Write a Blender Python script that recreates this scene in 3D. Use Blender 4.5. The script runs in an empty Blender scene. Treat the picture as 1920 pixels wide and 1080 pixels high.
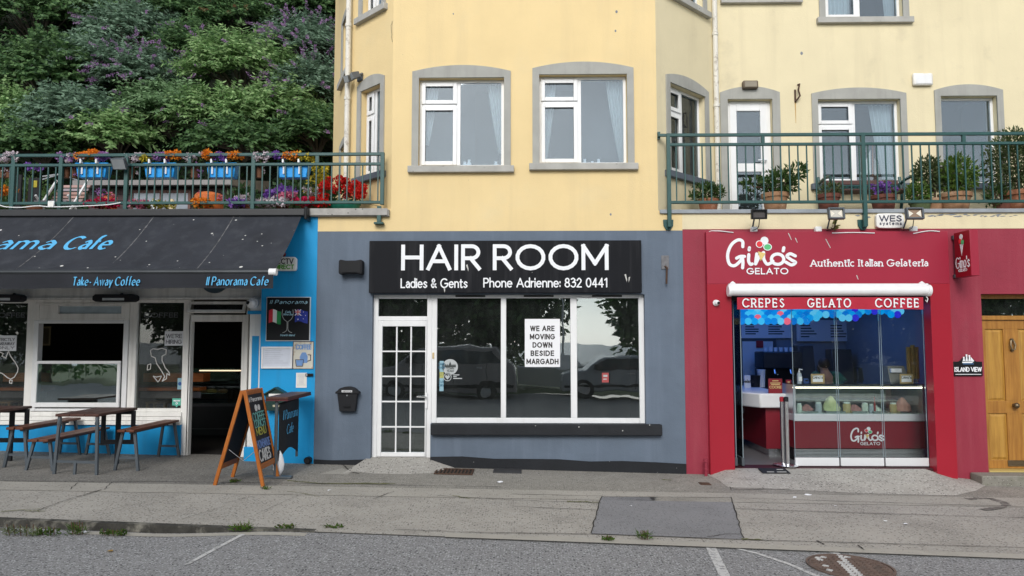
import bpy, math, random
import numpy as np
from mathutils import Matrix, Vector
random.seed(7); rng = np.random.default_rng(11)
S = bpy.context.scene; COL = S.collection
R_ = math.radians
# ------------------------------------------------------------------ camera
FPX = 1400.0; PITCH = R_(4.1); YAW = R_(1.0); CAM = Vector((0.0, -10.9, 1.84))
cd = bpy.data.cameras.new("camera"); cam = bpy.data.objects.new("camera", cd); COL.objects.link(cam)
cd.sensor_width = 36; cd.lens = FPX/1920*36; cd.clip_start = .1; cd.clip_end = 3000
cam.location = CAM; cam.rotation_euler = (math.pi/2+PITCH, 0, YAW); S.camera = cam
FW = Vector((-math.sin(YAW)*math.cos(PITCH), math.cos(YAW)*math.cos(PITCH), math.sin(PITCH)))
RT = Vector((math.cos(YAW), math.sin(YAW), 0)); UP = RT.cross(FW)
# ------------------------------------------------------------------ sky and sun (overcast)
SUN_EL, SUN_AZ = 32, -8      # azimuth from the street side, a little to the left
w = bpy.data.worlds.new("World"); S.world = w; w.use_nodes = True
nt = w.node_tree; bg = nt.nodes["Background"]
sk = nt.nodes.new("ShaderNodeTexSky"); sk.sky_type = 'NISHITA'; sk.sun_disc = False
sk.sun_elevation = R_(SUN_EL); sk.sun_rotation = R_(180-SUN_AZ); sk.air_density = 1.0; sk.dust_density = .7; sk.ozone_density = 1
hs = nt.nodes.new("ShaderNodeHueSaturation"); hs.inputs['Saturation'].default_value = .28
tc = nt.nodes.new("ShaderNodeTexCoord"); mp = nt.nodes.new("ShaderNodeMapping"); mp.inputs['Scale'].default_value = (1, 1, 2.6)
nz = nt.nodes.new("ShaderNodeTexNoise"); nz.inputs['Scale'].default_value = 2.2; nz.inputs['Detail'].default_value = 5
mr = nt.nodes.new("ShaderNodeMapRange"); mr.inputs[3].default_value = .72; mr.inputs[4].default_value = 1.3
vm = nt.nodes.new("ShaderNodeVectorMath"); vm.operation = 'SCALE'
L = nt.links.new
L(tc.outputs['Generated'], mp.inputs[0]); L(mp.outputs[0], nz.inputs['Vector']); L(nz.outputs[0], mr.inputs[0])
L(sk.outputs[0], hs.inputs['Color']); L(hs.outputs[0], vm.inputs[0]); L(mr.outputs[0], vm.inputs['Scale'])
L(vm.outputs[0], bg.inputs['Color']); bg.inputs['Strength'].default_value = .15
sd = bpy.data.lights.new("sun", 'SUN'); sd.energy = 1.5; sd.angle = R_(26); sd.color = (1, .96, .9)
so = bpy.data.objects.new("sun", sd); COL.objects.link(so)
dv = Vector((math.sin(R_(SUN_AZ))*math.cos(R_(SUN_EL)), -math.cos(R_(SUN_AZ))*math.cos(R_(SUN_EL)), math.sin(R_(SUN_EL))))
so.rotation_euler = dv.to_track_quat('Z', 'Y').to_euler()
S.view_settings.view_transform = 'Standard'; S.view_settings.look = 'None'; S.view_settings.gamma = 1
S.view_settings.exposure = .46
S.cycles.max_bounces = 8; S.cycles.transparent_max_bounces = 16
# ------------------------------------------------------------------ measuring helpers: a sight line met with a real plane
def ray(px, py): return (FW*FPX + RT*(px-960) - UP*(py-540)).normalized()
def at(px, py, Y):
    d = ray(px, py); return CAM + d*((Y-CAM.y)/d.y)
SL = -.0236
def gz(x): return SL*x
def gp(px, py, dz=0):
    d = ray(px, py); t = (SL*CAM.x + dz - CAM.z)/(d.z - SL*d.x); return CAM + d*t
def gY(x, y=0): return gz(x)
def RC(x0, y0, x1, y1, Y):
    xm, ym = (x0+x1)/2, (y0+y1)/2
    return at(x0, ym, Y).x, at(x1, ym, Y).x, at(xm, y1, Y).z, at(xm, y0, Y).z
# ------------------------------------------------------------------ materials
MATS = {}
def srgb(r, g, b):
    f = lambda c: (c/255/12.92 if c/255 <= .04045 else ((c/255+.055)/1.055)**2.4)
    return (f(r), f(g), f(b))
def base_mat(name):
    m = bpy.data.materials.new(name); m.use_nodes = True; n = m.node_tree; b = n.nodes["Principled BSDF"]
    return m, n, b, n.links.new
def pm(name, col, rough=.7, var=.12, vs=4, bump=0, bs=80, spec=.35, metal=0, streak=None, spots=None, grain=None, isl=None, patch=None, sub=0, bump2=0):
    if name in MATS: return MATS[name]
    m, n, b, lk = base_mat(name); N = n.nodes.new
    b.inputs['Roughness'].default_value = rough; b.inputs['Metallic'].default_value = metal
    b.inputs['Specular IOR Level'].default_value = spec
    t = N("ShaderNodeTexCoord")
    def noise(scale, detail=4, rgh=.55, vec=None):
        x = N("ShaderNodeTexNoise"); x.inputs['Scale'].default_value = scale; x.inputs['Detail'].default_value = detail; x.inputs['Roughness'].default_value = rgh
        lk(vec or t.outputs['Object'], x.inputs['Vector']); return x.outputs[0]
    def rng_(v, a, bb, c, d):
        x = N("ShaderNodeMapRange"); lk(v, x.inputs[0])
        for i, q in enumerate((a, bb, c, d)): x.inputs[1+i].default_value = q
        return x.outputs[0]
    def mix(fac, c0, c1):
        x = N("ShaderNodeMix"); x.data_type = 'RGBA'; lk(fac, x.inputs[0])
        for i, c in ((6, c0), (7, c1)):
            if isinstance(c, tuple): x.inputs[i].default_value = (*c, 1)
            else: lk(c, x.inputs[i])
        return x.outputs[2]
    def scale(c, f):
        x = N("ShaderNodeVectorMath"); x.operation = 'SCALE'
        if isinstance(c, tuple): x.inputs[0].default_value = c
        else: lk(c, x.inputs[0])
        lk(f, x.inputs['Scale']); return x.outputs[0]
    c = tuple(col)
    if isl:   # each leaf, petal or slat of its own tint
        g = N("ShaderNodeNewGeometry"); c = mix(g.outputs['Random Per Island'], tuple(col), tuple(isl))
    if patch:  # (colour, scale, threshold, softness): weathered areas
        c = mix(rng_(noise(patch[1], 6, .65), patch[2], patch[2]+patch[3], 0, patch[4] if len(patch) > 4 else 1), c, tuple(patch[0]))
    c = scale(c, rng_(noise(vs), .25, .75, 1-var, 1+var))
    if streak:  # (colour, amount, scale)
        q = N("ShaderNodeMapping"); q.inputs['Scale'].default_value = (1, 1, .07); lk(t.outputs['Object'], q.inputs[0])
        c = mix(rng_(noise(streak[2], 5, .6, q.outputs[0]), .5, .75, 0, streak[1]), c, tuple(streak[0]))
    if grain:  # wood grain: (colour, axis scale, amount)
        q = N("ShaderNodeMapping"); q.inputs['Scale'].default_value = grain[1]; lk(t.outputs['Object'], q.inputs[0])
        c = mix(rng_(noise(1, 5, .6, q.outputs[0]), .38, .66, 0, grain[2]), c, tuple(grain[0]))
    if spots:
        for sp in (spots if isinstance(spots, list) else [spots]):   # (colour, scale, radius, mask threshold)
            v = N("ShaderNodeTexVoronoi"); v.inputs['Scale'].default_value = sp[1]; lk(t.outputs['Object'], v.inputs['Vector'])
            a = rng_(v.outputs['Distance'], sp[2]*.7, sp[2], 1, 0)
            s2 = N("ShaderNodeSeparateColor"); lk(v.outputs['Color'], s2.inputs[0])
            k = rng_(s2.outputs[0], sp[3], sp[3]+.02, 0, 1)
            mm = N("ShaderNodeMath"); mm.operation = 'MULTIPLY'; lk(a, mm.inputs[0]); lk(k, mm.inputs[1])
            c = mix(mm.outputs[0], c, tuple(sp[0]))
    if isinstance(c, tuple): b.inputs['Base Color'].default_value = (*c, 1)
    else: lk(c, b.inputs['Base Color'])
    if sub: b.inputs['Subsurface Weight'].default_value = sub
    if bump:
        bn = N("ShaderNodeBump"); bn.inputs['Strength'].default_value = bump; bn.inputs['Distance'].default_value = .01
        lk(noise(bs, 4), bn.inputs['Height'])
        if bump2:
            b2 = N("ShaderNodeBump"); b2.inputs['Strength'].default_value = bump2; b2.inputs['Distance'].default_value = .03
            lk(noise(3.5, 3), b2.inputs['Height']); lk(b2.outputs[0], bn.inputs['Normal'])
        lk(bn.outputs[0], b.inputs['Normal'])
    if any(k in name for k in ('leaf', 'petal', 'weed', 'buddleia')) and 'stem' not in name:   # thin leaves let light through
        tl = N("ShaderNodeBsdfTranslucent"); mxs = N("ShaderNodeMixShader"); mxs.inputs[0].default_value = .38
        if isinstance(c, tuple): tl.inputs[0].default_value = (*c, 1)
        else: lk(c, tl.inputs[0])
        lk(b.outputs[0], mxs.inputs[1]); lk(tl.outputs[0], mxs.inputs[2]); lk(mxs.outputs[0], n.nodes['Material Output'].inputs[0])
    MATS[name] = m; return m
def glass(name, base, tint=(.9, .93, .93), wav=0, mx=1.0, dust=.012):
    if name in MATS: return MATS[name]
    m, n, b, lk = base_mat(name); n.nodes.remove(b); N = n.nodes.new; out = n.nodes["Material Output"]
    tr = N("ShaderNodeBsdfTransparent"); tr.inputs[0].default_value = (*tint, 1)
    gl = N("ShaderNodeBsdfGlossy"); gl.inputs['Roughness'].default_value = .01; gl.inputs[0].default_value = (.87, .95, 1, 1)
    lw = N("ShaderNodeFresnel"); lw.inputs[0].default_value = 1.5
    ad = N("ShaderNodeMath"); ad.operation = 'ADD'; ad.inputs[1].default_value = base; lk(lw.outputs[0], ad.inputs[0])
    mn = N("ShaderNodeMath"); mn.operation = 'MINIMUM'; mn.inputs[1].default_value = mx; lk(ad.outputs[0], mn.inputs[0])
    mx_ = N("ShaderNodeMixShader"); lk(mn.outputs[0], mx_.inputs[0]); lk(tr.outputs[0], mx_.inputs[1]); lk(gl.outputs[0], mx_.inputs[2])
    if wav:
        t = N("ShaderNodeTexCoord"); q = N("ShaderNodeTexNoise"); q.inputs['Scale'].default_value = 2.2; q.inputs['Detail'].default_value = 1.5
        lk(t.outputs['Object'], q.inputs['Vector']); bn = N("ShaderNodeBump"); bn.inputs['Strength'].default_value = wav; bn.inputs['Distance'].default_value = .02
        lk(q.outputs[0], bn.inputs['Height']); lk(bn.outputs[0], gl.inputs['Normal'])
    du = N("ShaderNodeBsdfDiffuse"); du.inputs[0].default_value = (.42, .45, .44, 1); m2 = N("ShaderNodeMixShader")   # thin film of dust and smears on the pane
    tq = N("ShaderNodeTexCoord"); nq = N("ShaderNodeTexNoise"); nq.inputs['Scale'].default_value = 3; nq.inputs['Detail'].default_value = 6; nq.inputs['Roughness'].default_value = .7
    mq = N("ShaderNodeMapping"); mq.inputs['Scale'].default_value = (2.5, 1, .5); lk(tq.outputs['Object'], mq.inputs[0]); lk(mq.outputs[0], nq.inputs['Vector'])
    rq = N("ShaderNodeMapRange"); lk(nq.outputs[0], rq.inputs[0]); rq.inputs[1].default_value = .35; rq.inputs[2].default_value = .75; rq.inputs[3].default_value = dust*.5; rq.inputs[4].default_value = dust*2.2
    lk(rq.outputs[0], m2.inputs[0]); lk(mx_.outputs[0], m2.inputs[1]); lk(du.outputs[0], m2.inputs[2])
    lk(m2.outputs[0], out.inputs[0]); MATS[name] = m; return m
def emit(name, col, st, isl=None):
    if name in MATS: return MATS[name]
    m, n, b, lk = base_mat(name)
    b.inputs['Base Color'].default_value = (.02, .02, .02, 1); b.inputs['Emission Color'].default_value = (*col, 1); b.inputs['Emission Strength'].default_value = st
    if isl:
        g = n.nodes.new("ShaderNodeNewGeometry"); r = n.nodes.new("ShaderNodeValToRGB"); r.color_ramp.interpolation = 'CONSTANT'
        e = r.color_ramp.elements
        while len(e) < len(isl): e.new(.5)
        for i, (p, c) in enumerate(isl): e[i].position = p; e[i].color = (*c, 1)
        lk(g.outputs['Random Per Island'], r.inputs[0]); lk(r.outputs[0], b.inputs['Emission Color'])
    MATS[name] = m; return m
# ------------------------------------------------------------------ object helpers
ORG = {}
def tag(o, label=None, cat=None, group=None, kind=None):
    if label: o['label'] = label
    if cat: o['category'] = cat
    if group: o['group'] = group
    if kind: o['kind'] = kind
    return o
def thing(name, label, cat, loc, group=None):
    o = bpy.data.objects.new(name, None); COL.objects.link(o); o.location = loc; o.empty_display_size = .1
    ORG[o.name] = Vector(loc); return tag(o, label, cat, group)
class MB:
    def __init__(s, M=None): s.V = []; s.F = []; s.M = M or Matrix.Identity(4)
    def add(s, vs, fs):
        o = len(s.V); s.V += [tuple(s.M @ Vector(v)) for v in vs]; s.F += [tuple(i+o for i in f) for f in fs]; return s
    def box(s, x0, x1, y0, y1, z0, z1):
        if x0 > x1: x0, x1 = x1, x0
        if y0 > y1: y0, y1 = y1, y0
        if z0 > z1: z0, z1 = z1, z0
        return s.add([(x0, y0, z0), (x1, y0, z0), (x1, y1, z0), (x0, y1, z0), (x0, y0, z1), (x1, y0, z1), (x1, y1, z1), (x0, y1, z1)],
              [(3, 2, 1, 0), (4, 5, 6, 7), (0, 1, 5, 4), (1, 2, 6, 5), (2, 3, 7, 6), (3, 0, 4, 7)])
    def hexa(s, p): return s.add(p, [(3, 2, 1, 0), (4, 5, 6, 7), (0, 1, 5, 4), (1, 2, 6, 5), (2, 3, 7, 6), (3, 0, 4, 7)])
    def prism(s, pts, y0, y1):
        n = len(pts); v = [(p[0], y0, p[1]) for p in pts]+[(p[0], y1, p[1]) for p in pts]
        return s.add(v, [tuple(range(n)), tuple(range(2*n-1, n-1, -1))]+[(i, i+n, (i+1) % n+n, (i+1) % n) for i in range(n)])
    def band(s, outer, inner, y0, y1, closed=False):   # strip between two outlines in XZ, given depth
        n = len(outer); m = n if closed else n-1
        for i in range(m):
            j = (i+1) % n
            a, b, c, d = outer[i], outer[j], inner[j], inner[i]
            s.hexa([(a[0], y0, a[1]), (b[0], y0, b[1]), (c[0], y0, c[1]), (d[0], y0, d[1]), (a[0], y1, a[1]), (b[0], y1, b[1]), (c[0], y1, c[1]), (d[0], y1, d[1])])
        return s
    def bar(s, a, b, wx, wy=None):    # square bar between two points
        a, b = Vector(a), Vector(b); d = (b-a).normalized(); wy = wy or wx
        u = d.cross(Vector((0, 1, 0))) if abs(d.y) < .9 else d.cross(Vector((1, 0, 0)))
        u.normalize(); v = d.cross(u)
        q = [u*(i*wx/2)+v*(j*wy/2) for i, j in ((-1, -1), (1, -1), (1, 1), (-1, 1))]
        return s.hexa([tuple(a+k) for k in q]+[tuple(b+k) for k in q])
    def tube(s, pts, r, n=8, rs=None):
        pts = [Vector(p) for p in pts]; V = []; F = []; m = len(pts); u = None
        for i, p in enumerate(pts):
            d = (pts[min(i+1, m-1)]-pts[max(i-1, 0)]).normalized()
            if u is None: u = d.orthogonal().normalized()
            else:
                u = (u-d*u.dot(d)); u = u.normalized() if u.length > 1e-6 else d.orthogonal().normalized()
            v = d.cross(u); rr = rs[i] if rs else r
            V += [tuple(p+(u*math.cos(a)+v*math.sin(a))*rr) for a in [2*math.pi*k/n for k in range(n)]]
        for i in range(m-1): F += [(i*n+k, i*n+(k+1) % n, (i+1)*n+(k+1) % n, (i+1)*n+k) for k in range(n)]
        F += [tuple(range(n-1, -1, -1)), tuple(range((m-1)*n, m*n))]
        return s.add(V, F)
    def lathe(s, prof, c=(0, 0, 0), n=20, sx=1, sy=1):
        V = []; F = []; m = len(prof)
        for r, z in prof: V += [(c[0]+sx*r*math.cos(2*math.pi*k/n), c[1]+sy*r*math.sin(2*math.pi*k/n), c[2]+z) for k in range(n)]
        for i in range(m-1): F += [(i*n+k, i*n+(k+1) % n, (i+1)*n+(k+1) % n, (i+1)*n+k) for k in range(n)]
        F += [tuple(range(n-1, -1, -1)), tuple(range((m-1)*n, m*n))]
        return s.add(V, F)
    def ball(s, c, r, n=12, m=8, jit=0):
        if not isinstance(r, tuple): r = (r, r, r)
        V = []; F = []
        for i in range(m+1):
            t = math.pi*(i+.001)/(m+.002)
            for k in range(n):
                p = 2*math.pi*k/n; j = 1+random.uniform(-jit, jit)
                V.append((c[0]+r[0]*math.sin(t)*math.cos(p)*j, c[1]+r[1]*math.sin(t)*math.sin(p)*j, c[2]+r[2]*math.cos(t)*j))
        for i in range(m): F += [(i*n+k, (i+1)*n+k, (i+1)*n+(k+1) % n, i*n+(k+1) % n) for k in range(n)]
        return s.add(V, F)
    def ydisc(s, x, z, r, y0, y1, n=20, rz=None):
        rz = rz or r
        return s.prism([(x+r*math.cos(2*math.pi*k/n), z+rz*math.sin(2*math.pi*k/n)) for k in range(n)], y0, y1)
    def frame(s, x0, x1, z0, z1, w, y0, y1, wb=None, wt=None):   # four butted bars
        wb = w if wb is None else wb; wt = w if wt is None else wt
        s.box(x0, x0+w, y0, y1, z0, z1); s.box(x1-w, x1, y0, y1, z0, z1)
        s.box(x0+w, x1-w, y0, y1, z0, z0+wb); return s.box(x0+w, x1-w, y0, y1, z1-wt, z1)
    def build(s, name, mat, parent=None, bevel=0, smooth=True, seg=2):
        me = bpy.data.meshes.new(name); o = bpy.data.objects.new(name, me); COL.objects.link(o)
        og = Vector((0, 0, 0))
        if parent is not None: o.parent = parent; og = ORG[parent.name]
        ORG[o.name] = og
        me.from_pydata([(v[0]-og.x, v[1]-og.y, v[2]-og.z) for v in s.V], [], s.F); me.update()
        if mat: me.materials.append(mat)
        if smooth and len(s.F) < 60000:
            me.polygons.foreach_set('use_smooth', [True]*len(me.polygons)); me.set_sharp_from_angle(angle=.7)
        if bevel:
            b = o.modifiers.new('edge', 'BEVEL'); b.width = bevel; b.segments = seg; b.limit_method = 'ANGLE'; b.angle_limit = .6
        return o
def quads(name, V, mat, parent=None):      # V: (N,4,3) world coordinates
    og = np.array(ORG[parent.name]) if parent is not None else np.zeros(3)
    V = np.asarray(V, dtype=np.float32)-og.astype(np.float32); n = len(V); me = bpy.data.meshes.new(name)
    me.vertices.add(n*4); me.vertices.foreach_set('co', V.reshape(-1)); me.loops.add(n*4); me.loops.foreach_set('vertex_index', np.arange(n*4, dtype=np.int32))
    me.polygons.add(n); me.polygons.foreach_set('loop_start', np.arange(0, n*4, 4, dtype=np.int32)); me.update(calc_edges=True); me.validate()
    me.materials.append(mat); o = bpy.data.objects.new(name, me); COL.objects.link(o)
    if parent is not None: o.parent = parent
    ORG[o.name] = Vector(og); return o
def copy_tree(o, parent=None):
    c = o.copy(); COL.objects.link(c); ORG[c.name] = ORG[o.name]
    if parent is not None: c.parent = parent
    for ch in list(o.children): copy_tree(ch, c)
    return c
def copy_to(o, loc, label, rz=0, sc=1):
    c = copy_tree(o); c.location = loc; ORG[c.name] = Vector(loc); c.rotation_euler = (0, 0, rz); c.scale = (sc, sc, sc); c['label'] = label; return c
def grid_wall(mb, u0, u1, z0, z1, holes, y0, y1):
    us = sorted({u0, u1, *[h[0] for h in holes], *[h[1] for h in holes]}); zs = sorted({z0, z1, *[h[2] for h in holes], *[h[3] for h in holes]})
    us = [u for u in us if u0 <= u <= u1]; zs = [z for z in zs if z0 <= z <= z1]
    for j in range(len(zs)-1):
        run = None
        for i in range(len(us)-1):
            cu, cz = (us[i]+us[i+1])/2, (zs[j]+zs[j+1])/2
            solid = not any(h[0] < cu < h[1] and h[2] < cz < h[3] for h in holes)
            if solid: run = (run[0], us[i+1]) if run else (us[i], us[i+1])
            if run and (not solid or i == len(us)-2): mb.box(run[0], run[1], y0, y1, zs[j], zs[j+1]); run = None
    return mb
# ------------------------------------------------------------------ stroke lettering
_x = ".29,.33,.29,.33"
GL = {
'A': ("M0,0 L.42,1 L.84,0 M.16,.33 L.68,.33", .84), 'B': ("M0,0 L0,1 M0,1 L.3,1 A.3,.76,.24,.24,90,-90 L0,.52 M0,.52 L.3,.52 A.31,.26,.28,.26,90,-90 L0,0", .6),
'C': ("A.5,.5,.5,.5,48,312", .86), 'D': ("M0,.5 L0,1 L.3,1 A.3,.5,.48,.5,90,-90 L0,0 L0,.5", .78), 'E': ("M.55,1 L0,1 L0,0 L.55,0 M0,.52 L.5,.52", .56),
'F': ("M.55,1 L0,1 L0,0 M0,.5 L.48,.5", .55), 'G': ("A.5,.5,.5,.5,48,345 L.985,.46 L.58,.46", .98), 'H': ("M0,0 L0,1 M.74,0 L.74,1 M0,.5 L.74,.5", .74),
'I': ("M0,0 L0,1", .0), 'J': ("M.4,1 L.4,.25 A.2,.22,.2,.22,0,-170", .4), 'K': ("M0,0 L0,1 M.6,1 L0,.4 M.2,.58 L.64,0", .62), 'L': ("M0,1 L0,0 L.5,0", .5),
'M': ("M0,0 L0,1 L.46,.22 L.92,1 L.92,0", .92), 'N': ("M0,0 L0,1 L.72,0 L.72,1", .72), 'O': ("A.52,.5,.52,.5,90,450", 1.04),
'P': ("M0,0 L0,1 M0,1 L.32,1 A.32,.74,.26,.26,90,-90 L0,.48", .58), 'Q': ("A.52,.5,.52,.5,90,450 M.62,.25 L1,-.06", 1.04),
'R': ("M0,0 L0,1 M0,1 L.34,1 A.34,.73,.27,.27,90,-90 L0,.46 M.3,.46 L.64,0", .63), 'S': ("M.54,.84 S.3,1 .05,.77 .3,.52 .57,.25 .29,0 .0,.17", .57),
'T': ("M0,1 L.66,1 M.33,1 L.33,0", .66), 'U': ("M0,1 L0,.33 A.33,.33,.33,.33,180,360 L.66,1", .66), 'V': ("M0,1 L.4,0 L.8,1", .8),
'W': ("M0,1 L.28,0 L.56,1 L.84,0 L1.12,1", 1.12), 'X': ("M0,0 L.7,1 M0,1 L.7,0", .7), 'Y': ("M0,1 L.35,.48 L.7,1 M.35,.48 L.35,0", .7), 'Z': ("M0,1 L.6,1 L0,0 L.6,0", .6),
'a': ("M.06,.55 S.26,.68 .46,.48 L.46,0 M.46,.37 S.2,.39 .02,.18 .22,.0 .46,.17", .46), 'b': ("A"+_x+",0,360 M0,1.05 L0,0", .58), 'c': ("A.3,.33,.3,.33,50,310", .5), 'd': ("A"+_x+",0,360 M.58,1.05 L.58,0", .58),
'e': ("M.01,.35 L.57,.35 A"+_x+",4,312", .58), 'f': ("M.36,1.02 S.22,1.05 .14,.86 L.14,0 M0,.63 L.34,.63", .34), 'g': ("A"+_x+",0,360 M.58,.66 L.58,-.05 A.29,-.06,.29,.24,0,-150", .58),
'h': ("M0,1.05 L0,0 M0,.36 A.25,.4,.25,.26,180,0 L.5,0", .5), 'i': ("M0,.66 L0,0 M0,.87 L0,.99", 0), 'k': ("M0,1.05 L0,0 M.42,.66 L0,.26 M.14,.38 L.46,0", .44), 'l': ("M0,1.05 L0,0", 0),
'm': ("M0,.66 L0,0 M0,.4 A.2,.42,.2,.24,180,0 L.4,0 M.4,.4 A.6,.42,.2,.24,180,0 L.8,0", .8), 'n': ("M0,.66 L0,0 M0,.36 A.25,.4,.25,.26,180,0 L.5,0", .5),
'o': ("A.31,.33,.31,.33,90,450", .62), 'p': ("A"+_x+",0,360 M0,.66 L0,-.32", .58), 'r': ("M0,.66 L0,0 M0,.35 S.1,.58 .3,.64", .28), 's': ("M.42,.55 S.22,.66 .04,.5 .22,.34 .43,.16 .2,0 .0,.11", .44),
't': ("M.14,.9 L.14,.18 S.2,0 .36,.03 M0,.64 L.34,.64", .36), 'u': ("M0,.66 L0,.26 A.25,.26,.25,.26,180,360 M.5,.66 L.5,0", .5), 'v': ("M0,.66 L.28,0 L.56,.66", .56),
'w': ("M0,.66 L.2,0 L.4,.66 L.6,0 L.8,.66", .8), 'x': ("M0,0 L.5,.66 M0,.66 L.5,0", .5), 'y': ("M0,.66 L.28,0 M.56,.66 L.16,-.3", .56), 'z': ("M0,.66 L.48,.66 L0,0 L.48,0", .48),
'0': ("A.29,.5,.29,.5,90,450", .58), '1': ("M0,.8 L.24,1 L.24,0", .26), '2': ("M.02,.76 S.28,1 .54,.72 .3,.34 L0,0 L.56,0", .56), '3': ("M.03,.9 S.3,1 .5,.76 .2,.53 M.2,.53 S.55,.5 .5,.12 .25,-.01 .0,.12", .54),
'4': ("M.42,0 L.42,1 L0,.28 L.58,.28", .58), '5': ("M.5,1 L.08,1 L.04,.56 S.3,.64 .54,.33 .28,0 .0,.1", .54), '8': ("A.28,.75,.22,.24,90,450 A.28,.26,.28,.26,90,450", .56),
'&': ("M.68,0 S.3,.42 .12,.78 .3,1 .46,.78 .2,.5 .02,.24 .26,0 .62,.42", .68), ':': ("M0,.05 L0,.15 M0,.5 L0,.6", 0), "'": ("M0,1.02 L0,.76", 0), '-': ("M0,.36 L.3,.36", .3), '.': ("M0,0 L0,.1", 0)}
def glyph(ch):
    d, adv = GL[ch]; out = []; cur = None; mode = 'M'
    import re as _re
    toks = d.split(' '); i = 0
    while i < len(toks):
        t = toks[i]; c = t[0]; a = [float(v) for v in t[1:].split(',')]
        if c == 'M': cur = [tuple(a)]; out.append(cur)
        elif c == 'L': cur.append(tuple(a))
        elif c == 'A':
            cx, cy, rx, ry, a0, a1 = a
            pts = [(cx+rx*math.cos(R_(a0+(a1-a0)*k/18)), cy+ry*math.sin(R_(a0+(a1-a0)*k/18))) for k in range(19)]
            if cur and math.hypot(cur[-1][0]-pts[0][0], cur[-1][1]-pts[0][1]) < .06: cur += pts[1:]
            else: cur = pts; out.append(cur)
        elif c == 'S':
            q = [cur[-1], tuple(a)]
            while i+1 < len(toks) and not toks[i+1][0].isalpha(): i += 1; q.append(tuple(float(v) for v in toks[i].split(',')))
            cur += smooth(q)[1:]
        i += 1
    return out, adv
def smooth(q, n=6):
    q = [Vector(p) for p in q]; o = [tuple(q[0])]; e = [q[0]*2-q[1]]+q+[q[-1]*2-q[-2]]
    for i in range(1, len(e)-2):
        p0, p1, p2, p3 = e[i-1:i+3]
        for k in range(1, n+1):
            t = k/n; o.append(tuple(.5*((2*p1)+(p2-p0)*t+(2*p0-5*p1+4*p2-p3)*t*t+(3*p1-p0-3*p2+p3)*t**3)))
    return o
def ribbon(mb, pts, wd, y, dep, nib=False, cap=False, ext=.0):
    if not nib and len(pts) > 2:      # sharp corners become two overlapping square ended strokes
        cut = [0]
        for i in range(1, len(pts)-1):
            ax, az, bx, bz = pts[i][0]-pts[i-1][0], pts[i][1]-pts[i-1][1], pts[i+1][0]-pts[i][0], pts[i+1][1]-pts[i][1]; l = math.hypot(ax, az)*math.hypot(bx, bz)
            if l > 0 and (ax*bx+az*bz)/l < -.15: cut.append(i)
        if len(cut) > 1:
            cut.append(len(pts)-1)
            for q, (i, j) in enumerate(zip(cut[:-1], cut[1:])): ribbon(mb, pts[i:j+1], wd, y-.00018*q, dep+.00018*q, nib, cap, ext)
            return
    P = []
    for p in pts:
        if not P or math.hypot(p[0]-P[-1][0], p[1]-P[-1][1]) > 1e-5: P.append(p)
    n = len(P)
    if n < 2: return
    closed = math.hypot(P[0][0]-P[-1][0], P[0][1]-P[-1][1]) < 1e-4
    if closed: P = P[:-1]; n -= 1
    elif ext:      # square ends reach as far as the rounded strokes do
        for i, j in ((0, 1), (-1, -2)):
            dx, dz = P[i][0]-P[j][0], P[i][1]-P[j][1]; l = math.hypot(dx, dz); P[i] = (P[i][0]+dx/l*wd*ext, P[i][1]+dz/l*wd*ext)
    sd_ = []; Lp = []; Rp = []
    seg = lambda a, b: (lambda dx, dz: (dx/math.hypot(dx, dz), dz/math.hypot(dx, dz)))(b[0]-a[0], b[1]-a[1])
    for i in range(n):
        d0 = seg(P[i-1], P[i]) if (i > 0 or closed) else None
        d1 = seg(P[i], P[(i+1) % n]) if (i < n-1 or closed) else None
        if d0 is None: d0 = d1
        if d1 is None: d1 = d0
        nx, nz_ = -(d0[1]+d1[1]), d0[0]+d1[0]; l = math.hypot(nx, nz_) or 1e-6; nx /= l; nz_ /= l
        k = nx*-d1[1]+nz_*d1[0]; k = 1/max(k, .62)
        h = wd/2
        if nib:
            an = math.atan2(d0[1]+d1[1], d0[0]+d1[0]); h *= .34+.72*abs(math.sin(an-R_(38)))
        Lp.append((P[i][0]+nx*h*k, P[i][1]+nz_*h*k)); Rp.append((P[i][0]-nx*h*k, P[i][1]-nz_*h*k))
    mb.band(Lp, Rp, y, y+dep, closed)
    if cap and not closed:
        for p in (P[0], P[-1]): mb.ydisc(p[0], p[1], wd/2*.995, y-.0003, y+dep, 12)
def text(mb, s, x, z, h, wt=.14, y=0, dep=.003, sp=.24, width=None, shear=0, serif=False, nib=False, cap=False, align='l', space=.45):
    tot = sum((space if c == ' ' else GL[c][1]+sp) for c in s)-sp
    sx = (width/tot) if width else h
    if align == 'c': x -= tot*sx/2
    if align == 'r': x -= tot*sx
    cx = 0; k = 0
    for c in s:
        if c == ' ': cx += space; continue
        st, adv = glyph(c)
        ends = []
        for pts in st:
            q = [(x+(cx+p[0]+shear*p[1])*sx, z+p[1]*h) for p in pts]
            ribbon(mb, q, wt*h, y-(k % 4)*.0004, dep+(k % 4)*.0004, nib, cap, 0 if (serif or nib or cap) else .45); k += 1
            if serif:
                for a, b in ((pts[0], pts[1]), (pts[-1], pts[-2])):
                    dx, dz = a[0]-b[0], a[1]-b[1]
                    if math.hypot(dx, dz) < .08: continue
                    X, Z = x+(cx+a[0])*sx, z+a[1]*h
                    if abs(dz) > .5*abs(dx): q2 = [(X-.17*sx, Z), (X+.17*sx, Z)]
                    elif c in 'CEFGLSTZce': q2 = [(X, Z+(.16 if Z < z+.4*h else -.16)*h), (X, Z)]
                    else: continue
                    if c in 'aeos' : continue
                    ribbon(mb, q2, wt*h*.85, y-.0016-(k % 3)*.0003, dep+.001, False, False); k += 1
        cx += adv+sp
    return mb
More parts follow.
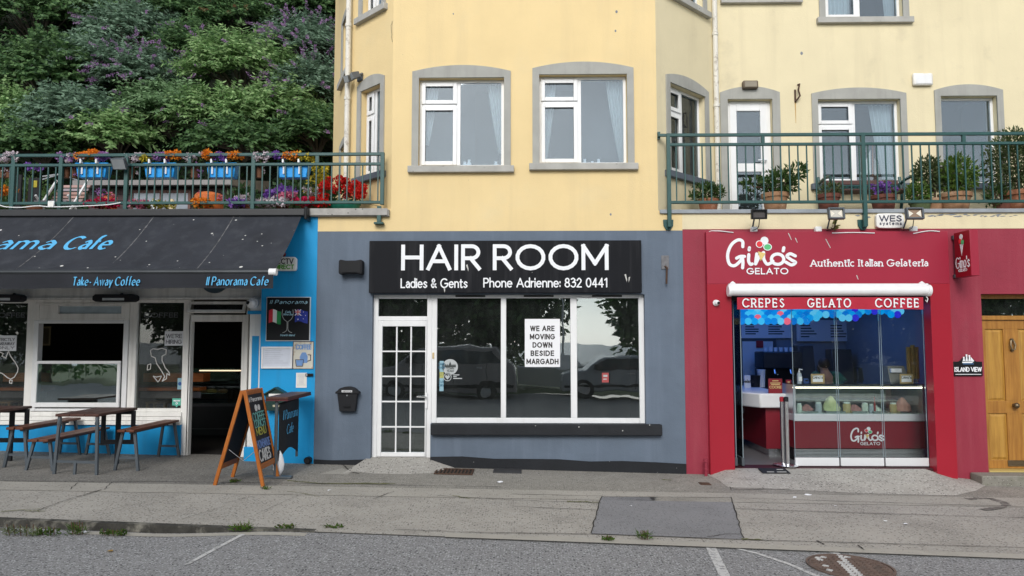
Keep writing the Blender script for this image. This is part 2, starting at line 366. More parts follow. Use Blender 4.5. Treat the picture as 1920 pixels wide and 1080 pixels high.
# ------------------------------------------------------------------ foliage
def unit(v): return v/np.maximum(np.linalg.norm(v, axis=-1, keepdims=True), 1e-9)
def leaf_quads(P, D, Ln, W, roll=None):
    D = unit(D); r = rng.normal(size=P.shape) if roll is None else roll
    Sd = unit(np.cross(D, r)); Ln = np.broadcast_to(Ln, (len(P),))[:, None]; W = np.broadcast_to(W, (len(P),))[:, None]
    return np.stack([P, P+D*Ln*.45+Sd*W*.5, P+D*Ln, P+D*Ln*.45-Sd*W*.5], 1)
def shoots(c, r, n, m, Ln, W, length, up=.5, droop=.5, front=True, seed=0):
    g = np.random.default_rng(seed)
    d = unit(g.normal(size=(n, 3))); d[:, 2] = np.abs(d[:, 2])*.9-.25
    if front: d[:, 1] = np.where(d[:, 1] > .35, -d[:, 1], d[:, 1])
    d = unit(d); b = np.array(c)+d*np.array(r)*g.uniform(.45, .95, (n, 1))
    dr = unit(d+np.array([0, 0, up])+g.normal(size=(n, 3))*.25); ln = length*g.uniform(.6, 1.25, n)
    Q = []; tips = []; tdir = []; stems = []
    for k in range(m):
        t = (k+.5)/m
        p = b+dr*(ln*t)[:, None]; p[:, 2] -= droop*ln*t*t*.6
        dd = dr.copy(); dd[:, 2] -= droop*t*1.2; dd = unit(dd)
        side = unit(np.cross(dd, np.array([.1, .2, 1.])+g.normal(size=(n, 3))*.3))
        for s in (-1, 1):
            D = dd*.55+side*s*.8+np.array([0, 0, -.25])+g.normal(size=(n, 3))*.18
            Q.append(leaf_quads(p, D, Ln*g.uniform(.65, 1.2, n)*(1-.45*t), W*g.uniform(.8, 1.2, n)*(1-.3*t), np.array([0, -.75, .75])+g.normal(size=(n, 3))*.45))
    e = b+dr*ln[:, None]; e[:, 2] -= droop*ln*.6; dd = dr.copy(); dd[:, 2] -= droop*1.2
    return np.concatenate(Q), e, unit(dd), b
def blob_leaves(c, r, n, Ln, W, seed=0, shell=.35, upb=.3):
    g = np.random.default_rng(seed); d = unit(g.normal(size=(n, 3))); p = np.array(c)+d*np.array(r)*(g.uniform(shell, 1, (n, 1))**.6)
    # clumps with gaps
    cl = unit(g.normal(size=(max(6, n//45), 3))); near = (d@cl.T).max(1); keep = near > g.uniform(.55, .97, n)*.95
    p, d = p[keep], d[keep]
    D = d+np.array([0, 0, upb])+g.normal(size=d.shape)*.6
    return leaf_quads(p, D, Ln*g.uniform(.6, 1.3, len(p)), W*g.uniform(.7, 1.2, len(p)))
def bloom(c, r, n, s, seed=0):
    g = np.random.default_rng(seed); d = unit(g.normal(size=(n, 3))); p = np.array(c)+d*np.array(r)*g.uniform(.55, 1, (n, 1))
    return leaf_quads(p, d*.6+g.normal(size=d.shape)*.8, s*g.uniform(.7, 1.3, n), s*.8)
def heads(cs, r, n, s, seed=0): return np.concatenate([bloom(c, (r, r, r*.8), n, s, seed+i) for i, c in enumerate(cs)])
# ------------------------------------------------------------------ palette
YEL = pm('yellow_render', (.755, .59, .315), .85, .05, 1.2, .35, 55, streak=((.58, .46, .27), .32, 3.2), patch=((.70, .575, .34), 1.1, .54, .2, .55), spots=((.3, .25, .17), 6, .028, .82), bump2=.25)
YEL2 = pm('pale_yellow_render', (.73, .645, .435), .88, .05, 1.2, .35, 55, streak=((.54, .47, .32), .38, 3.2), patch=((.52, .46, .32), 1.6, .57, .2, .55), spots=((.3, .25, .17), 6, .03, .8), bump2=.25)
GREY = pm('slate_grey_paint', (.112, .146, .196), .65, .12, 1.6, .3, 60, streak=((.165, .205, .27), .5, 4), patch=((.10, .13, .18), 2.2, .55, .2, .6), spots=[((.5, .52, .54), 5, .022, .82), ((.08, .09, .11), 4, .03, .9)], bump2=.3)
DGREY = pm('dark_plinth_paint', (.014, .016, .020), .8, .2, 3, .4, 40, spots=((.3, .3, .3), 22, .12, .9))
BLUE = pm('bright_blue_paint', (.005, .30, .64), .55, .06, 2, .25, 60, streak=((.02, .2, .42), .4, 8), bump2=.2)
RED = pm('red_wall_paint', (.275, .028, .052), .6, .08, 1.5, .35, 60, streak=((.33, .07, .09), .4, 5), patch=((.22, .03, .05), 2, .55, .2, .6), spots=((.6, .45, .45), 7, .035, .84), bump2=.3)
REDF = pm('red_panel', (.33, .008, .024), .34, .04, 2, spec=.5, spots=((.6, .4, .4), 5, .03, .9))
REDS = pm('red_sign_face', (.315, .011, .036), .4, .04, 2, spec=.5, spots=((.6, .4, .4), 5, .03, .92))
STONE = pm('grey_stone_trim', (.36, .36, .335), .8, .1, 4, .25, 50, streak=((.24, .24, .22), .4, 10))
SILL = pm('painted_sill', (.40, .395, .37), .8, .15, 5, .25, 40, spots=((.1, .09, .08), 18, .16, .86))
SILLG = pm('slate_grey_sill', (.125, .15, .185), .7, .12, 5, .2, 40)
WHITE = pm('white_upvc', (.78, .79, .80), .35, .04, 3, spec=.5, streak=((.55, .55, .52), .25, 9))
CREAM = pm('off_white_paint', (.82, .81, .78), .6, .08, 3, .2, 40, streak=((.40, .38, .34), .5, 9), spots=((.2, .18, .15), 9, .05, .88))
BEIGE = pm('grubby_fascia', (.72, .70, .66), .7, .12, 3, .2, 40, streak=((.25, .23, .2), .4, 9))
BLACK = pm('black_gloss', (.008, .009, .011), .4, .1, 3, spec=.25)
BLKM = pm('black_matt', (.012, .013, .016), .75, .15, 3)
CANV = pm('black_canvas', (.024, .027, .035), .85, .25, 2.2, .3, 120, spots=[((.6, .6, .57), 4.2, .11, .58), ((.55, .55, .53), 9, .12, .78)], streak=((.06, .065, .075), .5, 5))
GRN = pm('green_rail_paint', (.014, .072, .068), .42, .12, 6, .1, 60, spec=.5, spots=((.25, .3, .3), 16, .06, .92))
STEEL = pm('painted_steel_grey', (.07, .085, .10), .45, .1, 5, spec=.5)
CHROME = pm('brushed_chrome', (.7, .71, .73), .25, .05, 4, metal=1)
ALU = pm('aluminium', (.62, .65, .68), .4, .05, 4, metal=.8)
WOODO = pm('orange_varnished_wood', (.42, .135, .022), .45, .12, 4, .1, 60, grain=((.28, .07, .01), (40, 40, 3), .6))
WOODT = pm('brown_table_wood', (.085, .036, .026), .5, .15, 4, .15, 60, grain=((.05, .018, .012), (30, 3, 30), .6))
WOODB = pm('bench_plank_wood', (.145, .05, .026), .5, .15, 4, .15, 60, grain=((.08, .025, .014), (34, 3, 34), .7))
WOODD = pm('golden_oak_door', (.40, .19, .035), .4, .1, 3, .08, 60, grain=((.25, .10, .016), (30, 30, 2.2), .75), spec=.5)
WOODP = pm('golden_oak_panel', (.47, .26, .05), .4, .1, 3, .08, 60, grain=((.30, .14, .024), (34, 34, 2.2), .7), spec=.5)
TERRA = pm('terracotta', (.30, .12, .062), .8, .2, 9, .2, 60, patch=((.42, .30, .22), 9, .55, .15, .6))
TERRA2 = pm('pale_terracotta', (.36, .20, .11), .8, .2, 9, .2, 60, patch=((.45, .36, .27), 9, .55, .15, .6))
TERRA3 = pm('dark_terracotta', (.16, .058, .04), .8, .2, 9, .2, 60)
BRASS = pm('aged_brass', (.18, .14, .09), .4, .1, 4, metal=.9)
RUST = pm('rusty_iron', (.08, .045, .03), .8, .4, 20, .4, 80)
PAPER = pm('white_paper', (.80, .81, .84), .6, .02, 3)
WLET = pm('white_lettering', (.80, .82, .85), .5, .03, 3)
BLET = pm('black_lettering', (.025, .022, .022), .6, .05, 3)
CYLET = pm('pale_blue_lettering', (.10, .42, .72), .6, .05, 3)
CONC = pm('pavement_concrete', (.365, .345, .31), .9, .14, 1.1, .55, 45, patch=((.25, .235, .21), 1.3, .5, .25, .7), spots=[((.46, .45, .42), 44, .42, .62), ((.10, .095, .085), 38, .40, .62), ((.36, .35, .32), 17, .3, .7)], bump2=.3)
CONC2 = pm('channel_concrete', (.37, .35, .31), .9, .12, 1.6, .35, 50, patch=((.28, .27, .235), 2, .5, .3, .6), spots=[((.45, .44, .4), 45, .36, .7), ((.14, .13, .12), 36, .36, .72)])
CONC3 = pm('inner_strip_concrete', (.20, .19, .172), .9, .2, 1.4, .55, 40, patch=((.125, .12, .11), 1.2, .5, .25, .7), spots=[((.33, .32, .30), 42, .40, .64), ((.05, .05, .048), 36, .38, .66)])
CONC4 = pm('rough_apron_concrete', (.37, .352, .32), .9, .15, 2, .9, 45, spots=[((.52, .50, .47), 32, .42, .58), ((.12, .115, .11), 28, .38, .62)], bump2=.3)
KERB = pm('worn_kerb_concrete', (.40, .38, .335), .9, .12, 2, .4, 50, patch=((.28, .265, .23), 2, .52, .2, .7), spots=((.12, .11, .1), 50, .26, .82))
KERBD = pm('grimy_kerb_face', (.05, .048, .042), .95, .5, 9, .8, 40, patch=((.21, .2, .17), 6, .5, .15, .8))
PATCH = pm('asphalt_patch', (.225, .226, .234), .9, .12, 1.4, .5, 60, patch=((.25, .25, .256), 1.6, .5, .25, .6), spots=[((.30, .30, .31), 48, .38, .62), ((.09, .09, .095), 40, .36, .62)])
ROAD = pm('chip_asphalt', (.235, .235, .236), .9, .1, .9, .9, 60, patch=((.31, .31, .31), .7, .52, .2, .4), spots=[((.46, .47, .48), 44, .42, .54), ((.06, .061, .065), 38, .42, .55), ((.40, .40, .41), 66, .42, .52)], bump2=.1)
PAINT = pm('worn_road_paint', (.55, .55, .54), .8, .1, 3, .5, 50, patch=((.22, .22, .225), 16, .53, .1, .85), spots=((.2, .2, .2), 46, .36, .6))
CRACK = pm('crack_dirt', (.03, .028, .024), .95, .3, 6)
GRASS = pm('weed_green', (.10, .17, .03), .7, .2, 6, isl=(.05, .10, .02))
MOSS = pm('moss_green', (.12, .13, .03), .9, .3, 20, .3, 40)
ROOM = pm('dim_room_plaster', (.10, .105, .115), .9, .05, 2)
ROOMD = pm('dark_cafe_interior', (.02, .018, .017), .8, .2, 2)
CURT = pm('net_curtain', (.55, .58, .58), .9, .04, 3, isl=None)
GLU = glass('sky_reflecting_glass', .05, (.85, .9, .93))
GLS = glass('shop_window_glass', .13, (.55, .6, .58), wav=.07, dust=.017)
GLC = glass('cafe_window_glass', .0, (.75, .75, .72), wav=.03, dust=.03)
GLG = glass('clear_panel_glass', -.022, (.93, .95, .95), wav=0, dust=.005)
GLE = pm('glass_edge', (.24, .31, .35), .2, .03, 3, spec=.6)
def onp(px, py, M, y=0):
    Mi = M.inverted(); o = Mi @ CAM; d = Mi.to_3x3() @ ray(px, py); t = (y-o.y)/d.y; return o+d*t
# ------------------------------------------------------------------ the ground: road, pavement, kerbs
def rz(x):
    t = min(1, max(0, (x+3.6)/1.4)); t = t*t*(3-2*t)
    return gz(x) - (.072*(1-t)+.012*t)
def kY(x): return -3.80 - .034*x
def sheet(name, mat, xs, y0f, y1f, zf, kind='structure', ny=2, parent=None):
    m = MB(); v = []; n = len(xs)
    for j in range(ny+1):
        for x in xs: y = y0f(x)+(y1f(x)-y0f(x))*j/ny; v.append((x, y, zf(x, y)))
    m.add(v, [(j*n+i, j*n+i+1, (j+1)*n+i+1, (j+1)*n+i) for j in range(ny) for i in range(n-1)])
    o = m.build(name, mat, parent, smooth=False)
    if kind: tag(o, kind=kind)
    return o
XS = [-60, -30, -15]+[-9+.25*i for i in range(73)]+[15, 30, 60]
ground = sheet('road', ROAD, XS, lambda x: -15, lambda x: kY(x)+.02, lambda x, y: rz(max(-20, min(20, x))), ny=4)
pave = sheet('pavement', CONC, XS, lambda x: kY(x)+.012, lambda x: .6, lambda x, y: gz(max(-20, min(20, x))))
# kerb: a raised dark kerb face on the left, a flush light kerb on the right
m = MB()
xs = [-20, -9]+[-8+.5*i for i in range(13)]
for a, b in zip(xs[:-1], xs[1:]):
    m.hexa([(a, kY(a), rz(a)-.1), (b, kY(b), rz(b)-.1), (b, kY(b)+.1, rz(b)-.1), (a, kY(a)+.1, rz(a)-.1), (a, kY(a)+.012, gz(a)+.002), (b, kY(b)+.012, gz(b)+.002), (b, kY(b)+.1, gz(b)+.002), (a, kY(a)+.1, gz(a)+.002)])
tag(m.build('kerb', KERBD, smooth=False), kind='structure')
sheet('kerb_strip', KERB, [-.75+.5*i for i in range(22)]+[12, 20], lambda x: kY(x)-.02, lambda x: kY(x)+.135+.01*math.sin(x*3), lambda x, y: gz(x)+.004, ny=1)
sheet('kerb_apron', KERB, [-9+.25*i for i in range(13)], lambda x: kY(x)-.16, lambda x: kY(x)-.02, lambda x, y: rz(x)+.004, ny=1)
sheet('kerb_apron', KERB, [-4.3+.25*i for i in range(10)], lambda x: kY(x)-.13, lambda x: kY(x)-.02, lambda x, y: rz(x)+.004, ny=1)
yb = lambda px, py: gp(px, py).y
XG0X = at(592, 640, 0).x
B0, B1 = gp(0, 919), gp(1900, 951); T0, T1 = gp(0, 903), gp(1900, 934)
lin = lambda A, B: (lambda x: A.y+(B.y-A.y)*(x-A.x)/(B.x-A.x))
chan0, chan1 = lin(B0, B1), lin(T0, T1)
XP = [-12]+[-9+.5*i for i in range(37)]+[14]
sheet('drainage_channel', CONC2, XP, chan0, chan1, lambda x, y: gz(x)+.004, ny=1)
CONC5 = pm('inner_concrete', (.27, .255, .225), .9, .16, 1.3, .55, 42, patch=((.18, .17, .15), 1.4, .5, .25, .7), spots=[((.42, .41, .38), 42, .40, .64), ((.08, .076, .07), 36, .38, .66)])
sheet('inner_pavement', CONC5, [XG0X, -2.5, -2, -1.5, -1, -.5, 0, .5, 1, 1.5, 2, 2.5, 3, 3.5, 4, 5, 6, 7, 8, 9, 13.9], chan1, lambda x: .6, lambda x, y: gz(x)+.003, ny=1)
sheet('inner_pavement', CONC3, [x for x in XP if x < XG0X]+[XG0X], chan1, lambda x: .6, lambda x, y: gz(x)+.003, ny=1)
# asphalt repair patch
pp = [gp(1128, 931, .004), gp(1372, 933, .004), gp(1394, 1011, .004), gp(1108, 1001, .004)]
tag(MB().add([tuple(p) for p in pp], [(3, 2, 1, 0)]).build('asphalt_patch', PATCH, smooth=False), kind='structure')
# salon doorstep slab and gelato shop apron: cast concrete ramps
def ramp(name, mat, edge, top, zt, n=1):
    v = [tuple(p) for p in edge]; k = len(v); t = [(p[0], p[1], zt(p[0])) for p in top]
    f = [(i, i+1, k+i+1, k+i) for i in range(k-1)]
    o = MB().add(v+t, f).build(name, mat); tag(o, kind='structure'); return o
zst = at(750, 857, .05).z
e = [gp(x, y, .002) for x, y in ((640, 889), (664, 884), (700, 888), (760, 889), (812, 887), (850, 878), (868, 873))]
ramp('doorstep_slab', CONC4, e, [(at(p, 857, 0).x, .13, 0) for p in (690, 699, 716, 750, 785, 806, 810)], lambda x: zst)
m = MB(); 
tag(MB().add([tuple(gp(x, y, .0055)) for x, y in ((600, 888), (640, 878), (660, 884), (652, 890))], [(0, 1, 2, 3)]).build('broken_slab', CONC2, smooth=False), kind='structure')
zsh = at(1560, 878, 0).z
ed = [(1326, 890), (1350, 902), (1365, 914), (1420, 915), (1500, 919), (1600, 924), (1700, 927), (1790, 929), (1830, 920), (1852, 908)]
e = [gp(x, y, .006) for x, y in ed]
tp = [(1330, 0), (1368, .1), (1380, .2), (1420, .2), (1500, .2), (1580, .2), (1660, .2), (1740, .2), (1780, .02), (1846, .0)]
m = MB(); ev = [Vector(p) for p in e]; tv = [Vector((at(x, 878, 0).x, y, 0)) for x, y in tp]
for v in tv: v.z = zsh
tv[0].z = gz(tv[0].x)+.01; tv[-1].z = gz(tv[-1].x)+.02; tv[-2].z = gz(tv[-2].x)+.06
rows = 6; vv = []
for j in range(rows+1):
    t = j/rows; s = math.sin(t*math.pi/2)
    for a, b in zip(ev, tv): vv.append((a.x+(b.x-a.x)*t, a.y+(b.y-a.y)*t, a.z+(b.z-a.z)*s))
n = len(ev)
tag(m.add(vv, [(j*n+i, j*n+i+1, (j+1)*n+i+1, (j+1)*n+i) for j in range(rows) for i in range(n-1)]).build('shop_apron', CONC4), kind='structure')
# joints, cracks and moss lines in the pavement
def gline(pts, w, dz=.0075, jit=.01, sub=8):
    q = [gp(x, y) for x, y in pts]; P = []
    for a, b in zip(q[:-1], q[1:]):
        for k in range(sub): P.append(a.lerp(b, k/sub))
    P.append(q[-1]); P = [Vector((p.x+random.uniform(-jit, jit), p.y+random.uniform(-jit, jit), 0)) for p in P]
    v = []; 
    for i, p in enumerate(P):
        d = (P[min(i+1, len(P)-1)]-P[max(i-1, 0)]); d.z = 0; d.normalize(); ww = w*random.uniform(.5, 1.2)/2
        for s in (-1, 1): x, y = p.x-d.y*s*ww, p.y+d.x*s*ww; v.append((x, y, gz(x)+dz))
    return v, [(2*i, 2*i+1, 2*i+3, 2*i+2) for i in range(len(P)-1)]
def glines(name, mat, ls, parent=pave):
    m = MB()
    for i, l in enumerate(ls): m.add(*gline(*l[:2], dz=.0075+.0006*(i % 6), jit=l[2] if len(l) > 2 else .01))
    return m.build(name, mat, parent, smooth=False)
glines('crack', CRACK, [([(960, 927), (1130, 931)], .012), ([(1128, 931), (1118, 965), (1108, 1001)], .011), ([(1372, 933), (1382, 970), (1394, 1011)], .013), ([(1130, 932), (1372, 934)], .012, .005),
    ([(1384, 935), (1640, 943), (1920, 951)], .01), ([(1376, 955), (1640, 964), (1920, 972)], .014), ([(960, 950), (1040, 954), (1118, 957)], .012), ([(820, 930), (960, 938), (1125, 944)], .01),
    ([(1110, 1002), (1394, 1013), (1640, 1020), (1920, 1028)], .016, .004), ([(740, 994), (900, 1000), (1100, 1002)], .01), ([(190, 919), (120, 940), (60, 962)], .01), ([(190, 920), (140, 934)], .01),
    ([(420, 945), (470, 932), (500, 928)], .006), ([(700, 936), (740, 922)], .01), ([(145, 906), (130, 919)], .008), ([(210, 905), (195, 919)], .008), ([(0, 903), (300, 904), (600, 908), (940, 914)], .014, .006),
    ([(1360, 902), (1372, 920), (1480, 918)], .016), ([(1400, 1003), (1365, 1002), (1325, 1008)], .01), ([(640, 868), (656, 884), (672, 889)], .02), ([(1532, 1015), (1545, 1022)], .016, .004), ([(1608, 1023), (1620, 1032)], .016, .004),
    ([(930, 1000), (1110, 1003)], .008), ([(480, 965), (560, 930)], .005), ([(340, 975), (420, 950)], .005)])
glines('moss_line', MOSS, [([(540, 902), (600, 907), (740, 908)], .03, .02), ([(640, 908), (690, 907), (730, 908)], .03, .02), ([(540, 922), (600, 932)], .012, .02), ([(0, 961), (80, 955)], .02, .02), ([(1065, 941), (1120, 943)], .03, .02), ([(45, 960), (85, 960)], .02, .02), ([(1395, 1012), (1430, 1013)], .03, .02), ([(1240, 900), (1260, 901)], .03, .02), ([(850, 930), (880, 936)], .015, .02)])
STAIN = pm('dark_spill', (.15, .142, .13), .8, .3, 9, patch=((.28, .265, .24), 9, .5, .2, .9))
tag(MB().add(*gline([(1815, 937), (1835, 935), (1858, 936), (1880, 942), (1888, 948), (1872, 953), (1845, 957)], .10, .008, .012)).build('spill_stain', STAIN, pave, smooth=False))
# road markings
def rline(name, pts, w0, w1):
    q = [gp(x, y) for x, y in pts]; v = []
    for i, p in enumerate(q):
        t = i/(len(q)-1); d = q[min(i+1, len(q)-1)]-q[max(i-1, 0)]; d.z = 0; d.normalize(); ww = (w0+(w1-w0)*t)/2
        for s in (-1, 1): x, y = p.x-d.y*s*ww, p.y+d.x*s*ww; v.append((x, y, rz(x)+.005))
    tag(MB().add(v, [(2*i, 2*i+1, 2*i+3, 2*i+2) for i in range(len(q)-1)]).build(name, PAINT, smooth=False), kind='structure')
rline('road_marking', [(456, 997), (410, 1020), (350, 1052)], .05, .04)
rline('road_marking', [(1332, 1023), (1345, 1050), (1360, 1080), (1368, 1096)], .09, .09)
rline('road_marking', [(1366, 1023), (1420, 1036), (1480, 1056), (1540, 1082)], .04, .05)
rline('road_marking', [(1560, 1031), (1576, 1043)], .08, .09)
# far side of the street, seen only in the shop windows: verge and sea
tag(MB().add([(-80, -60, -.35), (80, -60, -.35), (80, -14.99, -.02), (-80, -14.99, -.02)], [(0, 1, 2, 3)]).build('grass_verge', pm('verge_grass', (.07, .10, .03), .9, .3, 1), smooth=False), kind='structure')
tag(MB().add([(-1500, -2000, -3), (1500, -2000, -3), (1500, -59, -.6), (-1500, -59, -.6)], [(0, 1, 2, 3)]).build('sea', pm('grey_sea', (.10, .14, .17), .35, .1, .1), smooth=False), kind='structure')
# ------------------------------------------------------------------ yellow house above the shops
zB = at(940, 433, 0).z; zS = at(1600, 394, 0).z; zSL = at(300, 393, 0).z
XL, XR = at(735, 250, 0).x, at(1232, 250, 0).x
XG0, XG1 = at(592, 640, 0).x, at(1283, 640, 0).x
ZT = 8.7
house = thing('apartment_house', 'yellow rendered house with grey stone window surrounds above the row of shops', 'house', (XL, 0, zB))
zw0, zw1 = at(865, 312, 0).z, at(865, 146, 0).z
zq0 = at(1612, 34, 1.26).z
def win(M, x0, x1, z0, z1, split=.46, style='casement', sill=SILL, surround=True, curtain=None, arch=.095, clip=None, mat=GLU, parent=None):
    parent = parent or house
    f = MB(M); fw = .06; ya, yb_ = .10, .16
    f.frame(x0, x1, z0, z1, .045, ya, yb_)
    xm = x0+(x1-x0)*split
    panes = []
    if style == 'casement':
        f.box(xm-.03, xm+.03, ya, yb_, z0+.045, z1-.045)
        zt = z1-(z1-z0)*.29
        f.box(x0+.045, xm-.03, ya, yb_, zt-.025, zt+.025)
        for a, b in ((z0+.04, zt-.02), (zt+.02, z1-.04)):
            f.frame(x0+.03, xm-.022, a, b, .06, ya-.022, ya-.002); panes.append((x0+.085, xm-.08, a+.055, b-.055))
        panes.append((xm+.028, x1-.043, z0+.043, z1-.043))
    elif style == 'fixed': panes.append((x0+.043, x1-.043, z0+.043, z1-.043))
    elif style == 'slim': panes.append((x0+.043, x1-.043, z0+.043, z1-.043))
    w_ = f.build('window', WHITE, parent, bevel=.006)
    for p in panes: MB(M).box(p[0], p[1], ya+.018, ya+.026, p[2], p[3]).build('pane', mat, w_, smooth=False)
    if surround:
        s = .10; n = 16; o = [(x0-s, z0)]; i_ = [(x0, z0)]
        for k in range(n+1):
            t = k/n; o.append((x0-s+(x1-x0+2*s)*t, z1+arch+arch*4*t*(1-t))); i_.append((x0+(x1-x0)*t, z1))
        o.append((x1+s, z0)); i_.append((x1, z0))
        MB(M).band(o, i_, -.022, .008).build('surround', STONE, w_)
    if sill: MB(M).box(x0-.15, x1+.15, -.075, .099, z0-.1, z0-.001).build('sill', sill, w_, bevel=.008)
    for c in (curtain or []):   # (x at top: a,b; x at bottom: a,b; bottom height fraction)
        nx, nz_ = 40, 10; v = []
        for j in range(nz_+1):
            t = j/nz_; z = z1-.03-(z1-z0-.05)*c[4]*t; k = t**1.2; a = c[0]+(c[2]-c[0])*k; b = c[1]+(c[3]-c[1])*k
            for i in range(nx+1): q = i/nx; v.append((x0+(x1-x0)*(a+(b-a)*q), .24+.022*math.sin(q*c[5]), z))
        MB(M).add(v, [(j*(nx+1)+i, j*(nx+1)+i+1, (j+1)*(nx+1)+i+1, (j+1)*(nx+1)+i) for j in range(nz_) for i in range(nx)]).build('curtain', CURT, w_)
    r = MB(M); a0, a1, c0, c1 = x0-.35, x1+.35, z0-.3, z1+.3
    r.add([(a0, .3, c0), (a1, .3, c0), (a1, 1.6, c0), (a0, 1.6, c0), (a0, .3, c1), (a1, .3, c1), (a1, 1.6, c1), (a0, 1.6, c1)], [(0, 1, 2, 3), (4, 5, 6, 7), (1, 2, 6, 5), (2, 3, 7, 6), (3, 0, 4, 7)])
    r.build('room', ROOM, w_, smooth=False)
    return w_
I4 = Matrix.Identity(4)
CU = [(.02, .22, .01, .10, .72, 30), (.80, .99, .93, .99, .82, 34)]
CU2 = [(.03, .20, .03, .09, .95, 30), (.78, .99, .93, .99, .95, 34)]
hA = (at(785, 230, 0).x, at(945, 230, 0).x, zw0, zw1); hB = (at(1011, 230, 0).x, at(1176, 230, 0).x, zw0+.03, zw1+.04)
m = MB(); grid_wall(m, XL, XR, zSL, ZT, [hA, hB], 0, .3)
m.build('wall', YEL, house, smooth=False)
MB().box(XG0, XL, 0, .3, zB, zSL-.002).box(XL, XR, 0, .3, zB, zSL).box(XR, XG1, 0, .3, zB, zS).build('wall', YEL, house, smooth=False)
zRed = at(1600, 429, 0).z
MB().box(XG1, 13, .001, .3, zRed, zS-.001).build('wall', YEL2, house, smooth=False)
win(I4, *hA, curtain=CU); win(I4, *hB, curtain=CU2)
# bay side faces
dR = 1.26
def solveT(px, P, ang):   # where the sight line at px meets the direction from P
    d = ray(px, 300); a = math.atan2(d.x, d.y); dx, dy = math.cos(ang), math.sin(ang)
    ox, oy = P[0]-CAM.x, P[1]-CAM.y; return (ox-math.tan(a)*oy)/(math.tan(a)*dy-dx)
tR = solveT(1346, (XR, 0), R_(45)); P1 = (XR+tR*math.cos(R_(45)), tR*math.sin(R_(45))); dR = P1[1]
MR = Matrix.Translation((XR, 0, 0)) @ Matrix.Rotation(R_(45), 4, 'Z')
tL = -solveT(657, (XL, 0), R_(135)) if solveT(657, (XL, 0), R_(135)) < 0 else solveT(657, (XL, 0), R_(135))
PL = (XL-tL*math.cos(R_(45)), tL*math.sin(R_(45)))
ML = Matrix.Translation((PL[0], PL[1], 0)) @ Matrix.Rotation(R_(-45), 4, 'Z')
aL = R_(68); tLL = solveT(624, PL, math.pi-aL); PLL = (PL[0]-tLL*math.cos(aL), PL[1]+tLL*math.sin(aL))
MLL = Matrix.Translation((PLL[0], PLL[1], 0)) @ Matrix.Rotation(-aL, 4, 'Z')
MBK = Matrix.Translation((P1[0], P1[1], 0))
print('bay', XL, XR, tR, P1, tL, PL, tLL, PLL, 'zs', zB, zS, zw0, zw1, zq0)
hR = (onp(1256, 230, MR).x, onp(1322, 230, MR).x, zw0-.03, zw1); hR2 = (hR[0], hR[1], zq0, zq0+1.3)
grid_wall(MB(MR), 0, tR, zS-.1, ZT, [hR, hR2], 0, .3).build('wall', YEL2, house, smooth=False)
win(MR, *hR, curtain=[(.5, .62, .5, .62, .98, 26)], sill=SILLG, mat=GLC); win(MR, *hR2)
hL = (onp(677, 230, ML).x, onp(714, 230, ML).x, zw0-.03, zw1); hL2 = (hL[0], hL[1], at(700, 22, .4).z, ZT-.2)
grid_wall(MB(ML), 0, tL, zSL-.2, ZT, [hL, hL2], 0, .3).build('wall', YEL, house, smooth=False)
win(ML, *hL, sill=SILLG, mat=GLC); win(ML, *hL2)
uA, uB = onp(643, 90, MLL).x, onp(653, 90, MLL).x
hN = (uA, uB, onp(648, 142, MLL).z, onp(648, 36, MLL).z); hN2 = (uA-.02, uB-.02, onp(645, 400, MLL).z, onp(645, 272, MLL).z)
grid_wall(MB(MLL), 0, tLL, zSL-.2, ZT, [hN, hN2], 0, .3).build('wall', YEL, house, smooth=False)
win(MLL, *hN, style='slim', arch=.06); win(MLL, *hN2, style='slim', arch=.06)
MB().box(PLL[0], PLL[0]+.3, PLL[1]+.1, 8, zSL-.2, ZT).build('wall', YEL, house, smooth=False)
MB().box(PLL[0], 13, .31, 8, ZT, ZT+.2).box(PLL[0]+.3, 13, 7.7, 8, zSL, ZT).build('roof', ROOM, house, smooth=False)
# back wall of the balcony
bk = lambda x0, y0, x1, y1: RC(x0, y0, x1, y1, dR)
def H(x0, y0, x1, y1, z0=None, z1=None):
    a, b, c, d = bk(x0, y0, x1, y1); return (a-P1[0], b-P1[0], c if z0 is None else z0, d if z1 is None else z1)
hD = H(1366, 186, 1450, 398, z0=zS+.001); h1 = H(1535, 186, 1690, 345, z0=zw0-.03); h2 = H(1766, 180, 1872, 345, z0=zw0-.03); hU = H(1545, -120, 1690, 34); hU2 = H(1366, -120, 1484, -3)
hF = (h2[1]+1.0, h2[1]+2.2, h2[2], h2[3])
grid_wall(MB(MBK), 0, 13-P1[0], zS-.1, ZT, [hD, h1, h2, hU, hU2, hF], 0, .3).build('wall', YEL2, house, smooth=False)
win(MBK, *h1, curtain=[(.03, .12, .03, .1, .3, 12), (.70, .98, .84, .98, .92, 34)], sill=SILLG)
win(MBK, *h2, style='fixed', sill=SILLG); win(MBK, *hU, curtain=[(.02, .42, .02, .40, 1, 40), (.80, .98, .86, .98, 1, 24)], arch=.1); win(MBK, *hU2, arch=.1); win(MBK, *hF, style='fixed', sill=SILLG)
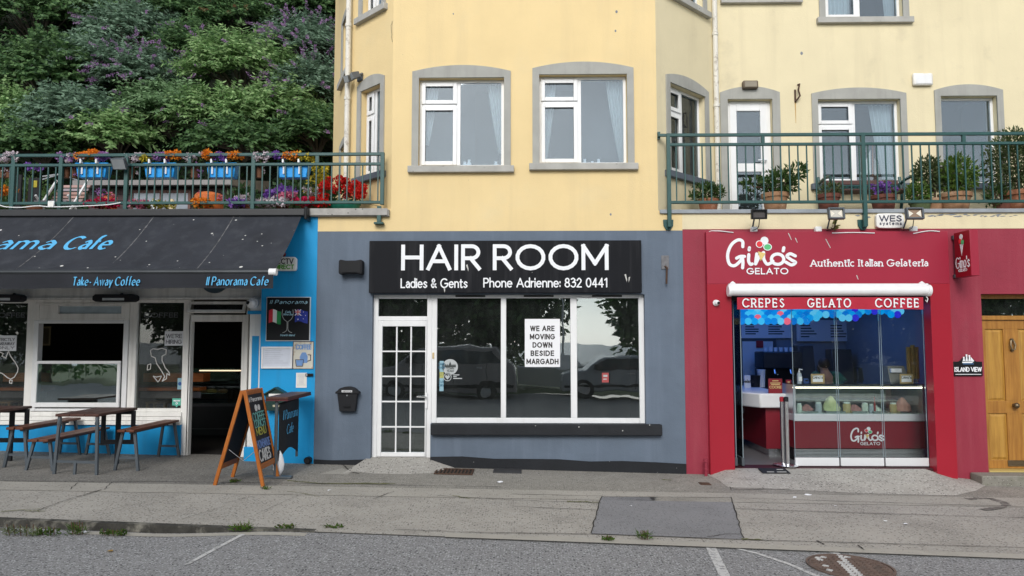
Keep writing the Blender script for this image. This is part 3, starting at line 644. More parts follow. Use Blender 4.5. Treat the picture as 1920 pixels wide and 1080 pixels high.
# balcony door
f = MB(MBK); f.frame(*hD, .06, .1, .17, wb=.02); a, b, c, d = hD
f.frame(a+.055, b-.055, c+.03, d-.055, .115, .085, .15, wb=.2); zm = c+.87
f.box(a+.165, b-.165, .087, .148, zm, zm+.14)
dr = f.build('balcony_door', WHITE, house, bevel=.006)
MB(MBK).box(a+.16, b-.16, .11, .12, c+.22, zm+.01).box(a+.16, b-.16, .11, .12, zm+.13, d-.16).build('pane', GLU, dr, smooth=False)
MB(MBK).tube([(b-.10, .08, zm+.18), (b-.10, .03, zm+.18), (b-.24, .03, zm+.18)], .012).build('handle', ALU, dr)
o = [(a-.125, c)]+[(a-.125+(b-a+.25)*k/16, d+.11+.4*(k/16)*(1-k/16)) for k in range(17)]+[(b+.125, c)]; i_ = [(a, c)]+[(a+(b-a)*k/16, d) for k in range(17)]+[(b, c)]
MB(MBK).band(o, i_, -.022, .008).build('surround', STONE, dr)
MB(MBK).add([(a-.3, .3, c), (b+.3, .3, c), (b+.3, 1.6, c), (a-.3, 1.6, c), (a-.3, .3, d+.2), (b+.3, .3, d+.2), (b+.3, 1.6, d+.2), (a-.3, 1.6, d+.2)], [(0, 1, 2, 3), (4, 5, 6, 7), (1, 2, 6, 5), (2, 3, 7, 6), (3, 0, 4, 7)]).build('room', ROOM, dr, smooth=False)
# floors of balcony and terrace with their edge strips
MB().box(XR+.05, 13, .004, dR+.2, zS-.1, zS).build('balcony_floor', pm('balcony_concrete', (.3, .29, .26), .9), house, smooth=False)
MB().box(XR+.02, 13, -.035, -.001, zS-.045, zS+.012).build('balcony_edge', pm('zinc_edge', (.28, .31, .34), .6, .15, 5, .2, 40), house, bevel=.006)
# rainwater pipes
PIPE = pm('peeling_white_pipe', (.70, .68, .62), .6, .08, 3, .2, 40, patch=((.38, .34, .28), 11, .55, .1, .8))
for (X, Y, zz) in ((P1[0]-.03, P1[1]-.10, zS), (PL[0]-.05, PL[1]-.06, zSL)):
    m = MB(); m.tube([(X, Y, zz), (X, Y, ZT)], .042, 12)
    for z in (zz+.6, zz+1.9, zz+3.1, zz+4): m.tube([(X, Y, z), (X, Y, z+.05)], .052, 12)
    m.build('downpipe', PIPE, house)
CRK = pm('peeled_paint', (.22, .24, .27), .9, .3, 9)
m = MB(); random.seed(5)
for k in range(26):
    x = 1745+k*6.2; p = at(x+random.uniform(-4, 4), 404-.01*k+random.uniform(-2.5, 2), 0)
    l = random.uniform(.02, .07); h_ = random.uniform(.004, .014)
    m.prism([(p.x-l, p.z), (p.x-l*.3, p.z-h_), (p.x+l*.4, p.z-h_*.4), (p.x+l, p.z+h_*.3), (p.x+l*.2, p.z+h_)], -.0025-.0002*(k % 5), .003)
for x, y in ((1608, 404), (1628, 407), (1618, 402)):
    p = at(x, y, 0); m.prism([(p.x-.04, p.z), (p.x, p.z-.015), (p.x+.04, p.z-.005), (p.x+.01, p.z+.012)], -.0025, .003)
m.build('peeling_patch', CRK, house, smooth=False)
# rusty hook bracket, vents and boxes on the wall
p = at(1494, 175, dR); hb = thing('wall_hook', 'black iron hook bracket with a rust run below it on the pale yellow wall', 'hook', tuple(p))
MB().tube([(p.x+.02, dR, p.z+.14), (p.x+.03, dR-.05, p.z+.14), (p.x+.0, dR-.07, p.z+.03), (p.x+.03, dR-.06, p.z-.06), (p.x-.03, dR-.04, p.z-.14), (p.x-.03, dR, p.z-.14)], .014).box(p.x-.045, p.x-.015, dR-.012, dR-.001, p.z-.15, p.z+.06).build('bracket', RUST, hb)
MB().prism([(p.x-.04, p.z-.15), (p.x-.02, p.z-.15), (p.x-.025, p.z-.5), (p.x-.032, p.z-.5)], dR-.003, dR-.0005).build('rust_run', pm('rust_stain', (.5, .32, .12), .9, .2, 9), hb, smooth=False)
a, b, c, d = bk(1390, 154, 1419, 169); t = thing('wall_lamp', 'small brown bulkhead lamp above the white balcony door', 'lamp', ((a+b)/2, dR, c))
MB().box(a, b, dR-.10, dR-.001, c, d).build('housing', pm('brown_plastic', (.14, .11, .08), .6, .15, 8), t, bevel=.025, seg=3)
MB().box(a+.03, b-.03, dR-.108, dR-.097, c+.02, d-.02).build('diffuser', pm('dull_diffuser', (.25, .22, .17), .5), t, bevel=.004)
a, b, c, d = bk(1709, 139, 1746, 162); t = thing('alarm_box', 'plain cream alarm box high on the pale yellow wall between two balcony windows', 'alarm box', ((a+b)/2, dR, c))
MB().box(a, b, dR-.07, dR-.001, c, d).build('housing', CREAM, t, bevel=.03, seg=3)
MB().box(a+.04, b-.04, dR-.074, dR-.066, c+.025, d-.03).build('cover_plate', WHITE, t, bevel=.003)
# twin security light on the left bay face
p0 = onp(676, 147, ML); t = thing('security_light', 'grey twin-headed security light on the yellow bay face above the angled window', 'lamp', tuple(ML @ p0))
MB(ML).box(p0.x-.06, p0.x+.08, -.03, -.001, p0.z-.05, p0.z+.07).build('bracket', STEEL, t, bevel=.005)
for dx, rz_ in ((-.14, 20), (.07, -15)):
    q = ML @ Matrix.Translation((p0.x+dx, -.12, p0.z)) @ Matrix.Rotation(R_(rz_), 4, 'Z') @ Matrix.Rotation(R_(25), 4, 'X')
    h_ = MB(q).hexa([(-.05, -.08, -.05), (.05, -.08, -.05), (.035, .05, -.04), (-.035, .05, -.04), (-.05, -.08, .06), (.05, -.08, .06), (.035, .05, .05), (-.035, .05, .05)]).tube([(0, .04, 0), (0, .11, .0)], .014).build('lamp_head', pm('weathered_grey_metal', (.12, .125, .13), .5, .2, 9), t, bevel=.006)
    MB(q).box(-.042, .042, -.086, -.079, -.042, .052).build('lens', pm('lamp_lens', (.3, .32, .33), .2), h_)
# hairline cracks and chips in the upper render
m = MB(); random.seed(31)
for pts in ([(622, 404), (660, 405), (706, 404)], [(694, 383), (714, 387), (712, 396)], [(735, 40), (733, 60), (736, 84)], [(1238, 398), (1246, 402), (1262, 402)]):
    P = []
    for (x0, y0), (x1, y1) in zip(pts[:-1], pts[1:]):
        for k in range(5): u = k/5; q = at(x0+(x1-x0)*u+random.uniform(-1.2, 1.2), y0+(y1-y0)*u+random.uniform(-.8, .8), 0); P.append((q.x, q.z))
    ribbon(m, P, .0075, -.0022, .002)
m.build('hairline_crack', pm('crack_line', (.30, .24, .14), .9), house, smooth=False)
m = MB()
for x, y, r in ((1503, 100, .022), (1156, 22, .018), (1154, 58, .014), (850, 26, .010), (1145, 402, .014)): q = at(x, y, dR if x > 1350 else 0); yy = dR if x > 1350 else 0; m.ydisc(q.x, q.z, r, yy-.003, yy-.0005, 9, r*1.3)
m.build('chip', CRK, house, smooth=False)
# ------------------------------------------------------------------ hair salon (slate grey ground floor)
salon = thing('hair_salon', 'slate grey rendered hair salon front with white glazed door and a wide three pane window', 'shop', ((XG0+XG1)/2, 0, 0))
zd0 = zst-.03; zf1 = at(950, 552, 0).z
sx0, sx1 = at(697, 660, 0).x, at(1210, 660, 0).x; dx1 = at(808, 660, 0).x; zsi = at(1010, 795, 0).z
m = MB(); grid_wall(m, XG0, XG1, -.5, zB-.001, [(sx0, sx1, zsi, zf1), (sx0, dx1, -.5, zsi)], 0, .28)
m.build('wall', GREY, salon, smooth=False)
m = MB()
def plinth(a, b, hh=.15):
    n = 8
    for i in range(n):
        u, v = a+(b-a)*i/n, a+(b-a)*(i+1)/n
        m.hexa([(u, -.012, gz(u)-.1), (v, -.012, gz(v)-.1), (v, -.0005, gz(v)-.1), (u, -.0005, gz(u)-.1), (u, -.012, gz(u)+hh+.012*math.sin(u*5)), (v, -.012, gz(v)+hh+.012*math.sin(v*5)), (v, -.0005, gz(v)+hh+.012*math.sin(v*5)), (u, -.0005, gz(u)+hh+.012*math.sin(u*5))])
plinth(dx1+.002, XG1-.002, .155); m.build('plinth', DGREY, salon, smooth=False); m = MB(); plinth(XG0+.01, sx0-.02, .075); m.build('plinth', DGREY, salon, smooth=False)
m = MB(); a, b, c, d = RC(808, 796, 1241, 816, -.06); m.box(a, b, -.10, .06, c, d+.005); o = m.build('window_sill', pm('chipped_black_sill', (.016, .018, .022), .75, .2, 5, .4, 40, spots=((.6, .6, .58), 13, .12, .80)), salon, bevel=.012)
# door: outer frame, fanlight, leaf with glazing bars
yf = .09
def rc(*p): return RC(*p, yf)
a, b, c, d = sx0+.001, dx1-.001, zd0, zf1
z1, z2 = at(752, 601, yf).z, at(752, 593, yf).z
m = MB(); m.frame(a, b, c, d, .07, yf, yf+.08, wb=.03, wt=.055); m.box(a+.07, b-.07, yf, yf+.08, z1, z2)
sd_ = m.build('door', WHITE, salon, bevel=.006)
MB().box(a+.06, b-.06, yf+.03, yf+.04, z2-.01, d-.05).build('pane', GLS, sd_, smooth=False)
l0, l1, l2, l3 = a+.072, b-.072, zd0+.032, z1-.002
m = MB(); g0, g1, g2, g3 = RC(716, 612, 797, 848, yf)
m.box(l0, g0, yf-.02, yf+.06, l2, l3).box(g1, l1, yf-.02, yf+.06, l2, l3).box(g0, g1, yf-.02, yf+.06, l2, g2).box(g0, g1, yf-.02, yf+.06, g3, l3)
lf = m.build('door_leaf', WHITE, salon, bevel=.006)
m = MB()
for k in (1, 2): x = g0+(g1-g0)*k/3; m.box(x-.010, x+.010, yf-.006, yf+.03, g2, g3)
for k in (1, 2, 3, 4): z = g2+(g3-g2)*k/5; m.box(g0, g1, yf-.008, yf+.032, z-.010, z+.010)
m.build('glazing_bars', WHITE, lf)
MB().box(g0-.01, g1+.01, yf+.012, yf+.02, g2-.01, g3+.01).build('pane', GLS, lf, smooth=False)
q = at(799, 744, yf-.02); MB().box(q.x-.018, q.x+.018, yf-.032, yf-.02, q.z-.17, q.z+.06).build('lock_plate', WHITE, lf, bevel=.006)
MB().tube([(q.x, yf-.03, q.z), (q.x, yf-.075, q.z), (q.x-.13, yf-.075, q.z+.005)], .012).build('handle', CHROME, lf)
q = at(811, 667, 0); MB().box(q.x-.014, q.x+.014, yf-.012, yf-.001, q.z-.045, q.z+.045).build('door_bell', pm('yellowed_plastic', (.55, .42, .22), .5), salon, bevel=.004)
# shop window
x0, x1 = dx1, sx1-.001; z0, z1w = zsi+.001, zf1
m = MB(); m.frame(x0, x1, z0, z1w, .075, yf, yf+.08, wt=.05)
ms = [(at(p, 670, yf).x, at(q, 670, yf).x) for p, q in ((939, 949), (1070, 1082))]
for p, q in ms: m.box(p, q, yf+.002, yf+.078, z0+.075, z1w-.05)
sw = m.build('shop_window', WHITE, salon, bevel=.006)
ed_ = [x0+.07]+[v for p in ms for v in p]+[x1-.07]
for i in range(3): MB().box(ed_[2*i]-.005, ed_[2*i+1]+.005, yf+.03, yf+.038, z0+.07, z1w-.045).build('pane', GLS, sw, smooth=False)
m = MB()
for p in (882, 1010, 1138):
    q = at(p, 554, yf); m = MB().box(q.x-.22, q.x+.22, yf-.02, yf-.001, z1w-.034, z1w-.006); m.build('trickle_vent', pm('dark_vent', (.05, .05, .05), .6), sw, bevel=.004)
# inside of the salon
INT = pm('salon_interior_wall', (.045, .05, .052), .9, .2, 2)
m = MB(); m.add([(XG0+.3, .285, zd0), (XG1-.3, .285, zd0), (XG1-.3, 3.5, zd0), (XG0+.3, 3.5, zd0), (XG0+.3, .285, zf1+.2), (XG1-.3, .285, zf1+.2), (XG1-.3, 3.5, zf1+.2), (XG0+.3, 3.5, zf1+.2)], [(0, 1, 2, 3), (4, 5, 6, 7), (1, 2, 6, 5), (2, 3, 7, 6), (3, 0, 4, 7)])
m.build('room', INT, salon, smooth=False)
# vinyl stickers and the notice on the panes
yp = yf+.028
q = at(844, 688, yp); t = thing('window_sticker', 'round white town sticker on the left salon pane', 'sticker', tuple(q))
VIN = pm('faded_white_vinyl', (.42, .45, .46), .6, .05, 5); VIND = pm('dark_vinyl', (.05, .06, .06), .6)
m = MB(); m.ydisc(q.x, q.z, .115, yp-.002, yp, 28); m.build('disc', VIN, t, smooth=False)
m = MB(); m.prism([(q.x-.085, q.z-.005)]+[(q.x-.085+.17*k/12, q.z+.02+(.025 if k % 2 else .0)+(.06 if k == 6 else 0)) for k in range(13)]+[(q.x+.085, q.z-.005)], yp-.004, yp-.0021)
text(m, 'TOWN', q.x, q.z-.035, .026, .2, yp-.004, .001, align='c'); text(m, 'TEAM', q.x, q.z-.072, .026, .2, yp-.004, .001, align='c'); m.build('print', VIND, t, smooth=False)
q = at(839, 707, yp); t = thing('window_sticker', 'small round heart sticker with two lines of print under the town sticker', 'sticker', tuple(q))
m = MB(); m.band([(q.x+.06*math.cos(k*.3142), q.z+.06*math.sin(k*.3142)) for k in range(20)], [(q.x+.05*math.cos(k*.3142), q.z+.05*math.sin(k*.3142)) for k in range(20)], yp-.002, yp, True)
hp = [(.036*math.sin(k*math.pi/10)**3, .003*(13*math.cos(k*math.pi/10)-5*math.cos(k*math.pi/5)-2*math.cos(k*.3*math.pi)-math.cos(k*.4*math.pi))*.8) for k in range(20)]
m.prism([(q.x+u, q.z+v) for u, v in hp], yp-.002, yp)
for dz, l in ((.025, .09), (0, .05), (-.027, .13)): m.box(q.x+.085, q.x+.085+l, yp-.002, yp, q.z+dz, q.z+dz+.014)
m.build('print', VIN, t, smooth=False)
q = at(828, 705, yp); t = thing('window_sticker', 'tall pale blue strip sticker at the left edge of the salon pane', 'sticker', tuple(q))
MB().box(q.x-.03, q.x+.03, yp-.002, yp, q.z-.22, q.z+.22).build('strip', pm('pale_blue_vinyl', (.25, .42, .5), .6), t)
MB().box(q.x-.03, q.x+.03, yp-.0035, yp-.0021, q.z-.03, q.z+.06).build('picture', pm('yellow_green_vinyl', (.35, .36, .12), .6, .5, 30), t)
m = MB(); [text(m, s, q.x, q.z+dz, .028, .2, yp-.0045, .001, align='c') for s, dz in (('TAKE', .16), ('CARE', .11), ('CUT', -.1), ('DRY', -.15))]; m.build('print', pm('teal_print', (.03, .12, .2), .6), t, smooth=False)
a, b, c, d = RC(984, 598, 1050, 688, yp); t = thing('paper_notice', 'white paper moving notice taped to the middle salon pane', 'notice', ((a+b)/2, yp, c))
MB().box(a, b, yp-.004, yp-.0005, c, d).build('paper', PAPER, t, smooth=False)
m = MB()
for i, s in enumerate(('WE ARE', 'MOVING', 'DOWN', 'BESIDE', 'MARGADH')):
    w_ = (44, 45, 35, 42, 58)[i]/66*(b-a); text(m, s, (a+b)/2-w_/2, d-(d-c)*(.245+.172*i), (d-c)*.092, .25, yp-.006, .0018, sp=.42, width=w_, space=.5)
m.build('lettering', BLET, t, smooth=False)
q = at(1135, 708, yp); t = thing('window_sticker', 'small faded red and white square sticker on the right salon pane', 'sticker', tuple(q))
MB().box(q.x-.05, q.x+.05, yp-.002, yp, q.z-.07, q.z+.07).build('square', pm('faded_red_vinyl', (.35, .07, .07), .6), t)
m = MB(); text(m, 'VISA', q.x, q.z+.02, .03, .2, yp-.004, .0015, align='c') if 0 else m.box(q.x-.03, q.x+.03, yp-.004, yp-.0022, q.z+.01, q.z+.04).box(q.x-.03, q.x+.02, yp-.004, yp-.0022, q.z-.03, q.z-.015); m.build('print', VIN, t)
# name board
a, b, c, d = RC(692, 451, 1203, 549, -.09); t = thing('shop_sign', 'long black hair salon name board with white lettering', 'sign', ((a+b)/2, 0, c))
MB().box(a, b, -.09, -.0005, c, d).build('board', pm('black_sign_board', (.008, .009, .012), .6, .12, 2, spec=.14, streak=((.05, .05, .055), .4, 9), spots=((.4, .4, .4), 5, .03, .88)), t, bevel=.005)
m = MB(); h0, h1, h2, h3 = RC(752, 459, 1140, 506, -.09)
text(m, 'HAIR ROOM', h0+.03, h2+.02, h3-h2-.04, .17, -.0945, .004, sp=.27, width=h1-h0-.05, space=.36)
m.build('lettering', WLET, t, smooth=False); m = MB()
h0, h1, h2, h3 = RC(751, 523, 877, 539, -.09); text(m, 'Ladies & Gents', h0+.01, h2, h3-h2, .15, -.0945, .004, width=h1-h0-.02, sp=.22, cap=True); m.build('lettering', WLET, t, smooth=False); m = MB()
h0, h1, h2, h3 = RC(906, 522, 1139, 538, -.09); text(m, 'Phone Adrienne: 832 0441', h0+.01, h2, h3-h2, .15, -.0945, .004, width=h1-h0-.02, sp=.22, cap=True)
m.build('lettering', WLET, t, smooth=False)
m = MB()
for x, y, l, s in ((1172, 515, 14, .2), (1180, 520, 10, -.1), (875, 497, 12, .2), (833, 540, 9, .05)):
    p = at(x, y, -.092); h_ = l/128; m.prism([(p.x-.010, p.z), (p.x+.012, p.z+.01), (p.x+.008+s*.1, p.z-h_*.6), (p.x+s*.12, p.z-h_)], -.0985, -.0902)
m.build('bird_dropping', pm('grey_white_dropping', (.5, .5, .48), .9), t, smooth=False)
# black letter box, box light and hook on the grey wall
a, b, c, d = RC(629, 725, 673, 772, -.1); t = thing('letter_box', 'black plastic letter box with arched lid on the slate grey wall', 'letter box', ((a+b)/2, 0, c))
w_ = b-a; xm = (a+b)/2
MB().hexa([(a+.055, -.09, c), (b-.055, -.09, c), (b-.055, -.001, c), (a+.055, -.001, c), (a+.025, -.11, d-.10), (b-.025, -.11, d-.10), (b-.025, -.001, d-.10), (a+.025, -.001, d-.10)]).build('body', BLKM, t, bevel=.01)
MB().prism([(a, d-.10), (b, d-.10), (b-.0, d-.075)]+[(xm+(w_*.42)*math.cos(R_(k)), d-.075+.075*math.sin(R_(k))) for k in range(15, 166, 15)]+[(a, d-.075)], -.125, -.001).build('lid', BLKM, t, bevel=.006)
pl = MB().box(xm-.075, xm+.075, -.1285, -.125, d-.078, d-.05).build('name_plate', PAPER, t)
m = MB(); text(m, 'HAIR ROOM', xm, d-.072, .016, .2, -.1305, .002, align='c'); m.build('lettering', BLET, pl, smooth=False)
MB().ydisc(xm, d-.125, .012, -.114, -.10, 12).build('lock', CHROME, t)
MB().box(xm-.05, xm+.05, -.109, -.102, c+.06, c+.085).build('slot', BLACK, t)
a, b, c, d = RC(636, 487, 680, 515, -.12); t = thing('box_light', 'black rounded box wall light left of the salon name board', 'lamp', ((a+b)/2, 0, c))
MB().prism([(a, c+.02), (a+.02, c), (a+.1, c+.02), (b-.1, c+.02), (b-.02, c), (b, c+.02), (b, d-.02), (b-.02, d), (b-.1, d-.015), (a+.1, d-.015), (a+.02, d), (a, d-.02)], -.16, -.001).build('housing', BLKM, t, bevel=.012)
MB().box(a+.02, b-.02, -.165, -.158, c+.03, d-.03).build('front_plate', BLACK, t, bevel=.002)
q = at(1247, 492, 0); t = thing('wall_bracket', 'rusty metal plate with a short hanging arm on the slate grey wall', 'bracket', tuple(q))
MB().box(q.x-.055, q.x+.055, -.012, -.0005, q.z-.1, q.z+.1).build('plate', pm('weathered_zinc', (.16, .16, .17), .7, .3, 20), t, bevel=.003)
MB().tube([(q.x+.0, -.01, q.z-.06), (q.x+.01, -.08, q.z-.08), (q.x+.005, -.06, q.z-.32)], .014).build('arm', RUST, t)
# ------------------------------------------------------------------ red gelato shop
gel = thing('gelato_shop', 'red gelato parlour front with projecting red portal and folding glass doors', 'shop', (at(1555, 877, 0).x, 0, 0))
go0, go1 = at(1371, 700, 0).x, at(1743, 700, 0).x; gt = at(1556, 533, 0).z
dd0, dd1 = at(1846, 700, 0).x, at(1846, 700, 0).x+1.0; dt = at(1880, 551, 0).z; db = at(1890, 882, .12).z
xs_ = at(1797, 650, 0).x
m = MB(); grid_wall(m, XG1+.002, xs_, -.6, zRed-.002, [(go0-.12, go1+.12, -.6, gt+.05)], .002, .3); m.build('wall', RED, gel, smooth=False)
m = MB(); fx0, fx1 = at(1328, 650, -.1).x, at(1786, 650, -.1).x; fzt = at(1556, 434, -.1).z
for u, v in ((fx0, go0), (go1, fx1)): MB().box(u, v, -.1, .10, -.3, gt).build('portal_pillar', REDF, gel, bevel=.004, smooth=False)
MB().box(fx0, fx1, -.102, .001, gt+.0, fzt).build('fascia', REDS, gel, bevel=.004)
def logo(M, x, z, s, parent, y, dep=.004, thick=.13, small=True):
    """script lettering with an ice cream cone, box x..x+1*s wide about .42*s high"""
    def Q(pts): return [(x+p[0]*s, z+p[1]*s) for p in pts]
    m = MB(M); W = .043*s
    ST = [[(.235, .30), (.232, .375), (.17, .395), (.08, .33), (.025, .20), (.04, .07), (.11, .035), (.19, .095), (.225, .16)], [(.145, .14), (.20, .165), (.255, .165)], [(.225, .16), (.232, .08), (.225, .005)],
          [(.315, .19), (.31, .10), (.335, .055), (.36, .06)], [(.32, .255), (.326, .285)], [(.425, .20), (.405, .06)], [(.405, .06), (.46, .16), (.52, .22)], [(.52, .22), (.52, .13), (.56, .06), (.61, .07), (.645, .10)],
          [(.80, .285), (.79, .24)], [(.955, .17), (.885, .20), (.84, .165), (.90, .115), (.955, .08), (.90, .045), (.82, .085)]]
    for k, st in enumerate(ST): ribbon(m, Q(smooth(st) if len(st) > 2 else st), W, y-.0004*(k % 5), dep, cap=True)
    n = 24; ribbon(m, Q([(.71+.085*math.cos(2*math.pi*k/n), .125+.072*math.sin(2*math.pi*k/n)) for k in range(n+1)]), W, y-.0022, dep)
    m.ydisc(x+.535*s, z+.385*s, .055*s, y-.003, y+dep, 20)
    o = m.build('script_lettering', WLET, parent, smooth=False)
    m = MB(M); m.prism(Q([(.44, .235), (.545, .205), (.475, .10)]), y-.006, y-.0035); m.build('cone_emblem', pm('cone_yellow', (.72, .55, .20), .6, .25, 80), o, smooth=False)
    m = MB(M); m.ydisc(x+.465*s, z+.335*s, .052*s, y-.0045, y-.0031, 20).ydisc(x+.575*s, z+.295*s, .060*s, y-.0055, y-.0041, 20, .05*s); m.build('scoop_outline', WLET, o, smooth=False)
    m = MB(M); m.ydisc(x+.465*s, z+.335*s, .041*s, y-.0065, y-.0046, 20); m.build('scoop_emblem', pm('scoop_red', (.75, .04, .05), .5), o, smooth=False)
    m = MB(M); m.ydisc(x+.575*s, z+.295*s, .048*s, y-.0075, y-.0056, 20, .039*s); m.build('scoop_emblem', pm('scoop_green', (.10, .50, .20), .5), o, smooth=False)
    m = MB(M); text(m, 'GELATO', x+.285*s, z-.078*s, .075*s, .20, y-.003, .0028, sp=.30, width=.56*s); m.build('lettering', WLET, parent, smooth=False)
a, b, c, d = RC(1361, 446, 1497, 510, -.102)
t = thing('fascia_lettering', 'white gelato logo with ice cream cone and shop name on the red fascia', 'sign', ((a+b)/2, -.1, c))
SHD = pm('dark_red_edge', (.05, .012, .02), .6)
logo(I4, a, at(1430, 503, -.1).z, b-a, t, -.108, .005)
a, b, c, d = RC(1520, 487, 1739, 499, -.102); m = MB(); text(m, 'Authentic Italian Gelateria', a, c, d-c, .15, -.106, .004, sp=.27, width=b-a, serif=True); m.build('lettering', WLET, t, smooth=False)
m = MB()
for x, y, x2, y2 in ((1548, 448, 1557, 465), (1478, 437, 1484, 450), (1606, 516, 1609, 524), (1491, 446, 1495, 455)):
    p, q = at(x, y, -.103), at(x2, y2, -.103); m = MB(); m.prism([(p.x-.006, p.z), (p.x+.008, p.z), (q.x+.005, q.z), (q.x-.004, q.z)], -.1045, -.1025); m.build('bird_dropping', pm('grey_white_dropping', (.5, .5, .48), .9), gel, smooth=False)
# roller cassette with its valance
a, b, c, d = RC(1367, 533, 1741, 557, -.2); zc = (c+d)/2; t = thing('roller_awning', 'white rolled up awning cassette with red lettered valance over the gelato shop opening', 'awning', ((a+b)/2, -.1, c))
MB().prism([(-.3+1, 0)]*3, 0, 1) if 0 else None
m = MB(); m.tube([(a, -.205, zc), (b, -.205, zc)], .074, 18).tube([(a+.0, -.17, zc+.05), (b, -.17, zc+.05)], .055, 12); m.build('cassette', WHITE, t)
MB().tube([(a-.02, -.2, zc), (a+.03, -.2, zc)], .083, 20).build('end_cap', WHITE, t, bevel=.006); MB().tube([(b-.03, -.2, zc), (b+.02, -.2, zc)], .083, 20).build('end_cap', WHITE, t, bevel=.006)
for px in (1373, 1727): q = at(px, 535, -.1); MB().prism([(q.x-.045, q.z-.05), (q.x+.045, q.z-.05), (q.x+.04, q.z+.03), (q.x, q.z+.06), (q.x-.04, q.z+.03)], -.135, -.101).build('bracket', WHITE, t, bevel=.006)
a2, b2, c2, d2 = RC(1382, 556, 1731, 580, -.22); n = 60; v = []
for j in range(2):
    for i in range(n+1): u = i/n; v.append((a2+(b2-a2)*u, -.225+.008*math.sin(u*40)*(j)+.004*math.sin(u*91)*j, d2-.01 if j == 0 else c2+.003*math.sin(u*23)))
m = MB(); m.add(v+[(p[0], p[1]+.004, p[2]) for p in v], [(i, i+1, n+2+i, n+1+i) for i in range(n)]+[(2*n+2+i, 2*n+3+i, 3*n+4+i, 3*n+3+i) for i in range(n)]); vl = m.build('valance', pm('red_valance_cloth', (.42, .022, .045), .8, .08, 4, .2, 90), t)
for s, p0, p1 in (('CREPES', 1390, 1472), ('GELATO', 1512, 1597), ('COFFEE', 1639, 1724)):
    h0, h1, h2, h3 = RC(p0, 560.5, p1, 575.5, -.235); m = MB(); text(m, s, h0+.02, h2, h3-h2, .15, -.240, .0035, sp=.5, width=h1-h0-.04, serif=True); m.build('lettering', WLET, vl, smooth=False)
q = at(1737, 560, -.2); MB().tube([(q.x, -.2, q.z+.03), (q.x+.02, -.2, q.z), (q.x+.005, -.2, q.z-.05), (q.x-.015, -.2, q.z-.02)], .008).build('winding_eye', WHITE, t)
# interior of the gelato shop
zfl = zsh+.002
TILE = pm('white_wall_tiles', (.28, .30, .33), .3, .05, 3); FLO = pm('grey_floor_tiles', (.16, .16, .17), .35, .1, 2)
def room(x0, x1, y0, y1, z0, z1, parent, mat, fl=None, name='room'):
    p = [(x0, y0, z0), (x1, y0, z0), (x1, y1, z0), (x0, y1, z0), (x0, y0, z1), (x1, y0, z1), (x1, y1, z1), (x0, y1, z1)]
    o = MB().add(p, [(4, 5, 6, 7), (1, 2, 6, 5), (2, 3, 7, 6), (3, 0, 4, 7)]).build(name, mat, parent, smooth=False)
    MB().add(p[:4], [(0, 1, 2, 3)]).build('floor', fl or mat, parent, smooth=False); return o
room(go0-.2, go1+.6, .301, 4.2, zfl, gt+.3, gel, TILE, FLO)
MB().box(go0, go1, -.09, .099, gt+.001, gt+.29).box(go0-.2, go1+.6, .101, .3, gt+.001, gt+.29).box(go0-.1, go1+.1, .0, .3, zfl-.3, zfl-.001).build('threshold', pm('dark_red_soffit', (.05, .01, .015), .6), gel, smooth=False)
a, b, c, d = RC(1372, 533, 1740, 560, -.05); MB().box(go0+.001, go1-.001, -.02, .25, c-.02, gt).build('head_recess', BLKM, gel, smooth=False)
# lit fish scale panel under the ceiling
yl = .75; a, b, c, d = RC(1372, 577, 1690, 606, yl); t = thing('light_panel', 'glowing strip of overlapping blue fish scale tiles inside the gelato shop', 'light', ((a+b)/2, yl, c))
SC = emit('lit_scale_tiles', (.0, .4, 1), .62, [(0, (0, .26, .85)), (.15, (.05, .55, 1)), (.32, (.0, .36, .95)), (.5, (.12, .62, 1)), (.66, (.0, .2, .75)), (.80, (.03, .03, .75)), (.88, (.85, .15, .25)), (.915, (.8, .6, .3)), (.94, (.02, .5, 1)), (.98, (.4, .05, .7))])
m = MB(); rr = .056; random.seed(3)
for j in range(5):
    x = a+(.0 if j % 2 else .05); z = c+.03+j*.052
    while x < b:
        lim = (x-a)/(b-a)
        if z > c+ (.13 if lim > .75 else (.08 if lim > .45 else -.1)) - .03*math.sin(x*9): m.ydisc(x, z, rr, yl-.012+.0022*j, yl-.006+.0022*j, 14)
        x += .10
m.build('scale_tiles', SC, t, smooth=False)
ld = bpy.data.lights.new('blue_ceiling_light', 'AREA'); ld.energy = 17; ld.color = (.10, .28, 1); ld.shape = 'RECTANGLE'; ld.size = 2.4; ld.size_y = 1.2
lo = bpy.data.objects.new('blue_ceiling_light', ld); COL.objects.link(lo); lo.location = ((go0+go1)/2, 2.3, gt+.22); lo.parent = None
# wall behind: menu boards, door with sign, shelves
yb2 = 4.17
a, b, c, d = RC(1385, 615, 1480, 640, 4.0); 
for (p0, q0, p1, q1, lb) in ((1390, 598, 1486, 634, 'pale menu board high on the back wall above the staff door'), (1494, 600, 1672, 640, 'long pale menu board above the display counter'), (1676, 596, 1724, 634, 'short pale menu board at the right end of the back wall')):
    a, b, c, d = RC(p0, q0, p1, q1, yb2-.05); t = thing('menu_board', lb, 'menu board', ((a+b)/2, yb2, c))
    MB().box(a, b, yb2-.04, yb2-.001, c, d).build('board', PAPER, t, bevel=.004); m = MB(); random.seed(p0)
    nc = max(2, int((b-a)/.55))
    for k in range(nc):
        for r in range(5): x = a+.08+(b-a-.1)*k/nc; l = random.uniform(.16, .34); z = d-.1-(d-c-.15)*r/5; m.box(x, x+l, yb2-.044, yb2-.0402, z-.022, z)
    m.build('print', BLET, t, smooth=False)
a, b, c, d = RC(1392, 640, 1450, 800, yb2); t = thing('staff_door', 'plain white staff door at the back of the gelato shop', 'door', ((a+b)/2, yb2, zfl))
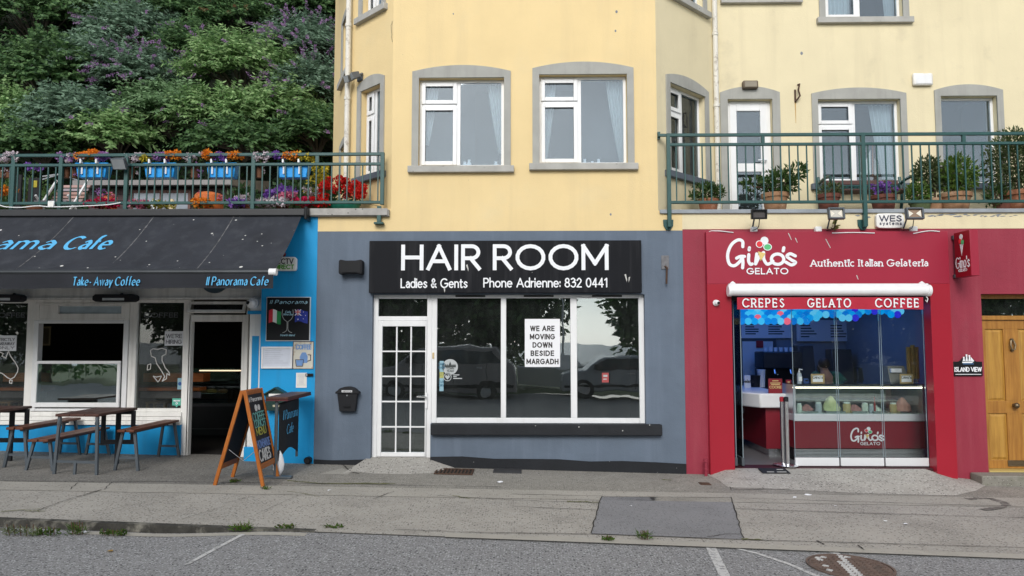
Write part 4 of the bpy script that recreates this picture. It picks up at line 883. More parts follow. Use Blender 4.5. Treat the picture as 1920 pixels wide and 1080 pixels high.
MB().box(a, b, yb2-.05, yb2-.001, zfl, d).build('leaf', WHITE, t, bevel=.006); MB().frame(a-.06, b+.06, zfl, d+.06, .055, yb2-.06, yb2-.002, wb=0.01).build('frame', STEEL, t)
a, b, c, d = RC(1424, 639, 1437, 652, 3.9); t = thing('safety_sign', 'small red sign beside the staff door top', 'sign', ((a+b)/2, 3.9, c))
MB().box(a, b, yb2-.075, yb2-.052, c, d).build('plate', pm('sign_red', (.35, .02, .03), .5), t); m = MB(); m.box(a+.05, (a+b)/2-.02, yb2-.079, yb2-.0755, c+.06, d-.06).box((a+b)/2+.02, b-.05, yb2-.079, yb2-.0755, c+.06, d-.06); m.build('symbol', BLACK, t)
# serving counter on the left with red front
yk = .95; a, b, c, d = RC(1425, 738, 1487, 765, yk); t = thing('serving_counter', 'red fronted serving counter with thick white top inside the gelato doorway', 'counter', ((a+b)/2, 1.4, zfl))
a0 = go0+.12
MB().prism([(0, 0)]*3, 0, .1) if 0 else None
m = MB(); tz0, tz1 = c, d
pts = [(a, yk), (b, yk), (b, 3.2), (a0, 3.2), (a0, 2.1), (a-.25, 2.1), (a-.25, 1.4)]
n = len(pts); m.add([(p[0], p[1], tz0) for p in pts]+[(p[0], p[1], tz1) for p in pts], [tuple(range(n-1, -1, -1)), tuple(range(n, 2*n))]+[(i, (i+1) % n, (i+1) % n+n, i+n) for i in range(n)])
m.build('counter_top', pm('white_counter_top', (.72, .73, .75), .3, .03, 4), t, bevel=.02)
MB().box(a+.12, b-.06, yk+.12, 3.1, zfl+.12, tz0-.001).box(a0+.05, a+.12, 2.25, 3.1, zfl+.12, tz0-.002).build('counter_front', pm('dark_red_laminate', (.20, .008, .02), .35, .05, 3, spec=.5), t, bevel=.004)
MB().box(a+.18, b-.1, yk+.2, 3.0, zfl, zfl+.119).build('toe_kick', CHROME, t)
q = at(1396, 787, 2.25); m = MB(); text(m, 'U', q.x, q.z, .14, .12, 2.244, .003, align='c'); m.ydisc(q.x-.04, q.z+.16, .05, 2.241, 2.246).ydisc(q.x+.05, q.z+.15, .05, 2.240, 2.246); m.build('cone_print', VIN, t, smooth=False)
for (p0, q0, p1, q1, Y, lb) in ((1441, 710, 1467, 741, 1.0, 'dark red special offer card standing at the end of the white counter'), (1474, 712, 1484, 738, 1.15, 'narrow dark red card partly behind the barrier post')):
    a, b, c, d = RC(p0, q0, p1, q1, Y); t = thing('menu_card', lb, 'card', ((a+b)/2, Y, tz1))
    MB().box(a, b, Y, Y+.02, tz1+.001, d).build('card', pm('wine_red_card', (.22, .015, .025), .45), t, bevel=.003)
    m = MB(); wd = b-a; text(m, 'COOKIE', (a+b)/2, tz1+.08, .035, .22, Y-.003, .002, align='c') if wd > .15 else None
    [m.box((a+b)/2-wd*f, (a+b)/2+wd*f, Y-.003, Y-.0005, d-dz, d-dz+.014) for f, dz in ((.22, .04), (.36, .075), (.32, .10))]; m.build('print', pm('gold_print', (.6, .45, .2), .5), t, smooth=False)
a, b, c, d = RC(1399, 722, 1411, 738, 2.3); t = thing('picture_frame', 'small white framed card at the far end of the serving counter', 'card', ((a+b)/2, 2.4, tz1)); MB().box(a, b, 2.4, 2.42, tz1+.001, tz1+.22).build('frame', PAPER, t, bevel=.004); m = MB(); text(m, 'Gelato', (a+b)/2, tz1+.09, .05, .2, 2.396, .002, align='c'); m.build('print', BLET, t, smooth=False)
for px, lb, mt, r, h_ in ((1417, 'dark round container beside the white framed card', BLKM, .09, .2), (1428, 'white paper cup stack at the back of the serving counter', PAPER, .07, .3)):
    q = at(px, 735, 2.6); t = thing('container', lb, 'container', (q.x, 2.6, tz1)); MB().lathe([(r*.85, 0), (r, h_), (r*1.06, h_), (r*1.06, h_+.012), (r*.9, h_+.012)], (q.x, 2.6, tz1+.001)).build('body', mt, t)
q = at(1462, 700, 3.4); t = thing('coffee_machine', 'dark coffee machine on the back counter behind the red card', 'coffee machine', (q.x, 3.4, zfl))
MB().box(q.x-.5, q.x+.6, 3.3, 4.0, zfl, tz1-.05).build('cabinet', BLKM, t, bevel=.01); MB().box(q.x-.32, q.x+.42, 3.35, 3.9, tz1+.3, tz1+.62).box(q.x-.32, q.x+.42, 3.6, 3.9, tz1-.049, tz1+.3).build('body', pm('dark_metal', (.05, .05, .055), .35, metal=.5), t, bevel=.02)
m = MB(); [m.tube([(q.x+k, 3.4, tz1+.3), (q.x+k, 3.35, tz1+.2), (q.x+k, 3.22, tz1+.2)], .02) for k in (-.1, .2)]; m.build('group_head', CHROME, t)
m = MB(); [m.lathe([(.035, 0), (.04, .08)], (q.x-.2+.1*k, 3.6, tz1+.621), 10) for k in range(6)]; m.build('cup_row', PAPER, t)
for p0, q0, p1, q1, Y, lb in ((1500, 648, 1532, 735, 3.3, 'tall dark glass fronted drinks dispenser behind the left of the display case'), (1562, 655, 1604, 735, 3.5, 'dark steel machine on the back counter behind the person'), (1610, 690, 1660, 735, 3.4, 'low dark machine with a sloping front on the back counter'), (1664, 670, 1682, 735, 3.2, 'pale narrow dispenser on the back counter')):
    a, b, c, d = RC(p0, q0, p1, q1, Y); t = thing('kitchen_machine', lb, 'machine', ((a+b)/2, Y, zfl)); bm = pm('machine_pale' if 'pale' in lb else 'machine_dark', (.22, .26, .32) if 'pale' in lb else (.03, .035, .045), .3, .1, 5, spec=.5)
    MB().hexa([(a, Y, c), (b, Y, c), (b, Y+.4, c), (a, Y+.4, c), (a+.02, Y+.1, d), (b-.02, Y+.1, d), (b-.02, Y+.4, d), (a+.02, Y+.4, d)]).build('body', bm, t, bevel=.012); MB().box(a-.03, b+.03, Y-.02, Y+.45, zfl, c-.001).build('cabinet', bm, t, bevel=.006); MB().box(a+.05, b-.05, Y-.01, Y+.005, c+.08, c+.14).build('panel', CHROME, t)
# display case
yc = .62; a, b, c, d = RC(1489, 722, 1735, 865, yc); t = thing('display_case', 'glass fronted gelato display case with dark red lower panel', 'display case', ((a+b)/2, yc, zfl))
zA, zB_, zC, zD, zE = [at(1612, v, yc).z for v in (720, 724, 776, 790, 841)]
MB().box(a, b, yc, yc+1.0, zA-.012, zA).build('glass_top', glass('greenish_glass', .06, (.75, .9, .85)), t)
MB().box(a, b, yc-.002, yc+.03, zB_-.032, zB_-.014).build('light_strip', emit('warm_case_light', (1, .92, .7), 3.5), t)
MB().box(a+.01, b-.01, yc+.002, yc+.01, zC, zB_-.034).build('glass_front', glass('case_glass', .03, (.88, .95, .92)), t)
[MB().box(u, u+.03, yc-.01, yc+1.0, zC, zA-.013).build('end_frame', ALU, t) for u in (a, b-.03)]
MB().box(a, b, yc-.02, yc+1.0, zD+.002, zC-.001).build('bumper_rail', pm('white_metal_rail', (.66, .68, .7), .3, .04, 4, spec=.5), t, bevel=.01)
MB().box(a+.005, b-.005, yc, yc+.95, zE, zD).build('front_panel', pm('dark_red_laminate', (.20, .008, .02)), t, bevel=.004)
m = MB(); 
for k in range(6): z = zfl+.06+k*(zE-zfl-.07)/6; m.box(a+.01, b-.01, yc+.03-.004*(k % 2), yc+.08, z, z+(zE-zfl-.07)/6*.55)
m.build('louvre', pm('satin_steel_slats', (.42, .44, .46), .35, .05, 5, spec=.6), t, bevel=.003)
MB().box(a+.02, b-.02, yc+.09, yc+.9, zfl, zE-.001).build('base', BLKM, t, smooth=False)
MB().box(a+.035, b-.035, yc+.3, yc+.92, zC+.17, zC+.18).build('shelf', pm('shelf_glass', (.3, .33, .33), .2), t)
MB().box(a+.035, b-.035, yc+.95, yc+.99, zC, zA-.02).build('back_panel', pm('case_back', (.42, .45, .44), .5), t)
h0, h1, h2, h3 = RC(1594, 798, 1659, 832, yc); logo(I4, h0, at(1626, 829, yc).z, h1-h0, t, yc-.004, .003)
GELC = {'cream': (.62, .60, .34), 'pink': (.62, .28, .26), 'white': (.7, .7, .68), 'rose': (.5, .2, .2), 'biscuit': (.55, .38, .2), 'lilac': (.5, .5, .6), 'red': (.4, .03, .03)}
random.seed(9)
for px, pw, hh, cn, kind, lb in ((1562, 32, .22, 'cream', 'mound', 'tall pale yellow gelato mound in the display case'), (1697, 30, .2, 'pink', 'mound', 'tall pink gelato mound near the right end of the display case'), (1516, 24, .09, 'rose', 'mound', 'low pinkish gelato heap at the left of the display case'), (1606, 26, .09, 'rose', 'mound', 'low reddish gelato heap in the middle of the display case'), (1645, 22, .08, 'white', 'mound', 'low white gelato heap in the display case'),
        (1535, 12, .16, 'lilac', 'jar', 'lilac jar of topping beside the yellow gelato'), (1588, 14, .16, 'biscuit', 'jar', 'jar of pink and biscuit topping right of the yellow gelato'), (1622, 12, .15, 'white', 'jar', 'white jar of topping in the middle of the display case'), (1634, 8, .13, 'lilac', 'jar', 'pale lilac tub beside the white jar'), (1675, 13, .15, 'biscuit', 'jar', 'jar of biscuit wafers left of the pink gelato'), (1640.5, 4, .24, 'red', 'bottle', 'slim red sauce bottle in the display case'), (1499, 10, .14, 'white', 'jar', 'glass jar at the left end of the display case')):
    q = at(px, 775, yc+.2); r = pw/2/124; z0 = zC+.002
    t = thing({'mound': 'gelato_mound', 'jar': 'topping_jar', 'bottle': 'sauce_bottle'}[kind], lb, {'mound': 'gelato', 'jar': 'jar', 'bottle': 'bottle'}[kind], (q.x, yc+.25, z0))
    mt = pm('gelato_'+cn, GELC[cn], .6, .15, 12, .4, 30)
    if kind == 'mound':
        MB().box(q.x-r*1.1, q.x+r*1.1, yc+.08, yc+.5, z0, z0+.03).build('tub', CHROME, t)
        m = MB(); nn = 18; prof = [(1, 0), (1, .2), (.86, .4), (.62, .6), (.48, .75), (.25, .92), (.04, 1)]; V = []
        for i, (f, u) in enumerate(prof):
            for k in range(nn): rr = r*f*(1+.10*math.sin(k*1.9+i*1.3)+random.uniform(-.05, .05)); V.append((q.x+rr*math.cos(2*math.pi*k/nn), yc+.28+rr*math.sin(2*math.pi*k/nn), z0+.03+u*hh))
        m.add(V, [(i*nn+k, i*nn+(k+1) % nn, (i+1)*nn+(k+1) % nn, (i+1)*nn+k) for i in range(6) for k in range(nn)]); m.build('gelato', mt, t)
    elif kind == 'jar':
        MB().lathe([(r*.95, 0), (r, .01), (r, hh*.75), (r*.8, hh*.85)], (q.x, yc+.2, z0)).build('jar', mt, t); MB().lathe([(r*.85, hh*.86), (r*.85, hh), (r*.3, hh*1.02)], (q.x, yc+.2, z0)).build('lid', PAPER, t)
    else: MB().lathe([(r, 0), (r, hh*.5), (r*.4, hh*.7), (r*.3, hh)], (q.x, yc+.2, z0)).build('bottle', mt, t); MB().lathe([(r*.35, hh*1.001), (r*.2, hh*1.1)], (q.x, yc+.2, z0), 8).build('cap', BLKM, t)
# things on the display case
zT_ = zA+.001
q = at(1499, 717, yc+.25); t = thing('sanitiser_bottle', 'clear hand sanitiser pump bottle on the left end of the display case', 'bottle', (q.x, yc+.25, zT_))
MB().lathe([(.035, 0), (.036, .13), (.03, .15), (.014, .165)], (q.x, yc+.25, zT_), 14).build('bottle', pm('translucent_plastic', (.45, .5, .55), .2), t); MB().lathe([(.015, .166), (.015, .19), (.006, .19), (.006, .22)], (q.x, yc+.25, zT_), 10).tube([(q.x, yc+.25, zT_+.215), (q.x+.05, yc+.25, zT_+.205)], .008).build('pump', WHITE, t); MB().box(q.x-.028, q.x+.028, yc+.211, yc+.214, zT_+.03, zT_+.1).build('label_paper', PAPER, t)
FR = pm('pale_wood_frame', (.42, .30, .14), .5, .1, 8)
for px0, px1, lb in ((1520, 1545, 'wood framed logo card near the left of the display case top'), (1686, 1711, 'wood framed logo card near the right of the display case top')):
    a, b, c, d = RC(px0, 695, px1, 713, yc+.12); t = thing('framed_card', lb, 'card', ((a+b)/2, yc+.12, zT_))
    MB().frame(a, b, zT_, zT_+(d-c), .024, yc+.1, yc+.125).build('frame', FR, t, bevel=.003); MB().box(a+.024, b-.024, yc+.108, yc+.12, zT_+.024, zT_+(d-c)-.024).build('card', PAPER, t)
    m = MB(); text(m, "Gino's", (a+b)/2, zT_+.075, .04, .16, yc+.105, .002, align='c', cap=True); m.build('lettering', BLET, t, smooth=False)
q = at(1511, 714, yc+.2); t = thing('card_reader', 'small blue box beside the sanitiser bottle', 'box', (q.x, yc+.2, zT_)); MB().box(q.x-.035, q.x+.035, yc+.17, yc+.24, zT_, zT_+.07).build('body', pm('dull_blue_plastic', (.03, .08, .25), .5), t, bevel=.008); MB().box(q.x-.02, q.x+.02, yc+.166, yc+.17, zT_+.03, zT_+.055).build('screen', BLACK, t)
a, b, c, d = RC(1663, 686, 1690, 713, yc+.4); t = thing('till', 'grey till standing behind the right framed card', 'till', ((a+b)/2, yc+.4, zT_)); MB().hexa([(a, yc+.3, zT_), (b+.1, yc+.3, zT_), (b+.1, yc+.6, zT_), (a, yc+.6, zT_), (a+.02, yc+.42, d), (b+.06, yc+.42, d), (b+.06, yc+.6, d), (a+.02, yc+.6, d)]).build('body', pm('warm_grey_plastic', (.2, .2, .18), .5), t, bevel=.01); MB().box(a+.03, a+.2, yc+.33, yc+.37, d-.1, d-.04).build('label_paper', PAPER, t)
for px, hh, dz in ((1697, .50, .0), (1705, .53, .0), (1712, .50, .0)):
    q = at(px+6, 660, yc+.45); t = thing('cone_stack', ('left', 'middle', 'right')[(px-1697)//7]+' column of nested wafer cones at the right end of the display case', 'cones', (q.x, yc+.45, zT_), 'stacks of wafer cones')
    m = MB(); pr = []; 
    for k in range(18): z = k*hh/18; pr += [(.030, z), (.036, z+hh/18*.9)]
    m.lathe(pr, (q.x, yc+.45, zT_+.06), 12).build('cones', pm('wafer_gold', (.50, .30, .08), .55, .15, 20), t); MB().lathe([(.055, 0), (.055, .01), (.03, .02), (.03, .058)], (q.x, yc+.45, zT_), 12).build('base', CHROME, t)
# folding glass panels with white bottom rails
yg = .12; zgt = at(1560, 560, yg).z
px_ = [(1491, 1573), (1576, 1657), (1660, 1741)]
for i, (p, q) in enumerate(px_):
    a, b, c, d = RC(p, 864, q, 879, yg); t = thing('glass_panel', ('left', 'middle', 'right')[i]+' frameless folding glass panel with white bottom rail across the gelato shop', 'glass door', ((a+b)/2, yg, zfl), 'closed folding glass panels of the gelato shop')
    MB().box(a, b, yg-.02, yg+.025, zfl+.012, zfl+.13).build('bottom_rail', pm('white_metal_rail', (.66, .68, .7)), t, bevel=.005)
    MB().box(a+.006, b-.006, yg-.002, yg+.006, zfl+.131, zgt).build('pane', GLG, t, smooth=False)
    MB().box(a-.001, a+.005, yg-.004, yg+.008, zfl+.132, zgt).box(b-.005, b+.001, yg-.004, yg+.008, zfl+.132, zgt).build('edge_strip', GLE, t)
    MB().box(a, b, yg-.02, yg+.025, zgt+.001, zgt+.06).build('top_rail', ALU, t)
for k, (px, dyy) in enumerate(((1377, .9), (1386, .85))):
    x = at(px, 700, .1).x-.0+.03*k; t = thing('glass_panel', ('outer', 'inner')[k]+' folded open glass panel standing edge on at the left jamb', 'glass door', (x, .5, zfl), 'folded glass panels of the gelato shop')
    MB().box(x-.004, x+.004, .1, dyy, zfl+.131, zgt).build('pane', GLG, t, smooth=False); MB().box(x-.005, x+.005, .094, .102, zfl+.132, zgt).build('edge_strip', GLE, t); MB().box(x-.02, x+.02, .094, dyy, zfl+.012, zfl+.13).build('bottom_rail', STEEL, t, bevel=.005)
# barrier posts in the doorway
for px, Y, lb in ((1469, .2, 'left chrome barrier post in the gelato doorway with red belt head'), (1477, .12, 'right chrome barrier post in the gelato doorway')):
    q = at(px, 870, Y); t = thing('barrier_post', lb, 'post', (q.x, Y, zfl)); h_ = at(px, 745, Y).z-zfl
    MB().lathe([(.15, .012), (.15, .02), (.12, .03), (.04, .04)], (q.x, Y, zfl), 24).build('base', CHROME, t); MB().lathe([(.031, .04), (.031, h_-.06)], (q.x, Y, zfl), 16).build('pole', CHROME, t)
    MB().lathe([(.034, h_-.059), (.034, h_), (.02, h_+.01)], (q.x, Y, zfl), 16).build('belt_head', pm('sign_red', (.35, .02, .03)) if px == 1469 else BLKM, t)
# person behind the case, bending down, only hair and a green shoulder show above it
px_c = at(1546, 690, yc+1.55); t = thing('person', 'person with dark brown hair and green top bending down behind the display case', 'person', (px_c.x, yc+1.6, zfl))
def skin_body(name, J, E, mat, parent):
    me = bpy.data.meshes.new(name); og = ORG[parent.name]
    me.from_pydata([(p[0]-og.x, p[1]-og.y, p[2]-og.z) for p, r in J], E, []); o = bpy.data.objects.new(name, me); COL.objects.link(o); o.parent = parent; ORG[o.name] = og
    md = o.modifiers.new('skin', 'SKIN'); 
    if not me.skin_vertices: me.attributes.new('skin_vertices', 'FLOAT', 'POINT') if 0 else None
    return o, md
def limb(m, pts, rs): m.tube(smooth3(pts), .05, 12, interp(rs, pts))
def smooth3(pts, n=5):
    q = [Vector(p) for p in pts]; e = [q[0]*2-q[1]]+q+[q[-1]*2-q[-2]]; o = [q[0]]
    for i in range(1, len(e)-2):
        p0, p1, p2, p3 = e[i-1:i+3]
        for k in range(1, n+1): u = k/n; o.append(.5*((2*p1)+(p2-p0)*u+(2*p0-5*p1+4*p2-p3)*u*u+(3*p1-p0-3*p2+p3)*u**3))
    return o
def interp(rs, pts, n=5):
    o = [rs[0]]
    for i in range(len(rs)-1): o += [rs[i]+(rs[i+1]-rs[i])*k/n for k in range(1, n+1)]
    return o
SKIN = pm('skin', (.45, .26, .19), .55, .05, 6, sub=.1); TOP = pm('green_top', (.02, .10, .055), .85, .1, 8); TRO = pm('dark_trousers', (.03, .03, .04), .9)
X, Yp, Z0 = px_c.x, yc+1.65, zfl; hz = at(1536, 684, yc+1.5).z
m = MB(); limb(m, [(X+.05, Yp+.15, Z0+.92), (X+.04, Yp+.05, Z0+1.1), (X+.01, Yp-.12, Z0+1.16), (X-.03, Yp-.22, Z0+1.22), (X-.07, Yp-.24, hz-.06)], [.16, .14, .15, .10, .055])
for s in (-1, 1):
    limb(m, [(X+s*.09, Yp+.15, Z0+.95), (X+s*.11, Yp+.05, Z0+.5), (X+s*.1, Yp+.15, Z0+.08), (X+s*.1, Yp+.0, Z0+.03)], [.10, .075, .045, .04])
    limb(m, [(X+s*.17, Yp-.14, Z0+1.2), (X+s*.25, Yp-.3, Z0+1.1), (X+s*.15, Yp-.5, Z0+.98), (X+s*.13, Yp-.58, Z0+.97)], [.07, .05, .035, .03])
    for f in range(4): m.tube([(X+s*(.115+.018*f), Yp-.58, Z0+.97), (X+s*(.11+.018*f), Yp-.63, Z0+.965), (X+s*(.11+.017*f), Yp-.66+.008*abs(f-1), Z0+.945)], .008, 6)
    m.tube([(X+s*.11, Yp-.55, Z0+.97), (X+s*.08, Yp-.59, Z0+.96), (X+s*.075, Yp-.62, Z0+.95)], .009, 6)
m.ball((X-.07, Yp-.24, hz), (.075, .095, .11), 16, 12); m.ball((X-.07, Yp-.34, hz-.02), (.013, .02, .018), 8, 6); m.ball((X-.145, Yp-.23, hz-.01), (.012, .02, .03), 8, 6); m.ball((X+.005, Yp-.23, hz-.01), (.012, .02, .03), 8, 6)
bd = m.build('body', SKIN, t)
m = MB(); m.ball((X-.07, Yp-.262, hz+.03), (.092, .105, .10), 16, 10, .03); m.ball((X-.07, Yp-.16, hz-.05), (.085, .07, .1), 12, 8, .04); m.build('hair', pm('dark_brown_hair', (.03, .014, .009), .6, .3, 30), t)
m = MB(); limb(m, [(X+.05, Yp+.15, Z0+.9), (X+.04, Yp+.05, Z0+1.1), (X+.01, Yp-.12, Z0+1.16), (X-.03, Yp-.21, Z0+1.21)], [.175, .155, .165, .11])
for s in (-1, 1): limb(m, [(X+s*.12, Yp-.12, Z0+1.2), (X+s*.19, Yp-.16, Z0+1.2), (X+s*.25, Yp-.3, Z0+1.1)], [.09, .085, .07])
m.build('green_shirt', TOP, t); m = MB()
for s in (-1, 1): limb(m, [(X+s*.08, Yp+.15, Z0+.97), (X+s*.11, Yp+.05, Z0+.5), (X+s*.1, Yp+.14, Z0+.1)], [.12, .09, .07])
m.build('trousers', TRO, t)
# ------------------------------------------------------------------ red house on the right
rh = thing('red_house', 'dark red rendered house front with a golden oak door beside the gelato shop', 'house', (dd0+.5, 0, 0))
m = MB(); grid_wall(m, xs_+.001, 13, -.6, zRed-.002, [(dd0, dd1, -.6, dt)], .004, .3); m.build('wall', RED, rh, smooth=False)
yd = .16; zt0 = at(1885, 592, yd).z; zt1 = at(1885, 600, yd).z
f = MB(); f.box(dd0, dd0+.03, yd-.03, yd+.05, db, dt).box(dd1-.03, dd1, yd-.03, yd+.05, db, dt).box(dd0+.03, dd1-.03, yd-.03, yd+.05, zt1, zt0).box(dd0+.03, dd1-.03, yd-.02, yd+.05, dt-.06, dt)
fr = f.build('door_frame', WOODD, rh, bevel=.005)
MB().box(dd0+.02, dd1-.02, yd+.02, yd+.03, zt0-.01, dt-.05).build('fanlight', GLS, fr, smooth=False)
MB().add([(dd0, .31, zt1), (dd1, .31, zt1), (dd1, 1.5, zt1), (dd0, 1.5, zt1), (dd0, .31, dt+.1), (dd1, .31, dt+.1), (dd1, 1.5, dt+.1), (dd0, 1.5, dt+.1)], [(0, 1, 2, 3), (4, 5, 6, 7), (1, 2, 6, 5), (2, 3, 7, 6), (3, 0, 4, 7)]).build('room', ROOM, rh, smooth=False)
l0, l1 = dd0+.032, dd1-.032; lz0, lz1 = db+.02, zt1-.003; W = l1-l0
pw = .5; za = [at(1880, v, yd).z for v in (863, 775, 752, 617)]
pa = (l0+.10, l0+.36); pb = (l0+W-.36, l0+W-.10)
m = MB(); grid_wall(m, l0, l1, lz0, lz1, [(*p, za[i], za[i+1]) for p in (pa, pb) for i in (0, 2)], yd, yd+.045)
dl = m.build('door', WOODD, rh, bevel=.004, smooth=False)
for p in (pa, pb):
    for i in (0, 2):
        z0, z1 = za[i], za[i+1]; m = MB(); m.box(p[0], p[1], yd+.022, yd+.04, z0, z1); b_ = .045
        m.hexa([(p[0]+.012, yd+.022, z0+.012), (p[1]-.012, yd+.022, z0+.012), (p[1]-.012, yd+.023, z1-.012), (p[0]+.012, yd+.023, z1-.012), (p[0]+b_, yd+.006, z0+b_), (p[1]-b_, yd+.006, z0+b_), (p[1]-b_, yd+.006, z1-b_), (p[0]+b_, yd+.006, z1-b_)]); m.build('door_panel', WOODP, dl, smooth=False)
q = at(1911, 645, yd); xk = l0+W/2
MB().ydisc(xk, q.z+.06, .022, yd-.03, yd, 14).tube([(xk-.02, yd-.03, q.z+.05), (xk-.035, yd-.045, q.z-.02), (xk-.02, yd-.045, q.z-.08), (xk+.02, yd-.045, q.z-.08), (xk+.035, yd-.045, q.z-.02), (xk+.02, yd-.03, q.z+.05)], .012).ydisc(xk, q.z-.09, .018, yd-.03, yd, 12).build('knocker', BRASS, dl)
q = at(1914, 760, yd); MB().ball((xk, yd-.055, q.z), .042, 16, 10).ydisc(xk, q.z, .03, yd-.02, yd).build('knob', BRASS, dl)
q = at(1905, 869, yd); MB().frame(xk-.13, xk+.13, q.z-.04, q.z+.045, .02, yd-.012, yd-.0005).box(xk-.11, xk+.11, yd-.007, yd-.0006, q.z-.02, q.z+.025).build('letter_plate', BRASS, dl, bevel=.003)
MB().box(dd0, dd1, -.02, yd+.1, db-.005, db+.018).build('threshold', pm('yellow_threshold', (.5, .38, .13), .5, .1, 6), rh, bevel=.004)
e = [gp(*v) for v in ((1838, 898), (1838, 906))]; x0 = at(1838, 890, -.25).x
MB().box(x0, dd1+.2, -.3, -.001, -.5, db-.006).build('step', pm('mossy_step_concrete', (.24, .23, .2), .9, .15, 4, .5, 40, spots=[((.08, .08, .06), 40, .3, .7), ((.45, .44, .4), 60, .3, .8)], patch=((.12, .13, .07), 3, .5, .2, .7)), rh, bevel=.015)
# house name plaque
a, b, c, d = RC(1787, 669, 1842, 705, -.02); t = thing('name_plaque', 'black house name plaque with white sailing ship beside the oak door', 'plaque', ((a+b)/2, 0, c))
w_ = b-a; zsq = at(1815, 678, -.02).z; xm = (a+b)/2
oc = [(a, c), (b, c), (b, zsq), (xm+.30*w_, zsq)]+[(xm+.22*w_*math.cos(R_(k)), zsq+.012+(d-zsq-.012)*math.sin(R_(k))) for k in range(10, 171, 20)]+[(xm-.30*w_, zsq), (a, zsq)]
MB().prism(oc, -.022, -.001).build('plate', BLACK, t, bevel=.004)
m = MB(); text(m, 'ISLAND VIEW', xm-w_*.45, c+.065, .058, .19, -.0255, .003, width=w_*.9, serif=True); m.box(a+.025, b-.025, -.0245, -.0222, c+.02, c+.028); m.build('lettering', WLET, t, smooth=False)
m = MB(); zz = zsq-.02
m.prism([(xm-.075, zz), (xm+.06, zz), (xm+.085, zz+.022), (xm-.08, zz+.018)], -.025, -.0222)
for u, h_ in ((-.055, .06), (-.015, .095), (.025, .085)): m.prism([(xm+u-.016, zz+.028), (xm+u+.018, zz+.028), (xm+u+.012, zz+.028+h_*.5), (xm+u+.014, zz+.028+h_), (xm+u-.01, zz+.028+h_), (xm+u-.006, zz+.028+h_*.5)], -.0255, -.0224)
m.prism([(xm+.045, zz+.028), (xm+.095, zz+.025), (xm+.045, zz+.09)], -.0255, -.0224); m.build('ship_emblem', WLET, t, smooth=False)
MB().box(xm-.07, xm+.085, -.0252, -.0222, zz-.016, zz-.008).build('wave_emblem', pm('wave_blue', (.1, .25, .5), .5), t)
# projecting sign
xw = at(1789, 480, -.05).x; zt_, zb_ = at(1803, 434, -.24).z, at(1803, 519, -.24).z; yw = -.055; yo = -.44; th = .115
xw = at(1790, 480, yw).x
t = thing('projecting_sign', 'red double sided projecting gelato sign at the right of the portal', 'sign', (xw, 0, zb_))
MB().box(xw, xw+th, yo, yw, zb_, zt_).build('box', REDS, t, bevel=.004)
MB().box(xw-.003, xw-.0005, yo+.005, yw-.005, zb_+.005, zt_-.005).build('face', pm('deep_red_face', (.28, .004, .014), .35, .04, 2, spec=.5), t)
MB().box(xw-.01, xw+th-.03, yw+.001, -.004, zt_-.09, zt_-.03).box(xw-.01, xw+th-.03, yw+.001, -.004, zb_+.0, zb_+.05).box(xw+.01, xw+.05, yw+.002, -.02, zb_+.05, zt_-.09).build('bracket', STEEL, t, bevel=.003)
MS = Matrix.Translation((xw-.003, 0, 0)) @ Matrix(((0, 1, 0, 0), (-1, 0, 0, 0), (0, 0, 1, 0), (0, 0, 0, 1)))
ua = -yw; ub = -yo; um = (ua+ub)/2; hh = zt_-zb_
m = MB(MS); text(m, "Gino's", ua+.03, zb_+hh*.2, .15, .10, -.003, .0025, width=ub-ua-.06, cap=True); text(m, 'GELATO', ua+.09, zb_+hh*.12, .035, .2, -.003, .0025, width=.2); m.prism([(um-.045, zb_+hh*.72), (um+.035, zb_+hh*.72), (um-.01, zb_+hh*.47)], -.003, -.0005); m.ydisc(um-.01, zb_+hh*.88, .04, -.0034, -.0005); m.build('lettering', WLET, t, smooth=False)
m = MB(MS); m.ydisc(um-.035, zb_+hh*.79, .036, -.006, -.0036); m.build('scoop_emblem', pm('scoop_red', (.75, .04, .05)), t, smooth=False); m = MB(MS); m.ydisc(um+.025, zb_+hh*.76, .036, -.0075, -.0062); m.build('scoop_emblem', pm('scoop_green', (.10, .50, .20)), t, smooth=False)
